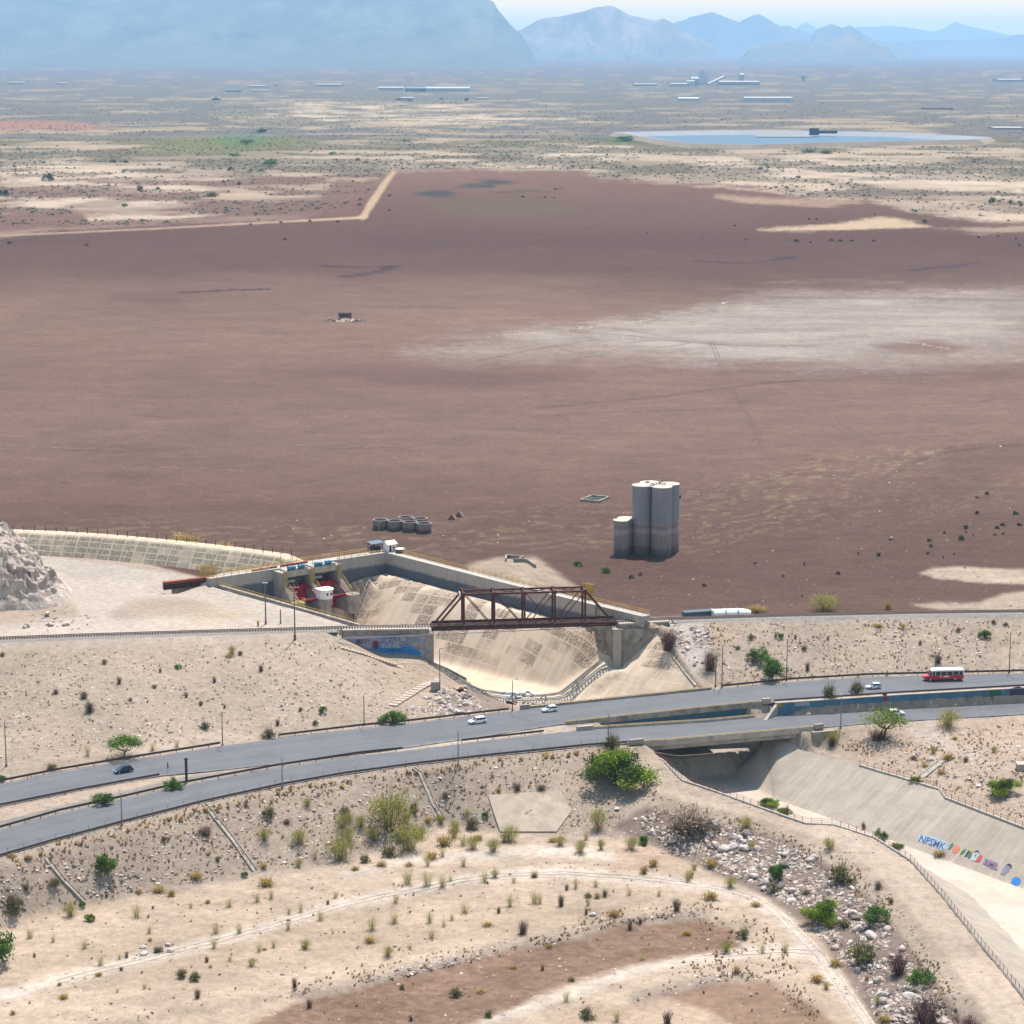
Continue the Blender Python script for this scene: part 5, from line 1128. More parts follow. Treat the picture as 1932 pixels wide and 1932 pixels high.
# piers and approach spans
mur = empty('mural_wall', MURF[0], 0, 'graffiti covered concrete side wall below the railway left of the truss bridge', 'wall')
Lm = MURF; b = MB(); n = len(Lm); vs = []
nr = offs(Lm, .9)
for p, q in zip(Lm, nr):
    top = 10.25; vs += [Vector((p.x,p.y,top))-Lm[0], Vector((q.x,q.y,top))-Lm[0], Vector((q.x,q.y,p.z-1.2))-Lm[0], Vector((p.x,p.y,p.z-1.2))-Lm[0]]
F = [(k*4+j, k*4+(j+1) % 4, k*4+4+(j+1) % 4, k*4+4+j) for k in range(n-1) for j in range(4)]+[(3,2,1,0), tuple((n-1)*4+j for j in range(4))]
b.add(vs, F); MW = paint_wall('mural_paint', alb(130,160,216), alb(222,210,226), .42, .62, 2); b.build('wall', MW, mur)
for nm, c, poly in (('deep_blue', (60,156,236), [(560,378),(700,395),(860,385),(1160,385),(1300,330),(1440,400),(1500,470),(1480,505),(1380,500),(1000,488),(800,465),(640,410)]),('red', (215,52,64), [(725,285),(770,262),(812,285),(816,380),(770,405),(715,375)]),('brown', (120,72,52), [(735,320),(775,315),(785,360),(750,378)]),('lilac', (168,140,170), [(440,245),(680,235),(690,270),(650,330),(560,330),(470,300)]),('gold', (222,166,50), [(1440,340),(1480,328),(1505,380),(1490,420),(1445,400)]),('teal', (70,186,226), [(980,400),(1180,402),(1190,440),(990,440)])):
    blob_on('graffiti', mur, Lm[0], MURF, 0.0, [Z5(*q) for q in poly], PT(nm, c), .012 if nm != 'brown' else .02)
def text_on(name, body, parent, org, p0, p1, hgt, m, off=.03, slope=None, shear=0.0, bold=.02):
    "lettering standing between two points of a wall or slope; the third axis is given by slope (up the face)"
    cu = bpy.data.curves.new('lettering', 'FONT'); cu.body = body; cu.extrude = .012; cu.offset = bold; cu.shear = shear; cu.resolution_u = 2
    o = bpy.data.objects.new('tmp', cu); COL.objects.link(o); bpy.context.view_layer.update()
    me = bpy.data.meshes.new_from_object(o.evaluated_get(bpy.context.evaluated_depsgraph_get())); bpy.data.objects.remove(o)
    xs = [v.co.x for v in me.vertices]; ys = [v.co.y for v in me.vertices]; x0, x1, y0, y1 = min(xs), max(xs), min(ys), max(ys)
    X = (p1-p0); Y = (slope or Vector((0,0,1)))*hgt; Zn = X.cross(Y).normalized()
    for v in me.vertices: v.co = (p0-org)+X*((v.co.x-x0)/(x1-x0))+Y*((v.co.y-y0)/(y1-y0))+Zn*(off+v.co.z)
    me.materials.clear(); me.materials.append(m); o = bpy.data.objects.new(name, me); COL.objects.link(o); 
    if parent is not None: o.parent = parent
    return o
mp = lambda zx, zy: plumb(MURF, *Z5(zx, zy))
a, c = mp(960, 292), mp(1440, 306); text_on('lettering', 'BUS', mur, Lm[0], a, c, (mp(1000,200).z-a.z), PT('ink', (22,40,58)), .045, bold=.018); text_on('lettering', 'BUS', mur, Lm[0], a, c, (mp(1000,200).z-a.z), PT('pale_blue', (170,204,220)), .075, bold=-.005)
a, c = mp(860, 384), mp(1165, 384); text_on('lettering', 'SUNK', mur, Lm[0], a, c, (mp(1000,312).z-a.z), PT('chalk', (214,218,226)), .05, bold=.03)
a, c = mp(560, 340), mp(690, 345); text_on('lettering', 'GAF', mur, Lm[0], a, c, (mp(600,275).z-a.z), PT('chalk', (214,218,226)), .05, bold=.02)
a, c = mp(455, 318), mp(540, 320); text_on('lettering', 'EK', mur, Lm[0], a, c, (mp(500,252).z-a.z), PT('plum', (112,52,104)), .05, bold=.02)
def rp_(u, v, z): return P(u, v, z)
c0 = plumb(_r, *Z5(1570, 215)); c1 = plumb(_r, *Z5(1678, 215)); cm = c0.lerp(c1, .5)
b = MB(); b.box((0,0,-4.6), (2.3, 5.6, 10.6)); b.box((0,0,.85), (2.9,6.0,.35)); o = b.build('bridge_pier', PCON); o.location = (cm.x, cm.y+2.9, 9.6); tag(o, 'concrete pier under the left end of the truss bridge by the mural', 'pier')
c0 = P(*Z6(775, 400), 10.2); c1 = P(*Z6(920, 400), 10.2); cm = c0.lerp(c1, .55)
b = MB(); b.box((0,0,-6.6), (2.1, 6.0, 14.0)); b.box((0,0,.5), (2.8,6.6,.3)); o = b.build('bridge_pier', CONC_L); o.location = (cm.x+.5, cm.y+2.4, 9.9); tag(o, 'tall pale concrete pier under the right end of the truss bridge', 'pier')
aw = [Vector((p.x, p.y, 10.5)) for p in AWL]
b = MB(); q = [p for p in offs(aw, 1.2)]; lowz = [-2.5, 1.0, 6.5]; vs = []
for p, r, z in zip(aw, q, lowz): vs += [p, Vector((r.x,r.y,p.z)), Vector((r.x,r.y,z)), Vector((p.x,p.y,z))]
F = [(k*4+j, k*4+(j+1) % 4, k*4+4+(j+1) % 4, k*4+4+j) for k in range(2) for j in range(4)]+[(3,2,1,0), tuple(8+j for j in range(4))]
b.add(vs, F); tag(b.build('abutment_wall', CONC_D), 'grey concrete abutment wall right of the truss bridge above the shaded lane', 'wall')
for lab, u0, u1 in (('concrete approach span of the railway left of the truss bridge', 640, 816), ('concrete approach span of the railway right of the truss bridge', 1163, 1262)):
    L = [p for p in dens(RAILX, 1) if u0 <= proj(p.x, p.y, 12)[0] <= u1]; e = empty('approach_span', L[0], 0, lab, 'bridge span')
    b = MB(); b.sweep([p-L[0] for p in L], [(2.4,-.5),(2.4,-.06),(-2.4,-.06),(-2.4,-.5)]); b.build('deck', CONC_L, e)
    b = MB(); b.sweep([p-L[0] for p in L], [(1.7,-1.7),(1.7,-.5),(-2.0,-.5),(-2.0,-1.7)]); b.build('girder', CONC_D, e)
_q0, _q1 = FOOT[-1].copy(), LANE0[0].copy(); _q0.z = _q1.z = 10.3; _q1 = _q1+(_q1-_q0).normalized()*-.4
wallbox('return_wall', [_q0+(_q0-_q1).normalized()*1.5, _q1], 1.0, -13, 0, CONC_D, 'concrete return wall behind the tall right pier of the truss bridge')
# ledge wall on the left bank, hung pipe, guy wires
wallbox('ledge_wall', [p+Vector((0,0,.45)) for p in offs(LB[:4], -.1)], .7, -3.6, 0, CONC_L, 'low concrete ledge wall along the left bank of the spillway below the mural')
pa, pc = P(640,1205.5,10.9), P(1285,1176,10.9); e = empty('hung_pipe', pa, 0, 'thin pale pipe carried on cables just in front of the truss bridge', 'pipe')
b = MB(); b.cyl((0,0,0), pc-pa, .11, None, 7); b.build('pipe', STEEL, e)
b = MB()
for k in range(18): q = (pc-pa)*((k+.5)/18); b.box(q+Vector((0,0,.12)), (.3,.3,.3))
b.build('clamps', STEEL, e)
ps = P(*Z5(825, 470), mp(825, 470).z-.3); b = MB(); b.cyl((ps.x-pa.x, ps.y-pa.y-.3, ps.z-pa.z-.6), (ps.x-pa.x, ps.y-pa.y-.3, .0), .22, .18, 8); b.box((ps.x-pa.x, ps.y-pa.y-.3, ps.z-pa.z-.3), (.9,.9,.9)); b.build('support_post', WHITE, e)
for z0, z1 in (((640,120),(1560,455)),((740,120),(1640,430)),((1560,70),(960,165))):
    a = P(*Z5(*z0), 11.2); c = P(*Z5(*z1), 6.5 if z1[1] > 200 else 10.6); b = MB(); b.cyl(a-pa, c-pa, .035, None, 5); b.build('guy_wire', STEEL, e)
a, c = P(*Z6(850, 250), 12.1), P(*Z6(1560, 350), 9.6); b = MB(); b.cyl(a-pa, c-pa, .05, None, 5); b.build('guy_wire', RUST, e)
# ------------------------------------------------------------------ silos and tanks on the lake bed
def silo_mat(name, bands):
    m, t = newmat(name); g = t.node('ShaderNodeNewGeometry').outputs['Position']; z = t.node('ShaderNodeSeparateXYZ', {0: g}).outputs[2]
    z = t.math('ADD', z, t.math('MULTIPLY', t.math('SUBTRACT', t.noise(g, .25, 4), .5), 2.2))
    r = t.n.new('ShaderNodeValToRGB'); t.l.new(t.ramp(z, 4, 27), r.inputs[0]); el = r.color_ramp.elements
    for i, (p, c) in enumerate(bands):
        e = el[i] if i < 2 else el.new(p); e.position = p; e.color = tuple(alb(*c))+(1,)
    f = t.ramp(t.noise(t.scale(g, (1.6,1.6,.12)), 1.0, 5, .65), .3, .7, .82, 1.14)
    sc = t.node('ShaderNodeVectorMath', {0: t.mix(1.0, r.outputs[0], (1.55,1.46,1.36), 'MULTIPLY')}, operation='SCALE'); t.l.new(f, sc.inputs[3]); t.l.new(sc.outputs[0], t.b.inputs['Base Color']); t.b.inputs['Roughness'].default_value = .9; return m
SILO = silo_mat('silo_concrete', [(0,(92,86,92)),(.09,(112,102,106)),(.13,(146,130,126)),(.27,(156,138,138)),(.34,(182,168,172)),(.40,(150,134,138)),(.46,(168,160,164)),(.47,(150,150,160)),(.8,(154,154,166)),(1,(164,162,172))])
TANKM = silo_mat('ring_concrete', [(0,(92,80,86)),(.05,(112,98,100)),(.06,(142,130,128)),(.2,(164,152,148))])
CAPM = mat('silo_cap', alb(236,222,204), .9, .12, .5)
def silo_group(label, tops, zt, r, cap, name='silo'):
    ps = [P(u, v, zt) for u, v in tops]; c = sum(ps, Vector())/len(ps); e = empty('silo_cluster', (c.x, c.y, BZ), 0, label, 'silo')
    for i, p in enumerate(ps):
        x, y = p.x-c.x, p.y-c.y
        b = MB(); b.lathe([(r,-.6),(r,zt-BZ-.3),(0,zt-BZ-.3)], (x,y,0), 40); s = b.build('silo', SILO, e, smooth=False)
        b = MB(); b.lathe([(0,zt-BZ-.296-i*.01),(r+cap,zt-BZ-.296-i*.01),(r+cap,zt-BZ+.02-i*.01),(0,zt-BZ+.05-i*.01)], (x,y,0), 40); b.build('cap', CAPM, s)
    return e, ps, c
e, ps, c = silo_group('tall cluster of four joined grey concrete silos on the dry lake bed', [ZM(855,258), ZM(1245,287), ZM(1395,232), ZM(1008,205)], 26.3, 3.3, .12)
rr_ = random.Random(3); b = MB(); mx = sum((Vector((p.x-c.x, p.y-c.y, 0)) for p in ps), Vector())/4
for k in range(26): a, q = rr_.uniform(0, 6.3), rr_.uniform(.3, 3.4); b.box((q*math.cos(a), q*math.sin(a), 22.45), (rr_.uniform(.3,1.6), .25, rr_.uniform(.1,.3)), rr_.uniform(0,3))
b.box((1.2,.4,23.0), (.4,.3,1.5)); b.box((-2.6,2.2,22.6), (1.3,.3,.6), .4); b.prism([(-2.4,-2.4),(2.4,-2.4),(2.4,2.4),(-2.4,2.4)], 20, 22.2); b.build('roof_rubble', CONC_L, e)
b = MB(); b.box((ps[2].x-c.x+3.4, ps[2].y-c.y, 18.0), (.8,.9,1.0)); b.build('bracket', RUST, e)
e, ps, c = silo_group('pair of short joined silos standing left of the tall silos', [ZM(435,962), ZM(517,920)], 15.4, 2.45, .28)
for k, (zx, zy) in enumerate(((350,197),(603,213),(862,232),(1105,255),(786,152),(1040,174))):
    p = P(*ZN(zx, zy), 7.3); b = MB(); b.lathe([(2.52,-.4),(2.52,3.3),(2.14,3.3),(2.14,-.4)], (0,0,0), 36); o = b.build('concrete_ring', TANKM); o.location = (p.x, p.y, BZ)
    tag(o, ['leftmost of the four concrete rings in the front row on the lake bed','second concrete ring from the left in the front row','third concrete ring from the left in the front row','rightmost concrete ring in the front row on the lake bed','left one of the two concrete rings standing in the back row','right one of the two concrete rings standing in the back row'][k], 'ring tank', 'open concrete rings on the lake bed')
q = [P(*ZB(*a), BZ) for a in ((1268,156),(1330,133),(1420,141),(1368,166))]; q0 = q[0]
e = empty('foundation_frame', q0, 0, 'low rectangular concrete foundation frame lying left of the tall silos', 'foundation'); b = MB()
for i in range(4): b.bar(q[i]-q0+Vector((0,0,.25)), q[(i+1) % 4]-q0+Vector((0,0,.25)), .6, 1.0)
b.build('frame', CONC_D, e); b = MB()
for t_ in (.33, .66): b.bar(q[0].lerp(q[1], t_)-q0+Vector((0,0,.1)), q[3].lerp(q[2], t_)-q0+Vector((0,0,.1)), .5, .8)
b.build('cross_beam', CONC_D, e)
for k, (x0, y0, x1, y1) in enumerate(((552,257,602,240),(590,243,640,228))):
    a = P(*ZB(x0,y0), BZ); c = P(*ZB(x1,y0), BZ); wd_ = (c-a).length; b = MB()
    b.add([(0,0,-.2),(wd_,0,-.2),(wd_*.52,.4,1.9),(.6,3.0,-.2),(wd_+.6,3.0,-.2),(wd_*.58,3.0,1.9)], [(0,1,2),(5,4,3),(0,3,4,1),(1,4,5,2),(2,5,3,0)]); o = b.build('ruined_gable', mat('old_brick', alb(150,116,104), .9, .25, .8)); o.location = a
    tag(o, ['left brown triangular ruin beside the concrete rings','right brown triangular ruin beside the concrete rings'][k], 'ruin')
for k, L in enumerate((((868,482),(872,462),(962,468),(940,480)),((912,484),(985,486),(1028,515)))):
    pts_ = [G(*ZB(*a)) for a in L]; b = MB()
    for a, c in zip(pts_[:-1], pts_[1:]): b.bar(a-pts_[0]+Vector((0,0,.4)), c-pts_[0]+Vector((0,0,.4)), .5, 1.5)
    o = b.build('ruined_wall', CONC_D); o.location = pts_[0]; tag(o, ['low broken concrete wall corner on the sandy mound behind the wing wall','long low broken wall on the right of the sandy mound'][k], 'ruin')
# ------------------------------------------------------------------ rocks
def rock_mesh(name, seed, m, flat=.7, sub=2):
    bm = bmesh.new(); bmesh.ops.create_icosphere(bm, subdivisions=sub, radius=.5); r = random.Random(seed)
    pl = [(Vector((r.gauss(0,1), r.gauss(0,1), r.gauss(0,1))).normalized(), r.uniform(.28,.46)) for _ in range(11)]
    sx, sy, sz = r.uniform(.8,1.3), r.uniform(.7,1.1), flat*r.uniform(.8,1.2)
    for v in bm.verts:
        for n, d in pl:
            k = v.co.dot(n)
            if k > d: v.co -= n*(k-d)
        v.co = Vector((v.co.x*sx, v.co.y*sy, v.co.z*sz))
    me = bpy.data.meshes.new(name); bm.to_mesh(me); bm.free(); me.materials.append(m); return me
ROCKM = []
for nm, c in (('pale_rock', (250,238,230)), ('grey_rock', (224,210,204)), ('pink_rock', (236,212,200)), ('dark_rock', (150,136,132))): ROCKM.append(mat(nm, tuple(1.1*q for q in alb(*c)), .9, .25, 1.2, bump=.3, dirt=alb(176,156,146), da=.45))
RV = [rock_mesh('rock', s, ROCKM[(0,0,1,2,0,1,3,2)[s % 8]], .75) for s in range(8)]
rg_ = np.random.default_rng(12)
SLABP = [ZH(*a) for a in ((760,60),(1165,36),(1230,150),(1145,270),(1000,270),(830,262))]
def scatter(poly, n, seed):
    r = np.random.default_rng(seed); us_ = [q[0] for q in poly]; vs2 = [q[1] for q in poly]; out = []
    while len(out) < n:
        u = r.uniform(min(us_), max(us_), 4*n); v = r.uniform(min(vs2), max(vs2), 4*n); ok = in_poly(u, v, poly) & ~in_poly(u, v, SLABP) & (fbm(u/34, v/22, seed, 3)+r.uniform(-.16,.16,4*n) > .47)
        out += list(zip(u[ok], v[ok]))
    return out[:n]
def lowpoly_field(name, pts, size, m, seed, flat=.7, sink=.15, kind='stuff', cols=None):
    "many small faceted stones in one mesh"
    r = np.random.default_rng(seed); B = np.array([(1,0,0),(-1,0,0),(0,1,0),(0,-1,0),(0,0,1),(.55,.55,.5),(-.5,.6,.45),(.1,-.7,.6)]); Fb = np.array([(0,5,7),(5,2,6),(6,1,7),(4,5,6),(4,6,7),(4,7,5),(0,2,5),(2,1,6),(1,3,7),(3,0,7)])
    V, F, Cc = [], [], []
    for i, p in enumerate(pts):
        s = size(r)*.5; a = r.uniform(0, 6.28); c, sn = math.cos(a), math.sin(a); q = B*np.array([s*r.uniform(.8,1.4), s, s*flat*r.uniform(.7,1.3)])*r.uniform(.8,1.2,(8,1))
        V.append(np.column_stack([q[:,0]*c-q[:,1]*sn+p.x, q[:,0]*sn+q[:,1]*c+p.y, q[:,2]+p.z-s*sink])); F.append(Fb+8*i)
        col = np.array(cols[r.integers(len(cols))])*r.uniform(.8,1.15); Cc.append(np.tile(col, (8,1)))
    return tag(np_mesh(name, np.vstack(V), np.vstack(F), m, smooth=False, cols={'Col': np.vstack(Cc)}), kind=kind)
def attr_mat(name, rough=.9, trans=0.0):
    m, t = newmat(name); c = t.node('ShaderNodeAttribute', attribute_name='Col').outputs['Color']
    t.l.new(c, t.b.inputs['Base Color']); t.b.inputs['Roughness'].default_value = rough; t.b.inputs['Specular IOR Level'].default_value = .15
    if trans:
        tr = t.node('ShaderNodeBsdfTranslucent', {'Color': c}); mx_ = t.node('ShaderNodeMixShader', {0: trans}); o = [n for n in t.n if n.type == 'OUTPUT_MATERIAL'][0]
        t.l.new(t.b.outputs[0], mx_.inputs[1]); t.l.new(tr.outputs[0], mx_.inputs[2]); t.l.new(mx_.outputs[0], o.inputs[0])
    return m
STONE_A = attr_mat('stone_variegated')
rip = [(1195,1545),(1250,1530),(1330,1545),(1400,1568),(1500,1598),(1570,1640),(1640,1705),(1705,1790),(1770,1880),(1810,1960),(1740,1990),(1665,1940),(1625,1850),(1570,1795),(1515,1725),(1430,1672),(1345,1640),(1260,1598)]
pal = [tuple(1.1*q for q in alb(*c)) for c in ((250,236,224),(230,212,198),(200,178,162),(234,208,188),(150,132,124),(178,156,142))]
def rocks(poly, n, smin, smax, label, group, seed):
    for i, (u, v) in enumerate(scatter(poly, n, seed)):
        p = G(u, v); r = random.Random(seed*1000+i); s = smin+(smax-smin)*r.random()**2.2
        o = bpy.data.objects.new('boulder', RV[r.randrange(8)]); COL.objects.link(o); o.location = (p.x, p.y, p.z+s*.12); o.rotation_euler = (r.uniform(-.5,.5), r.uniform(-.5,.5), r.uniform(0,6.28)); o.scale = (s*r.uniform(.9,1.3), s, s*r.uniform(.8,1.1)); tag(o, label, 'boulder', group)
rocks(rip, 165, 1.2, 2.8, 'pale boulder in the rubble bank between the two dirt tracks', 'boulders of the rubble bank', 1)
rocks([(800,1318),(840,1300),(880,1296),(925,1318),(945,1330),(880,1345),(810,1348),(770,1340)], 52, 1.0, 2.4, 'rock in the pile between the spillway and the upper road', 'rocks of the roadside pile', 2)
rocks([(1262,1180),(1330,1185),(1345,1210),(1320,1262),(1300,1250),(1285,1210)], 26, .9, 2.0, 'white rock on the pale cut beside the right bridge abutment', 'rocks on the pale cut', 3)
rocks([(30,1190),(60,1160),(110,1150),(150,1165),(130,1185),(60,1198)], 18, .7, 2.4, 'broken rock at the foot of the rock outcrop', 'rocks below the outcrop', 4)
rocks([(1700,1440),(1760,1430),(1932,1470),(1932,1540),(1850,1520),(1760,1480)], 22, .6, 1.8, 'loose rock on the right bank above the concrete channel', 'rocks on the right bank', 5)
rocks([(350,1885),(355,1868),(385,1862),(400,1875),(430,1885),(395,1905)], 0, .8, 1.7, 'x', 'x', 6)
for k, (zx, zy, s, lab) in enumerate(((1020,205,3.4,'huge round pale boulder beside the grey dry brush'),(460,80,1.5,'single pale boulder above the rubble bank near the slab'),(1500,285,2.8,'dark grey boulder high in the rubble bank'),(1450,345,2.2,'dark boulder just below the dark grey one in the rubble bank'),(905,345,2.6,'pale boulder at the left tip of the rubble bank'),(1560,625,2.2,'pale boulder at the lower edge of the rubble bank by the track'),(262,932,1.6,'white boulder on the stony ledge of the flat'))):
    p = G(*ZR(zx, zy)); o = bpy.data.objects.new('boulder', RV[4 if 'dark' not in lab else 6]); COL.objects.link(o); o.location = (p.x, p.y, p.z+s*.2); o.scale = (s, s, s*.95); o.rotation_euler = (0,0,k); tag(o, lab, 'boulder')
for k, (zx, zy) in enumerate(((770,880),(775,915),(900,870),(915,900),(845,890))):
    p = G(*ZG(zx, zy)); s = 1.5+.3*(k % 2); o = bpy.data.objects.new('boulder', RV[k % 5]); COL.objects.link(o); o.location = (p.x, p.y, p.z+.2); o.scale = (s,s,s*.8); o.rotation_euler = (0,0,k*1.3); tag(o, 'white boulder of the small heap on the lower left flat', 'boulder', 'boulders of the small heap')
S = []
S += [G(u, v) for u, v in scatter(rip, 5200, 21)]
S += [G(u, v) for u, v in scatter([(800,1318),(840,1296),(900,1300),(950,1330),(880,1350),(780,1345)], 520, 22)]
S += [G(u, v) for u, v in scatter([(1258,1178),(1340,1180),(1360,1215),(1330,1275),(1300,1260),(1280,1215)], 260, 23)]
lowpoly_field('rubble', S, lambda r: .4+1.1*r.random()**2.2, STONE_A, 31, cols=pal)
S = []
for poly, n, sd in (([(0,1235),(640,1208),(780,1290),(800,1350),(500,1385),(0,1440)], 3400, 24),([(1330,1180),(1932,1170),(1932,1262),(1500,1280),(1350,1290)], 2000, 25),([(0,1650),(230,1565),(520,1495),(800,1450),(1090,1420),(1180,1560),(920,1560),(840,1540),(640,1610),(300,1675),(0,1720)], 3000, 26),([(1560,1400),(1932,1365),(1932,1550),(1780,1490)], 1200, 27),([(540,1882),(650,1870),(870,1818),(1000,1788),(1100,1772),(1180,1738),(1330,1726),(1330,1712),(1170,1718),(1000,1765),(860,1795),(640,1848),(560,1862)], 520, 28),([(1180,1895),(1260,1872),(1350,1850),(1470,1848),(1470,1836),(1330,1834),(1250,1856),(1180,1880)], 200, 29),([(20,1190),(80,1140),(160,1150),(200,1175),(100,1200)], 200, 30),([(0,1750),(500,1680),(1200,1600),(1600,1850),(1500,1930),(0,1930)], 380, 32),([ZC(*q) for q in ((1365,560),(1430,525),(1560,505),(1700,512),(1932,525),(1932,610),(1450,590))], 160, 33),([ZC(*q) for q in ((1320,735),(1400,705),(1700,705),(1932,720),(1932,745))], 110, 34)):
    S += [G(u, v) for u, v in scatter(poly, n, sd)]
S += [P(u, v, BZ) for u, v in scatter([(20,985),(900,975),(1400,900),(1932,830),(1932,1140),(1300,1150),(1060,1120),(1000,1045),(740,1030),(60,1000)], 420, 36) if not in_poly(np.array([u]), np.array([v]), [(880,1050),(1090,1050),(1110,1120),(880,1100)])[0]]
lowpoly_field('scattered_stones', S, lambda r: .18+1.0*r.random()**4.5, STONE_A, 35, cols=pal+[alb(128,112,104)])
# rock outcrop
def outcrop():
    c = P(-66, 1128, 10.0); n = 190; g1_ = np.linspace(-1.2, 1.2, n); X, Y = np.meshgrid(g1_, g1_); RX, RY = 31.0, 27.0
    wx, wy = X*RX, Y*RY
    r_ = np.sqrt(X**2+(Y*np.where(Y < 0, 1.12, 1.0))**2)+(fbm(wx/13+5, wy/13, 201, 4)-.5)*.5
    h = np.clip(1.03-r_, 0, 1); h = np.where(h > .12, .12+(h-.12)*1.25, h)
    z = 22*np.clip(h, 0, .93)**.82
    lay = z*.9+wx*.35+(fbm(wx/10, wy/10, 202, 4)-.5)*10; st = np.floor(lay/2.6)*2.6; fr_ = (lay-st)/2.6
    on = np.clip(h*6-.5, 0, 1)
    z = z+on*((.5-np.clip(fr_*1.6, 0, 1))*2.1+(fbm(wx/3.4, wy/3.4, 203, 4)-.5)*5.0+(np.abs(fbm(wx/6.5, wy/6.5, 204, 4)-.5)*-9+1.1)+(fbm(wx/1.2, wy/1.2, 205, 3)-.5)*1.6)
    z = np.where(h <= 0, -2.0, z)
    dx = on*(fbm(wx/2.6, wy/2.6+z*.3, 206, 3)-.5)*2.2; dy = on*(fbm(wx/2.6+9, wy/2.6+z*.3, 207, 3)-.5)*2.2
    V = np.stack([wx+dx, wy+dy, z], -1).reshape(-1, 3); a = np.arange(n*n).reshape(n, n); Fq = np.stack([a[:-1, :-1], a[:-1, 1:], a[1:, 1:], a[1:, :-1]], -1).reshape(-1, 4)
    m, t = newmat('outcrop_rock'); g = t.node('ShaderNodeNewGeometry').outputs['Position']
    f = t.noise(t.scale(g, (.16,.16,.3)), 1.0, 6, .65, .8); f2 = t.noise(g, 1.1, 6, .72)
    cc_ = t.mix(t.ramp(f, .35, .62), tuple(1.25*q for q in alb(214,190,178)), tuple(1.3*q for q in alb(252,234,218))); cc_ = t.mix(t.math('MULTIPLY', t.ramp(f2, .5, .66), .55), cc_, alb(166,138,136))
    t.l.new(cc_, t.b.inputs['Base Color']); t.b.inputs['Roughness'].default_value = .95; bp = t.node('ShaderNodeBump', {'Height': f2, 'Strength': .9, 'Distance': 1.0}); t.l.new(bp.outputs[0], t.b.inputs['Normal'])
    o = np_mesh('rock_outcrop', V, Fq, m, smooth=False); o.location = (c.x, c.y, 10.0); return tag(o, 'big craggy pale rock outcrop rising from the white plaza at the left edge', 'rock')
outcrop()
# ------------------------------------------------------------------ plants
LEAF = attr_mat('leaf_green', .7, .35); STICK = mat('branch_wood', alb(120,98,82), .9, .2, 2)
def leaves(seed, n, cl, rx, rz, ls, cols, hollow=.35, flat=0.0, zc=None, sp=.24):
    r = np.random.default_rng(seed); d = r.normal(size=(cl,3)); d /= np.linalg.norm(d, axis=1)[:,None]; d[:,2] = np.abs(d[:,2])*1.0-(.25 if not flat else .05)
    cc_ = d*(hollow+(1-hollow)*r.random((cl,1))**.6)*np.array([rx,rx,rz]); k = r.integers(0, cl, n); c = cc_[k]+r.normal(size=(n,3))*np.array([rx,rx,rz])*(sp if cl > 8 else .3)
    c[:,2] += zc if zc is not None else rz*.55
    c[:,2] = np.maximum(c[:,2], .05)
    a = r.normal(size=(n,3)); a /= np.linalg.norm(a, axis=1)[:,None]; b = np.cross(a, r.normal(size=(n,3))); b /= np.linalg.norm(b, axis=1)[:,None]
    s = ls*r.uniform(.6,1.4,(n,1)); a = a*s; b = b*s*.55
    V = np.stack([c-a-b*.3, c-b, c+a+b*.3, c+b], 1).reshape(-1,3); F = np.arange(4*n).reshape(n,4)
    tone = r.uniform(.65,1.25,cl)[k]*r.uniform(.8,1.2,n); ci = r.integers(0, len(cols), cl)[k]; C_ = np.array(cols)[ci]*tone[:,None]
    return V, F, np.repeat(C_, 4, 0)
def stalks(seed, n, rx, h, wd, cols, spread=.5, tufts=0):
    r = np.random.default_rng(seed); V, C_ = [], []
    for i in range(n):
        a = r.uniform(0, 6.28); q = r.random()**.7; hh = h*r.uniform(.55,1.05); bx = r.normal(0, rx*.22, 2); tx = bx+np.array([math.cos(a), math.sin(a)])*rx*q*spread*2; w_ = wd*r.uniform(.6,1.3); p = np.array([-math.sin(a), math.cos(a)])*w_
        m_ = bx*.45+tx*.55; col = np.array(cols[r.integers(len(cols))])*r.uniform(.75,1.2)
        V += [(bx[0]-p[0],bx[1]-p[1],-.05),(bx[0]+p[0],bx[1]+p[1],-.05),(m_[0]+p[0],m_[1]+p[1],hh*.62),(m_[0]-p[0],m_[1]-p[1],hh*.62)]; C_ += [col*.8]*4
        V += [(m_[0]-p[0],m_[1]-p[1],hh*.62),(m_[0]+p[0],m_[1]+p[1],hh*.62),(tx[0]+p[0]*.3,tx[1]+p[1]*.3,hh),(tx[0]-p[0]*.3,tx[1]-p[1]*.3,hh)]; C_ += [col]*4
    V = np.array(V); return V, np.arange(len(V)).reshape(-1,4), np.array(C_)
def join(*parts):
    V, F, C_ = [], [], []; n = 0
    for v, f, c in parts: V.append(v); F.append(f+n); C_.append(c); n += len(v)
    return np.vstack(V), np.vstack(F), np.vstack(C_)
def mesh_of(name, vfc, m):
    o = np_mesh(name, vfc[0], vfc[1], m, smooth=False, cols={'Col': vfc[2]}); me = o.data; bpy.data.objects.remove(o); return me
def stems(seed, n, rx, h, r0, up=.6):
    b = MB(); r = random.Random(seed)
    for i in range(n):
        a = r.uniform(0, 6.28); q = r.uniform(.2, 1)*rx; x, y = q*math.cos(a), q*math.sin(a); m_ = Vector((x*.45, y*.45, h*up*.8)); t_ = Vector((x, y, h*r.uniform(.7,1.0)))
        b.cyl((x*.08, y*.08, -.1), m_, r0, r0*.7, 5, False); b.cyl(m_, t_, r0*.7, r0*.25, 5, False)
        for j in range(2):
            a2 = a+r.uniform(-.9,.9); b.cyl(m_.lerp(t_, .2+.3*j), t_+Vector((math.cos(a2)*rx*.3, math.sin(a2)*rx*.3, h*r.uniform(-.2,.1))), r0*.45, r0*.15, 4, False)
    o = b.build('branches', STICK, fix=False); me = o.data; bpy.data.objects.remove(o); return me
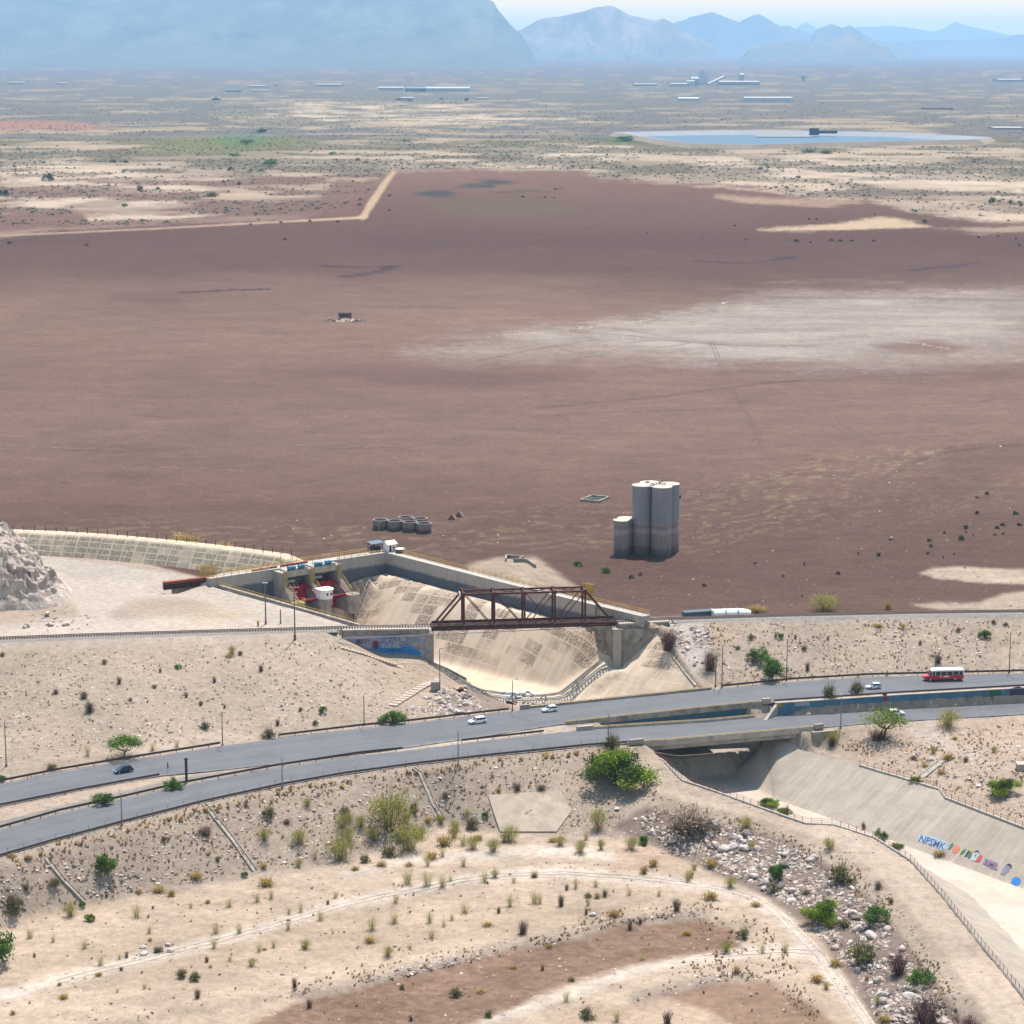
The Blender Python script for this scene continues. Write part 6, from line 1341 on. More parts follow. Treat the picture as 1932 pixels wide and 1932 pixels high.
g_ = lambda *c: tuple(min(.8, q*(1.6 if c[0] > 135 else 1.3)) for q in alb(*c))
# unit plants: about 1 m wide, scaled to size.  kind -> list of (foliage mesh, stem mesh)
PL = {
 'green': [(mesh_of('foliage', leaves(s, 2400, 15, .50, .46, .030, sp=.15, hollow=.12, cols=[g_(92,132,44), g_(112,150,54), g_(70,106,38), g_(130,160,66)]), LEAF), stems(s, 5, .3, .5, .02)) for s in (1,2,3)],
 'bright': [(mesh_of('foliage', leaves(s, 9000, 26, .50, .42, .019, sp=.13, hollow=.12, cols=[g_(122,150,22), g_(140,166,34), g_(98,130,24), g_(158,178,52), g_(76,104,26)]), LEAF), stems(s, 7, .3, .5, .014)) for s in (4,5)],
 'olive': [(mesh_of('foliage', join(leaves(s, 420, 14, .42, .38, .05, [g_(122,126,70), g_(104,108,66), g_(146,140,84)]), stalks(s+50, 60, .45, .85, .008, [g_(140,124,90)])), LEAF), stems(s, 6, .35, .6, .016)) for s in (6,7)],
 'wispy': [(mesh_of('foliage', join(stalks(s, 75, .44, .95, .007, [g_(200,186,124), g_(206,190,136), g_(178,172,106)], .7), leaves(s+9, 170, 14, .40, .40, .024, [g_(192,178,112), g_(206,188,130)], zc=.5)), LEAF), None) for s in (8,9,10)],
 'lime': [(mesh_of('foliage', join(stalks(s, 90, .46, .95, .007, [g_(176,164,92), g_(156,148,84)], .7), leaves(s+9, 1100, 24, .44, .38, .022, [g_(166,162,66), g_(182,174,84), g_(136,142,58)], zc=.45)), LEAF), None) for s in (11,12)],
 'gold': [(mesh_of('foliage', join(stalks(s, 120, .48, .62, .012, [g_(206,172,96), g_(190,154,84), g_(176,156,88)]), leaves(s+9, 140, 12, .44, .22, .045, [g_(206,176,104), g_(184,154,84)], zc=.22)), LEAF), None) for s in (13,14)],
 'dry': [(mesh_of('foliage', stalks(s, 170, .46, .95, .007, [g_(126,100,84), g_(150,122,100), g_(100,78,70)]), LEAF), stems(s, 6, .35, .8, .012)) for s in (15,16)],
 'brush': [(mesh_of('foliage', join(stalks(s, 190, .48, .7, .008, [g_(150,132,116), g_(126,110,98)]), leaves(s+9, 260, 14, .45, .26, .04, [g_(150,134,112), g_(126,112,96)], zc=.25)), LEAF), None) for s in (17,18)],
 'plum': [(mesh_of('foliage', join(stalks(s, 180, .46, .85, .009, [g_(116,84,84), g_(140,108,104)]), leaves(s+9, 240, 14, .42, .34, .035, [g_(122,88,86), g_(96,70,74)], zc=.4)), LEAF), stems(s, 6, .35, .7, .014)) for s in (19,20)],
 'dark': [(mesh_of('foliage', leaves(s, 220, 9, .44, .42, .085, [g_(62,84,50), g_(84,104,60), g_(48,68,46)]), LEAF), None) for s in (21,22,23)],
}
DESC = {'green': 'leafy green bush', 'bright': 'bright green bush', 'olive': 'olive grey shrub', 'wispy': 'wispy pale yellow shrub', 'lime': 'yellow green shrub', 'gold': 'golden dry grass clump', 'dry': 'bare brown dry shrub', 'brush': 'grey brown dry brush', 'plum': 'purple brown dry bush', 'dark': 'dark green bush'}
CATS = {'gold': 'grass clump'}
NAMES = {'green': 'leafy_bush', 'bright': 'leafy_bush', 'olive': 'shrub', 'wispy': 'shrub', 'lime': 'shrub', 'gold': 'grass_clump', 'dry': 'dry_shrub', 'brush': 'dry_brush', 'plum': 'dry_shrub', 'dark': 'bush'}
ROWS = []        # (zone, kind, u, v, object) for labels given at the end
def plant(u, v, wpx, kind, hs=1.0, zone='', label=None, pos=None):
    p = pos or G(u, v); i = len(ROWS); r = random.Random(i*7+3)
    zc = p.y*CT-(p.z-HC)*ST; s = wpx*zc/FOC
    fo_, stm = PL[kind][i % len(PL[kind])]
    if wpx*.53 > 11:
        e = empty(NAMES[kind], (p.x, p.y, p.z-.05), r.uniform(0, 6.28)); inst('foliage', fo_, e, (0,0,0))
        if stm: inst('branches', stm, e, (0,0,0))
    else:
        e = bpy.data.objects.new(NAMES[kind], fo_); COL.objects.link(e); e.location = (p.x, p.y, p.z-.05); e.rotation_euler = (0,0,r.uniform(0,6.28))
    e.scale = (s, s, s*hs); e['category'] = CATS.get(kind, 'bush' if 'bush' in DESC[kind] else 'shrub')
    if label: e['label'] = label
    ROWS.append((zone, kind, u, v, e, bool(label))); return e
def plants(zm, zone, items, k=.35156):
    for it in items:
        zx, zy, wz, kd = it[:4]; u, v = zm(zx, zy); plant(u, v, wz*k, kd, it[4] if len(it) > 4 else 1.0, zone)
plant(326,1490,38,'green',.95,label='round green bush on the median guard rail beside the dark post')
plant(194,1518,50,'green',.75,label='low green bush on the median at the left, below the dark car')
plant(740,1366,52,'green',.8,label='green bush on the far edge of the upper road below the stairs')
plant(506,1393,30,'olive',1.0,label='ragged bush at the break in the far guard rail left of the road')
plant(1160,1478,142,'bright',.78,label='very large bright green bush below the left end of the lower bridge')
plant(1153,1412,40,'olive',1.1,label='grey green bush behind the very large bright green one by the lamp post')
plant(1787,1372,52,'lime',.8,label='yellow green shrub at the near edge of the lower road, far right')
plant(1897,1498,66,'bright',.8,label='bright green bush on the right bank at the right edge of the photo')
plant(1455,1278,56,'green',1.15,label='tall dark green bush on the slope below the railway, right of another')
plant(1430,1247,42,'green',1.0,label='rounded green bush just up the slope behind the tall dark green one')
plant(202,1650,50,'green',1.2,label='lone tall green bush on the slope between the two left drain chutes')
plant(735,1562,96,'lime',.85,label='broad yellow green shrub right of the middle drain chute')
plant(770,1604,74,'lime',.9,label='yellow green shrub in front of the broad one at the foot of the slope')
plant(642,1622,64,'lime',.9,label='yellow green shrub at the slope foot left of the broad one')
plant(1128,1566,40,'lime',1.3,label='upright yellow green shrub right of the concrete slab')
plant(1552,1738,80,'bright',.85,label='bright bush in the lower rubble bank, left of another green bush')
plant(1650,1745,62,'green',.85,label='green bush in the lower rubble bank, near the upper track')
plant(1622,1815,72,'olive',.85,label='olive shrub in the rubble bank below the two green bushes')
plant(1738,1858,52,'green',1.05,label='green bush at the top of the rubble bank near the lower right corner')
plant(1745,1935,78,'plum',.9,label='purple brown dry bush at the bottom edge, right of the rubble bank')
plant(1694,1838,52,'plum',.9,label='purple brown dry bush in the rubble bank beside the green bush')
plant(1830,1950,46,'plum',.9,label='small purple brown dry bush at the very bottom right')
plant(1462,1662,34,'green',1.6,label='upright green shrub in the middle of the rubble bank')
plant(1590,1662,60,'olive',.9,label='brown olive bush high in the rubble bank beside the upper track')
plant(-4,1822,66,'green',1.9,label='tall dark green bush cut off by the left edge of the photo')
plant(30,1722,46,'olive',1.2,label='olive shrub above the tall dark bush at the left edge')
plant(1300,1572,130,'brush',.5,label='wide mat of grey dry brush around the huge round boulder')
plant(1262,1225,46,'plum',1.0,label='dark dry bush at the top of the right concrete slope')
plant(1340,1263,46,'dry',.9,label='bare dry bush on the white rocks below the railway')
plant(1567,1316,36,'olive',1.2,label='left one of two grey shrubs growing on the blue wall',pos=P(1567,1318,2.1))
plant(1618,1310,34,'olive',1.2,label='right one of two grey shrubs growing on the blue wall',pos=P(1618,1310,2.3))
plant(1453,1522,44,'bright',.6,label='bright green weeds on the channel rim just below the lower bridge')
plant(1480,1534,34,'bright',.5,label='bright green weeds on the channel rim, next right of the first weeds')
plant(1662,1584,26,'green',1.3,label='green bush leaning over the fenced channel rim')
plant(1690,1600,34,'bright',.5,label='low green weeds on the channel rim right of the leaning bush')
plant(1556,1152,62,'lime',.6,label='broad yellow green shrub just behind the railway, right side')
plant(1676,1149,18,'gold',1.6,label='small golden shrub just behind the railway, right side')
plant(1428,1154,40,'gold',.5,label='low golden weeds just behind the railway, right of the white hull')
plant(352,1030,64,'gold',.5,label='pale yellow shrub on the lake bed just behind the curved dam',pos=P(352,1026,BZ))
plant(420,1042,44,'gold',.5,label='second pale yellow shrub behind the curved dam, nearer the gates',pos=P(420,1036,BZ))
plants(ZC, 'the bed beside the silos', [(215,615,28,'dark'),(637,562,26,'olive'),(935,548,30,'dark'),(1155,450,30,'dark'),(1043,442,18,'dry'),(1415,440,26,'olive'),(1428,402,26,'dark'),(1423,372,28,'dark'),(1507,330,20,'dark'),(1590,365,42,'dark'),(1620,304,34,'dark'),(1622,326,18,'dry'),(1685,226,30,'dark'),(1680,140,18,'dark'),(1735,120,30,'dark'),(1788,305,26,'dark'),(1775,340,22,'olive'),(1820,335,24,'olive'),(1818,290,28,'dark'),(1887,228,34,'dark'),(1910,288,30,'dark'),(1660,345,14,'dry'),(1500,460,16,'dry'),(1555,445,16,'dry'),(740,670,18,'dry'),(490,494,18,'dark'),(752,498,22,'dry'),(1217,366,18,'dark')])
plants(ZB, 'the bed before the silos', [(1257,503,54,'green',.8),(1405,540,54,'green',1.0),(1543,572,28,'dark',1.2),(1592,555,28,'olive',1.2)])
plants(ZC, 'the right railway slope', [(620,890,50,'green'),(465,895,46,'olive'),(235,876,26,'olive'),(398,952,34,'olive'),(755,955,40,'olive'),(705,892,26,'dry'),(1283,842,36,'lime'),(1578,858,30,'olive',1.4),(1720,888,70,'green'),(1772,812,34,'olive'),(1375,925,30,'dry'),(1835,822,28,'brush'),(880,900,26,'dry'),(1150,830,60,'gold',.5)])
plants(ZE, 'the right roadside bank', [(770,205,44,'dry',1.2),(1470,165,70,'dry',.8),(870,330,36,'dry'),(1435,305,26,'dry',1.4)])
plants(ZF, 'the left railway slope', [(955,195,40,'green'),(1245,115,52,'lime'),(1232,132,60,'gold',.5),(1095,520,64,'olive'),(1730,436,58,'green'),(1610,422,32,'olive'),(1695,498,44,'olive'),(480,430,90,'dry',.8),(860,215,30,'dry'),(1000,350,34,'dry'),(560,170,40,'brush'),(300,330,40,'brush'),(1150,270,36,'dry'),(830,300,30,'brush'),(640,275,44,'dry'),(450,355,60,'brush'),(1400,210,44,'dry'),(1075,390,36,'olive'),(15,130,36,'olive'),(1290,122,36,'brush'),(470,665,50,'wispy',1.3),(820,635,50,'wispy'),(280,735,70,'olive',.7),(12,800,56,'green'),(1205,408,26,'dry'),(1490,500,40,'dry'),(950,615,40,'wispy'),(700,370,30,'brush')])
plants(ZE, 'the right channel bank', [(905,585,86,'lime',.8),(900,610,70,'dry',.7),(1525,680,80,'gold',.6),(1445,650,44,'lime'),(1350,800,80,'bright',.5),(1770,645,40,'lime'),(1620,695,40,'brush'),(1560,575,40,'gold',.7),(1400,720,50,'gold',.5),(1490,760,60,'gold',.6),(1150,575,170,'dry',.35),(1340,680,50,'brush',.5)])
plants(ZG, 'the left road slope', [(1450,175,90,'olive'),(1420,300,80,'lime'),(1605,320,96,'lime'),(1650,120,56,'lime'),(1600,445,56,'lime'),(1690,400,56,'wispy'),(1310,500,50,'green'),(1430,545,110,'gold',.7),(1415,450,50,'gold'),(850,580,90,'gold',.6),(920,600,60,'gold'),(1050,505,90,'gold',.6),(1105,270,100,'brush',.7),(290,540,90,'olive',.7),(140,565,50,'brush'),(60,625,60,'brush'),(745,580,50,'gold',.6),(1840,235,100,'lime'),(440,660,46,'green'),(480,735,64,'bright'),(380,710,90,'lime'),(160,400,50,'gold',.6),(60,390,60,'gold',.6),(880,300,36,'brush'),(1170,410,36,'brush'),(1320,120,30,'brush'),(1540,210,60,'brush',.6)])
plants(ZG, 'the lower left flat', [(735,715,80,'wispy'),(160,825,60,'wispy'),(285,848,46,'wispy'),(455,882,60,'wispy'),(800,800,50,'wispy'),(805,842,32,'gold'),(1025,665,36,'wispy'),(1115,640,40,'gold'),(1230,660,70,'wispy',.8),(1380,632,60,'wispy'),(1455,615,60,'wispy'),(1550,700,44,'wispy'),(1615,688,44,'wispy',1.3),(1720,730,60,'wispy'),(1548,782,52,'wispy',1.2),(1160,800,70,'wispy'),(1285,800,64,'wispy'),(1150,880,64,'wispy'),(1640,885,66,'lime'),(1390,900,50,'wispy'),(1470,875,50,'wispy'),(1350,978,56,'lime'),(1110,955,40,'dry'),(1130,985,28,'gold'),(1235,948,34,'wispy'),(540,972,60,'wispy'),(640,940,36,'wispy'),(680,930,40,'dry'),(980,1040,80,'olive'),(1050,1055,80,'olive'),(530,1028,56,'gold',.6),(340,1150,70,'gold',.6),(320,1080,34,'gold'),(630,1118,30,'wispy'),(775,1098,40,'wispy'),(1060,1148,60,'dry'),(185,928,30,'dry'),(1580,1090,50,'dry',1.3),(1660,1200,56,'dry'),(1800,610,44,'wispy'),(1760,645,32,'dry'),(70,1235,40,'gold'),(650,1000,40,'dry',.6),(1420,890,40,'gold',.5),(820,670,22,'dry'),(850,900,70,'olive',.7)])
plants(ZH, 'the slab slope', [(380,150,70,'olive',1.3),(210,110,50,'wispy'),(545,70,50,'brush'),(690,240,90,'olive',1.2),(540,330,110,'gold',.9),(110,420,70,'olive'),(470,400,110,'gold',.6),(530,390,60,'wispy'),(250,385,120,'olive',.7),(760,180,50,'green'),(830,40,40,'gold'),(930,30,60,'brush'),(1060,30,70,'brush',.6),(30,200,60,'lime')])
plants(ZH, 'the middle flat', [(345,535,90,'wispy'),(445,545,90,'wispy'),(530,555,80,'wispy'),(570,520,40,'wispy'),(755,525,70,'wispy'),(810,500,56,'lime'),(910,530,40,'wispy'),(1025,500,60,'wispy',.8),(640,440,60,'wispy'),(690,350,90,'lime'),(800,365,90,'lime'),(890,310,110,'lime'),(1160,330,80,'lime',.8),(1265,370,90,'lime'),(1380,350,50,'lime',1.4),(1540,352,90,'lime'),(1610,325,80,'green'),(1610,480,60,'gold',1.3),(1660,440,70,'gold',1.0),(1845,520,70,'wispy'),(1880,460,40,'lime'),(1350,552,50,'wispy'),(1245,560,50,'wispy',1.3),(1195,568,40,'dry'),(1020,640,70,'wispy',1.2),(1050,642,50,'wispy',1.3),(1165,655,60,'dry',1.3),(890,655,60,'wispy',1.3),(830,692,40,'dry'),(1310,650,50,'wispy'),(1310,610,50,'olive'),(1360,612,50,'gold'),(1400,605,50,'dry'),(1530,596,50,'wispy'),(1690,600,40,'wispy'),(1300,700,34,'dry',1.4),(580,730,44,'wispy'),(650,690,80,'wispy',.7),(460,745,70,'wispy'),(535,765,40,'wispy'),(470,825,60,'wispy'),(150,785,90,'wispy'),(140,850,80,'gold',.7),(235,925,70,'lime'),(355,888,40,'wispy'),(280,635,56,'wispy'),(270,745,80,'wispy',.8),(960,805,86,'dry'),(770,760,80,'gold',.4),(1020,500,60,'dry',.4)])
plants(ZH, 'the dark ground', [(600,1140,84,'olive'),(735,1120,60,'gold',.6),(315,1100,44,'olive'),(1220,1058,50,'olive',.7),(910,990,50,'gold',.6),(1065,1000,36,'dry'),(780,1250,60,'olive'),(1195,1165,60,'wispy'),(1310,1255,100,'olive',1.0),(1465,1275,80,'wispy'),(1735,1285,80,'dry'),(1535,780,50,'dry',1.3),(1600,945,60,'wispy',.6),(1840,810,70,'gold',.6),(1785,680,80,'dry'),(1590,748,40,'dry'),(1450,710,90,'gold',.7),(360,1270,40,'dry'),(1100,870,60,'gold',.4)])
plants(ZH, 'the slope foot', [(20,300,90,'lime'),(90,230,80,'lime'),(160,300,100,'lime'),(310,300,90,'olive',.9),(330,210,80,'lime'),(410,290,80,'lime'),(590,290,80,'lime'),(640,330,70,'wispy'),(60,460,60,'gold',.6),(200,440,80,'gold',.6),(350,440,60,'gold',.6),(450,440,60,'wispy'),(600,250,70,'lime'),(720,300,70,'gold',.7),(660,170,60,'wispy'),(860,310,60,'lime'),(1120,310,70,'gold',.6),(1300,300,60,'wispy'),(0,160,70,'olive'),(290,130,60,'lime'),(450,200,60,'gold',.7),(520,210,60,'lime')])
plants(ZI, 'the rubble bank', [(600,490,70,'green',1.2),(590,580,90,'olive'),(470,350,50,'lime'),(260,440,110,'gold',.6),(1220,640,40,'olive',1.3),(1150,560,60,'brush'),(960,770,110,'olive',.7),(890,775,60,'lime'),(1090,1050,40,'gold'),(1150,1185,64,'lime'),(1180,1275,90,'gold',.7),(870,1100,50,'lime'),(820,1060,100,'gold',.7),(335,905,84,'lime'),(430,830,96,'olive'),(530,905,60,'wispy'),(650,905,70,'wispy'),(390,1010,60,'gold'),(250,620,110,'gold',.7),(495,655,70,'gold',.6),(920,975,90,'gold',.7),(440,235,90,'lime',.8),(890,350,80,'lime'),(140,500,60,'gold',1.2),(355,555,80,'lime',.9),(790,720,70,'gold',.6),(760,590,70,'brush',.6),(1480,380,100,'gold',.4),(620,520,40,'brush'),(700,280,0.1,'gold'),(1070,240,30,'olive',2.0),(660,160,36,'dry',1.6)])
# far trees and bushes, one mesh each
plants(ZL, 'the far left shore', [(180,682,44,'dark'),(15,738,40,'dark'),(470,780,22,'green'),(425,614,26,'dark',.8),(475,616,20,'green'),(1022,625,56,'green',.8),(872,645,26,'dark'),(985,648,30,'green',.6),(1255,583,26,'green',.7),(1350,607,18,'dark'),(1380,614,20,'green',.6),(900,698,20,'dark'),(597,718,20,'green'),(800,742,60,'olive',.5),(1355,776,16,'dark'),(1360,756,14,'dark'),(1470,741,14,'dark'),(1470,796,12,'dark'),(325,928,16,'dark'),(35,920,16,'dark'),(1075,906,18,'dark',.7),(945,849,12,'dark'),(1060,842,14,'dark'),(1170,836,14,'dark'),(1275,839,14,'dark'),(525,720,36,'olive'),(885,590,44,'green',.5),(930,545,60,'green',.5),(985,500,50,'dark',.5)], .5)
plants(ZT, 'the far right shore', [(42,745,14,'dark'),(160,749,10,'dark'),(125,747,12,'dark'),(165,715,12,'dark'),(305,637,16,'dark'),(1810,768,28,'green',1.4),(1880,768,22,'olive',1.2),(1920,778,20,'olive',1.2),(1120,830,12,'dark'),(1150,829,10,'dark'),(1370,810,10,'dark'),(840,854,10,'dark'),(717,898,8,'dark'),(882,907,10,'dark'),(1072,913,20,'dark'),(1127,917,12,'dark'),(1205,908,30,'olive',.5),(1240,911,20,'dark',.7),(1280,911,20,'dark',.6),(1365,911,16,'dark',.7),(1760,898,12,'dark'),(1833,892,12,'dark'),(1900,902,12,'dark'),(1915,928,12,'dark'),(510,881,8,'dark'),(1085,672,16,'dark'),(938,640,26,'olive',.7),(1556,840,26,'olive'),(1328,741,14,'dark'),(430,532,110,'green',.28),(1115,575,50,'green',.4),(1185,580,60,'olive',.4)], .5)
# trees with a trunk
def tree(u, v, wpx, label, cols, seed, air=1.0, n=2600):
    p = G(u, v); zc = p.y*CT-(p.z-HC)*ST; s = wpx*zc/FOC; r = random.Random(seed)
    e = empty('acacia_tree', (p.x, p.y, p.z-.1), 0, label, 'tree')
    b = MB(); top = Vector((.05*s, 0, s*.2)); b.cyl((0,0,-.2), top, s*.03, s*.022, 8, False)
    for k in range(7):
        a = k*.9+r.uniform(-.3,.3); t_ = Vector((math.cos(a)*s*.34, math.sin(a)*s*.34, s*r.uniform(.34,.5))); m_ = top.lerp(t_, .5)+Vector((0,0,-s*.03)); b.cyl(top, m_, s*.017, s*.011, 6, False); b.cyl(m_, t_, s*.011, s*.004, 5, False)
        for j in range(2): b.cyl(m_, t_+Vector((r.uniform(-.12,.12)*s, r.uniform(-.12,.12)*s, s*r.uniform(-.02,.1))), s*.006, s*.002, 4, False)
    b.build('trunk', mat('tree_bark', alb(128,100,80), .9, .2, 2), e)
    V, F, C_ = leaves(seed, n, 26, .46*s, .22*s, .022*s*air**.5, cols, .3, 1.0, zc=.40*s); np_mesh('crown', V, F, LEAF, e, smooth=False, cols={'Col': C_})
    return e
tree(233,1430,66,'green umbrella shaped tree on the left edge of the upper road beside the dark car',[g_(96,140,28), g_(122,164,36), g_(72,112,28), g_(140,172,52)],41,n=2400)
tree(1667,1391,84,'airy yellow green tree with bare trunk right of the lower bridge',[g_(146,168,62), g_(170,184,80), g_(122,148,58)],43,n=1700)
# dry tufts: far too many to count
def tuft_field(name, pts, cols, seed, s0, s1):
    r = np.random.default_rng(seed); V, C_ = [], []
    for p in pts:
        s = s0+(s1-s0)*r.random()**2; col = np.array(cols[r.integers(len(cols))])*r.uniform(.7,1.15)
        for k in range(5):
            a = r.uniform(0, 6.28); dx, dy = math.cos(a)*s*.5, math.sin(a)*s*.5; w_ = s*.2; h = s*r.uniform(.35,.8)
            V += [(p.x-dy*.3, p.y+dx*.3, p.z-.03), (p.x+dy*.3, p.y-dx*.3, p.z-.03), (p.x+dx+dy*.4, p.y+dy-dx*.4, p.z+h*.8), (p.x+dx*.8-dy*.4, p.y+dy*.8+dx*.4, p.z+h)]; C_ += [col*.75, col*.75, col*1.1, col*1.1]
    V = np.array(V); return tag(np_mesh(name, V, np.arange(len(V)).reshape(-1,4), LEAF, smooth=False, cols={'Col': np.array(C_)}), kind='stuff')
tc = [g_(196,160,112), g_(180,142,98), g_(160,134,106), g_(136,116,98), g_(206,176,118)]
S = []
for poly, n, sd in (([(0,1235),(640,1208),(780,1290),(800,1350),(500,1385),(0,1440)], 500, 51),([(1330,1176),(1932,1166),(1932,1264),(1500,1282),(1350,1294)], 700, 52),([(0,1640),(230,1562),(520,1492),(800,1448),(1090,1418),(1190,1560),(920,1560),(840,1545),(640,1615),(300,1680),(0,1725)], 1300, 53),([(1180,1460),(1260,1505),(1400,1545),(1500,1580),(1600,1620),(1700,1720),(1790,1850),(1840,1930),(1800,1930),(1700,1790),(1600,1690),(1500,1610),(1380,1570),(1250,1545),(1190,1520)], 650, 54),([(1560,1400),(1932,1365),(1932,1550),(1780,1490)], 700, 55),([(0,1750),(500,1680),(1200,1600),(1600,1850),(1500,1930),(0,1930)], 300, 56),([(540,1886),(870,1822),(1180,1742),(1330,1730),(1330,1705),(1170,1712),(860,1790),(560,1856)], 360, 57),([(1290,1700),(1400,1720),(1460,1760),(1520,1850),(1560,1930),(1530,1930),(1440,1850),(1330,1840),(1250,1860),(1330,1790)], 420, 58)):
    S += [G(u, v) for u, v in scatter(poly, n, sd)]
tuft_field('dry_grass_tufts', S, tc, 59, .22, .75)
gold = [g_(204,168,96), g_(186,150,88), g_(184,156,90)]
lnp = dens(offs(seg(LN, 0, 1130), -2.2), 1.0); rr_ = random.Random(8); S = []
for p in lnp:
    for k in range(1 if rr_.random() < .75 else 3):
        x, y = p.x+rr_.gauss(0,1.0), p.y-abs(rr_.gauss(0,1.6)); S.append(Vector((x, y, float(H(x, y)))))
tuft_field('roadside_grass', S, gold+tc[:2], 60, .5, 1.3)
# thorn scrub of the far plain
r = np.random.default_rng(77); S = []
def scrub_pts(n, v0, v1, u0=-250, u1=2200, pw=1.0):
    out = []
    vv = v0+(v1-v0)*r.random(n*3)**pw; uu = r.uniform(u0, u1, n*3)
    ok = in_poly(uu, vv, shore); uu, vv = uu[ok], vv[ok]
    a, b_ = (uu-U0)/FOC, -(vv-V0)/FOC; t_ = (BZ-HC)/(-ST+b_*CT); X, Y = a*t_, (CT+b_*ST)*t_
    den = fbm(X/95, Y/95, 61, 5); keep = (den > .47+.1*r.random(len(X))-.07) & ~((uu > 1130) & (uu < 1900) & (vv > 244) & (vv < 276))
    return list(zip(X[keep], Y[keep]))[:n]
pts_ = scrub_pts(8000, 190, 425)+scrub_pts(9000, 120, 330)
B = np.array([(1,0,.25),(-.4,.9,.3),(-.5,-.9,.2),(.2,.3,1.0),(-.3,-.25,.85),(.5,-.5,.7)]); Fb = np.array([(0,1,3),(1,2,4),(2,0,5),(3,4,5),(0,3,5),(1,4,3),(2,5,4),(2,1,0)])
V = []; F = []; C_ = []; cs2 = np.array([g_(132,134,98), g_(134,128,104), g_(118,126,92), g_(146,136,112), g_(128,116,108), g_(106,118,80)])
n = len(pts_); s = r.uniform(.8, 2.5, n)*np.where(r.random(n) < .12, 1.6, 1.0); a = r.uniform(0, 6.28, n)
for i, (x, y) in enumerate(pts_):
    q = B*np.array([s[i]*.9, s[i]*.9, s[i]*.8]); c, sn = math.cos(a[i]), math.sin(a[i])
    V.append(np.column_stack([q[:,0]*c-q[:,1]*sn+x, q[:,0]*sn+q[:,1]*c+y, q[:,2]+BZ-.2])); F.append(Fb+6*i); C_.append(np.tile(cs2[i % 6]*r.uniform(.75,1.2), (6,1)))
tag(np_mesh('thorn_scrub', np.vstack(V), np.vstack(F), LEAF, smooth=False, cols={'Col': np.vstack(C_)}), kind='stuff')
# ------------------------------------------------------------------ lamps, poles, signs
def lamp(label, u, v, vtop, arm, group='lamp posts beside the roads', base=None, m=None):
    p = base or G(u, v); h = max(5.0, Zof(p.x, p.y, vtop)-p.z); e = empty('lamp_post', p, 0, label, 'lamp post', group)
    b = MB(); b.cyl((0,0,-.3), (0,0,h), .15, .09, 8); b.box((0,0,.25), (.5,.5,.6)); b.build('pole', m or POLE, e)
    b = MB(); ax, ay, az = arm; pts = [Vector((ax*t, ay*t, h-.05+az*math.sin(t*math.pi/2))) for t in (0,.3,.6,.85,1)]
    for a, c in zip(pts[:-1], pts[1:]): b.cyl(a, c, .05, .045, 6)
    b.build('arm', STEEL, e); b = MB(); d = (pts[-1]-pts[-2]).normalized(); b.bar(pts[-1]-d*.1, pts[-1]+d*.75, .3, .16); b.build('lamp_head', STEEL, e); return e
for lab, u, v, vt, arm in (('lamp post on the rocky slope at the left edge of the photo', 12,1446,1362,(.6,-1.8,.9)),('lamp post at the end of the long far guard rail left of the bush',420,1408,1346,(.8,-1.8,.9)),('lamp post behind the guard rail near the foot of the stairs',687,1368,1311,(.7,-1.8,.9)),('lamp post at the gap in the rail beside the white painted letters',967,1342,1284,(1.0,-1.8,1.0)),('lamp post beside the stair landing and the concrete box',830,1305,1224,(.4,-.6,.3)),('lamp post behind the far guard rail right of the two green bushes',1484,1283,1208,(.7,-1.8,.9)),('lamp post behind the red bus at the right edge of the photo',1904,1268,1192,(.8,-1.8,.9)),('left of two bare poles by the end of the upper bridge',1350,1295,1242,(.2,-.5,.2)),('right of two bare poles by the end of the upper bridge',1362,1299,1217,(.2,-.5,.2))):
    lamp(lab, u, v, vt, arm)
for lab, u, v, vt, arm in (('lamp post on the near edge of the lower road, left of the middle drain chute',532.6,1487.7,1430,(-1.6,2.2,1.6)),('lamp post on the near edge of the lower road above the right drain chute',864.5,1444,1379,(-1.3,2.2,1.8)),('lamp post on the near edge of the lower road left of the lower bridge',1147.5,1407,1348,(-1.0,2.2,1.8)),('lamp post at the near road edge right of the lower bridge',1586,1373,1313,(-.4,2.2,.8)),('lamp post on the near edge of the lower road at the far left',230,1557,1496,(-.3,.8,.3))):
    lamp(lab, u, v, vt, arm, m=STEEL)
p = P(501.5,1178.5,11.3); h = Zof(p.x, p.y, 1100)-p.z; e = empty('lamp_post', p, 0, 'tall plaza lamp post with pale lamp box, left of the crossarm pole', 'lamp post'); b = MB(); b.cyl((0,0,-.2), (0,0,h), .2, .14, 8); b.box((0,0,.5), (.55,.55,1.3)); b.build('pole', POLE, e); b = MB(); b.box((0,0,h), (1.5,.5,.35)); b.build('lamp_head', mat('pale_blue_lamp', alb(190,212,224), .5, .1, 1), e)
b = MB(); b.box((0,0,h+4.0), (2.8,.22,.18)); b.cyl((.3,0,h), (.3,0,h+4), .035, None, 6); b.build('aerial', STEEL, e)
p = P(529.5,1177,11.3); b = MB(); b.cyl((0,0,-.2), (0,0,Zof(p.x,p.y,1150)-p.z), .17, .15, 8); b.lathe([(.24,0),(.24,.5),(.17,.55)], (0,0,0), 8); o = b.build('bare_post', POLE); o.location = p; tag(o, 'short bare grey post on the plaza between the lamp post and crossarm pole', 'post')
p = G(556.5,1206.5); h = Zof(p.x, p.y, 1104)-p.z; e = empty('utility_pole', p, .1, 'wooden utility pole with two crossarms beside the railway', 'utility pole'); b = MB(); b.cyl((0,0,-.2), (0,0,h), .2, .13, 8); b.box((0,0,.6), (.7,.6,1.5)); b.build('pole', POLE, e)
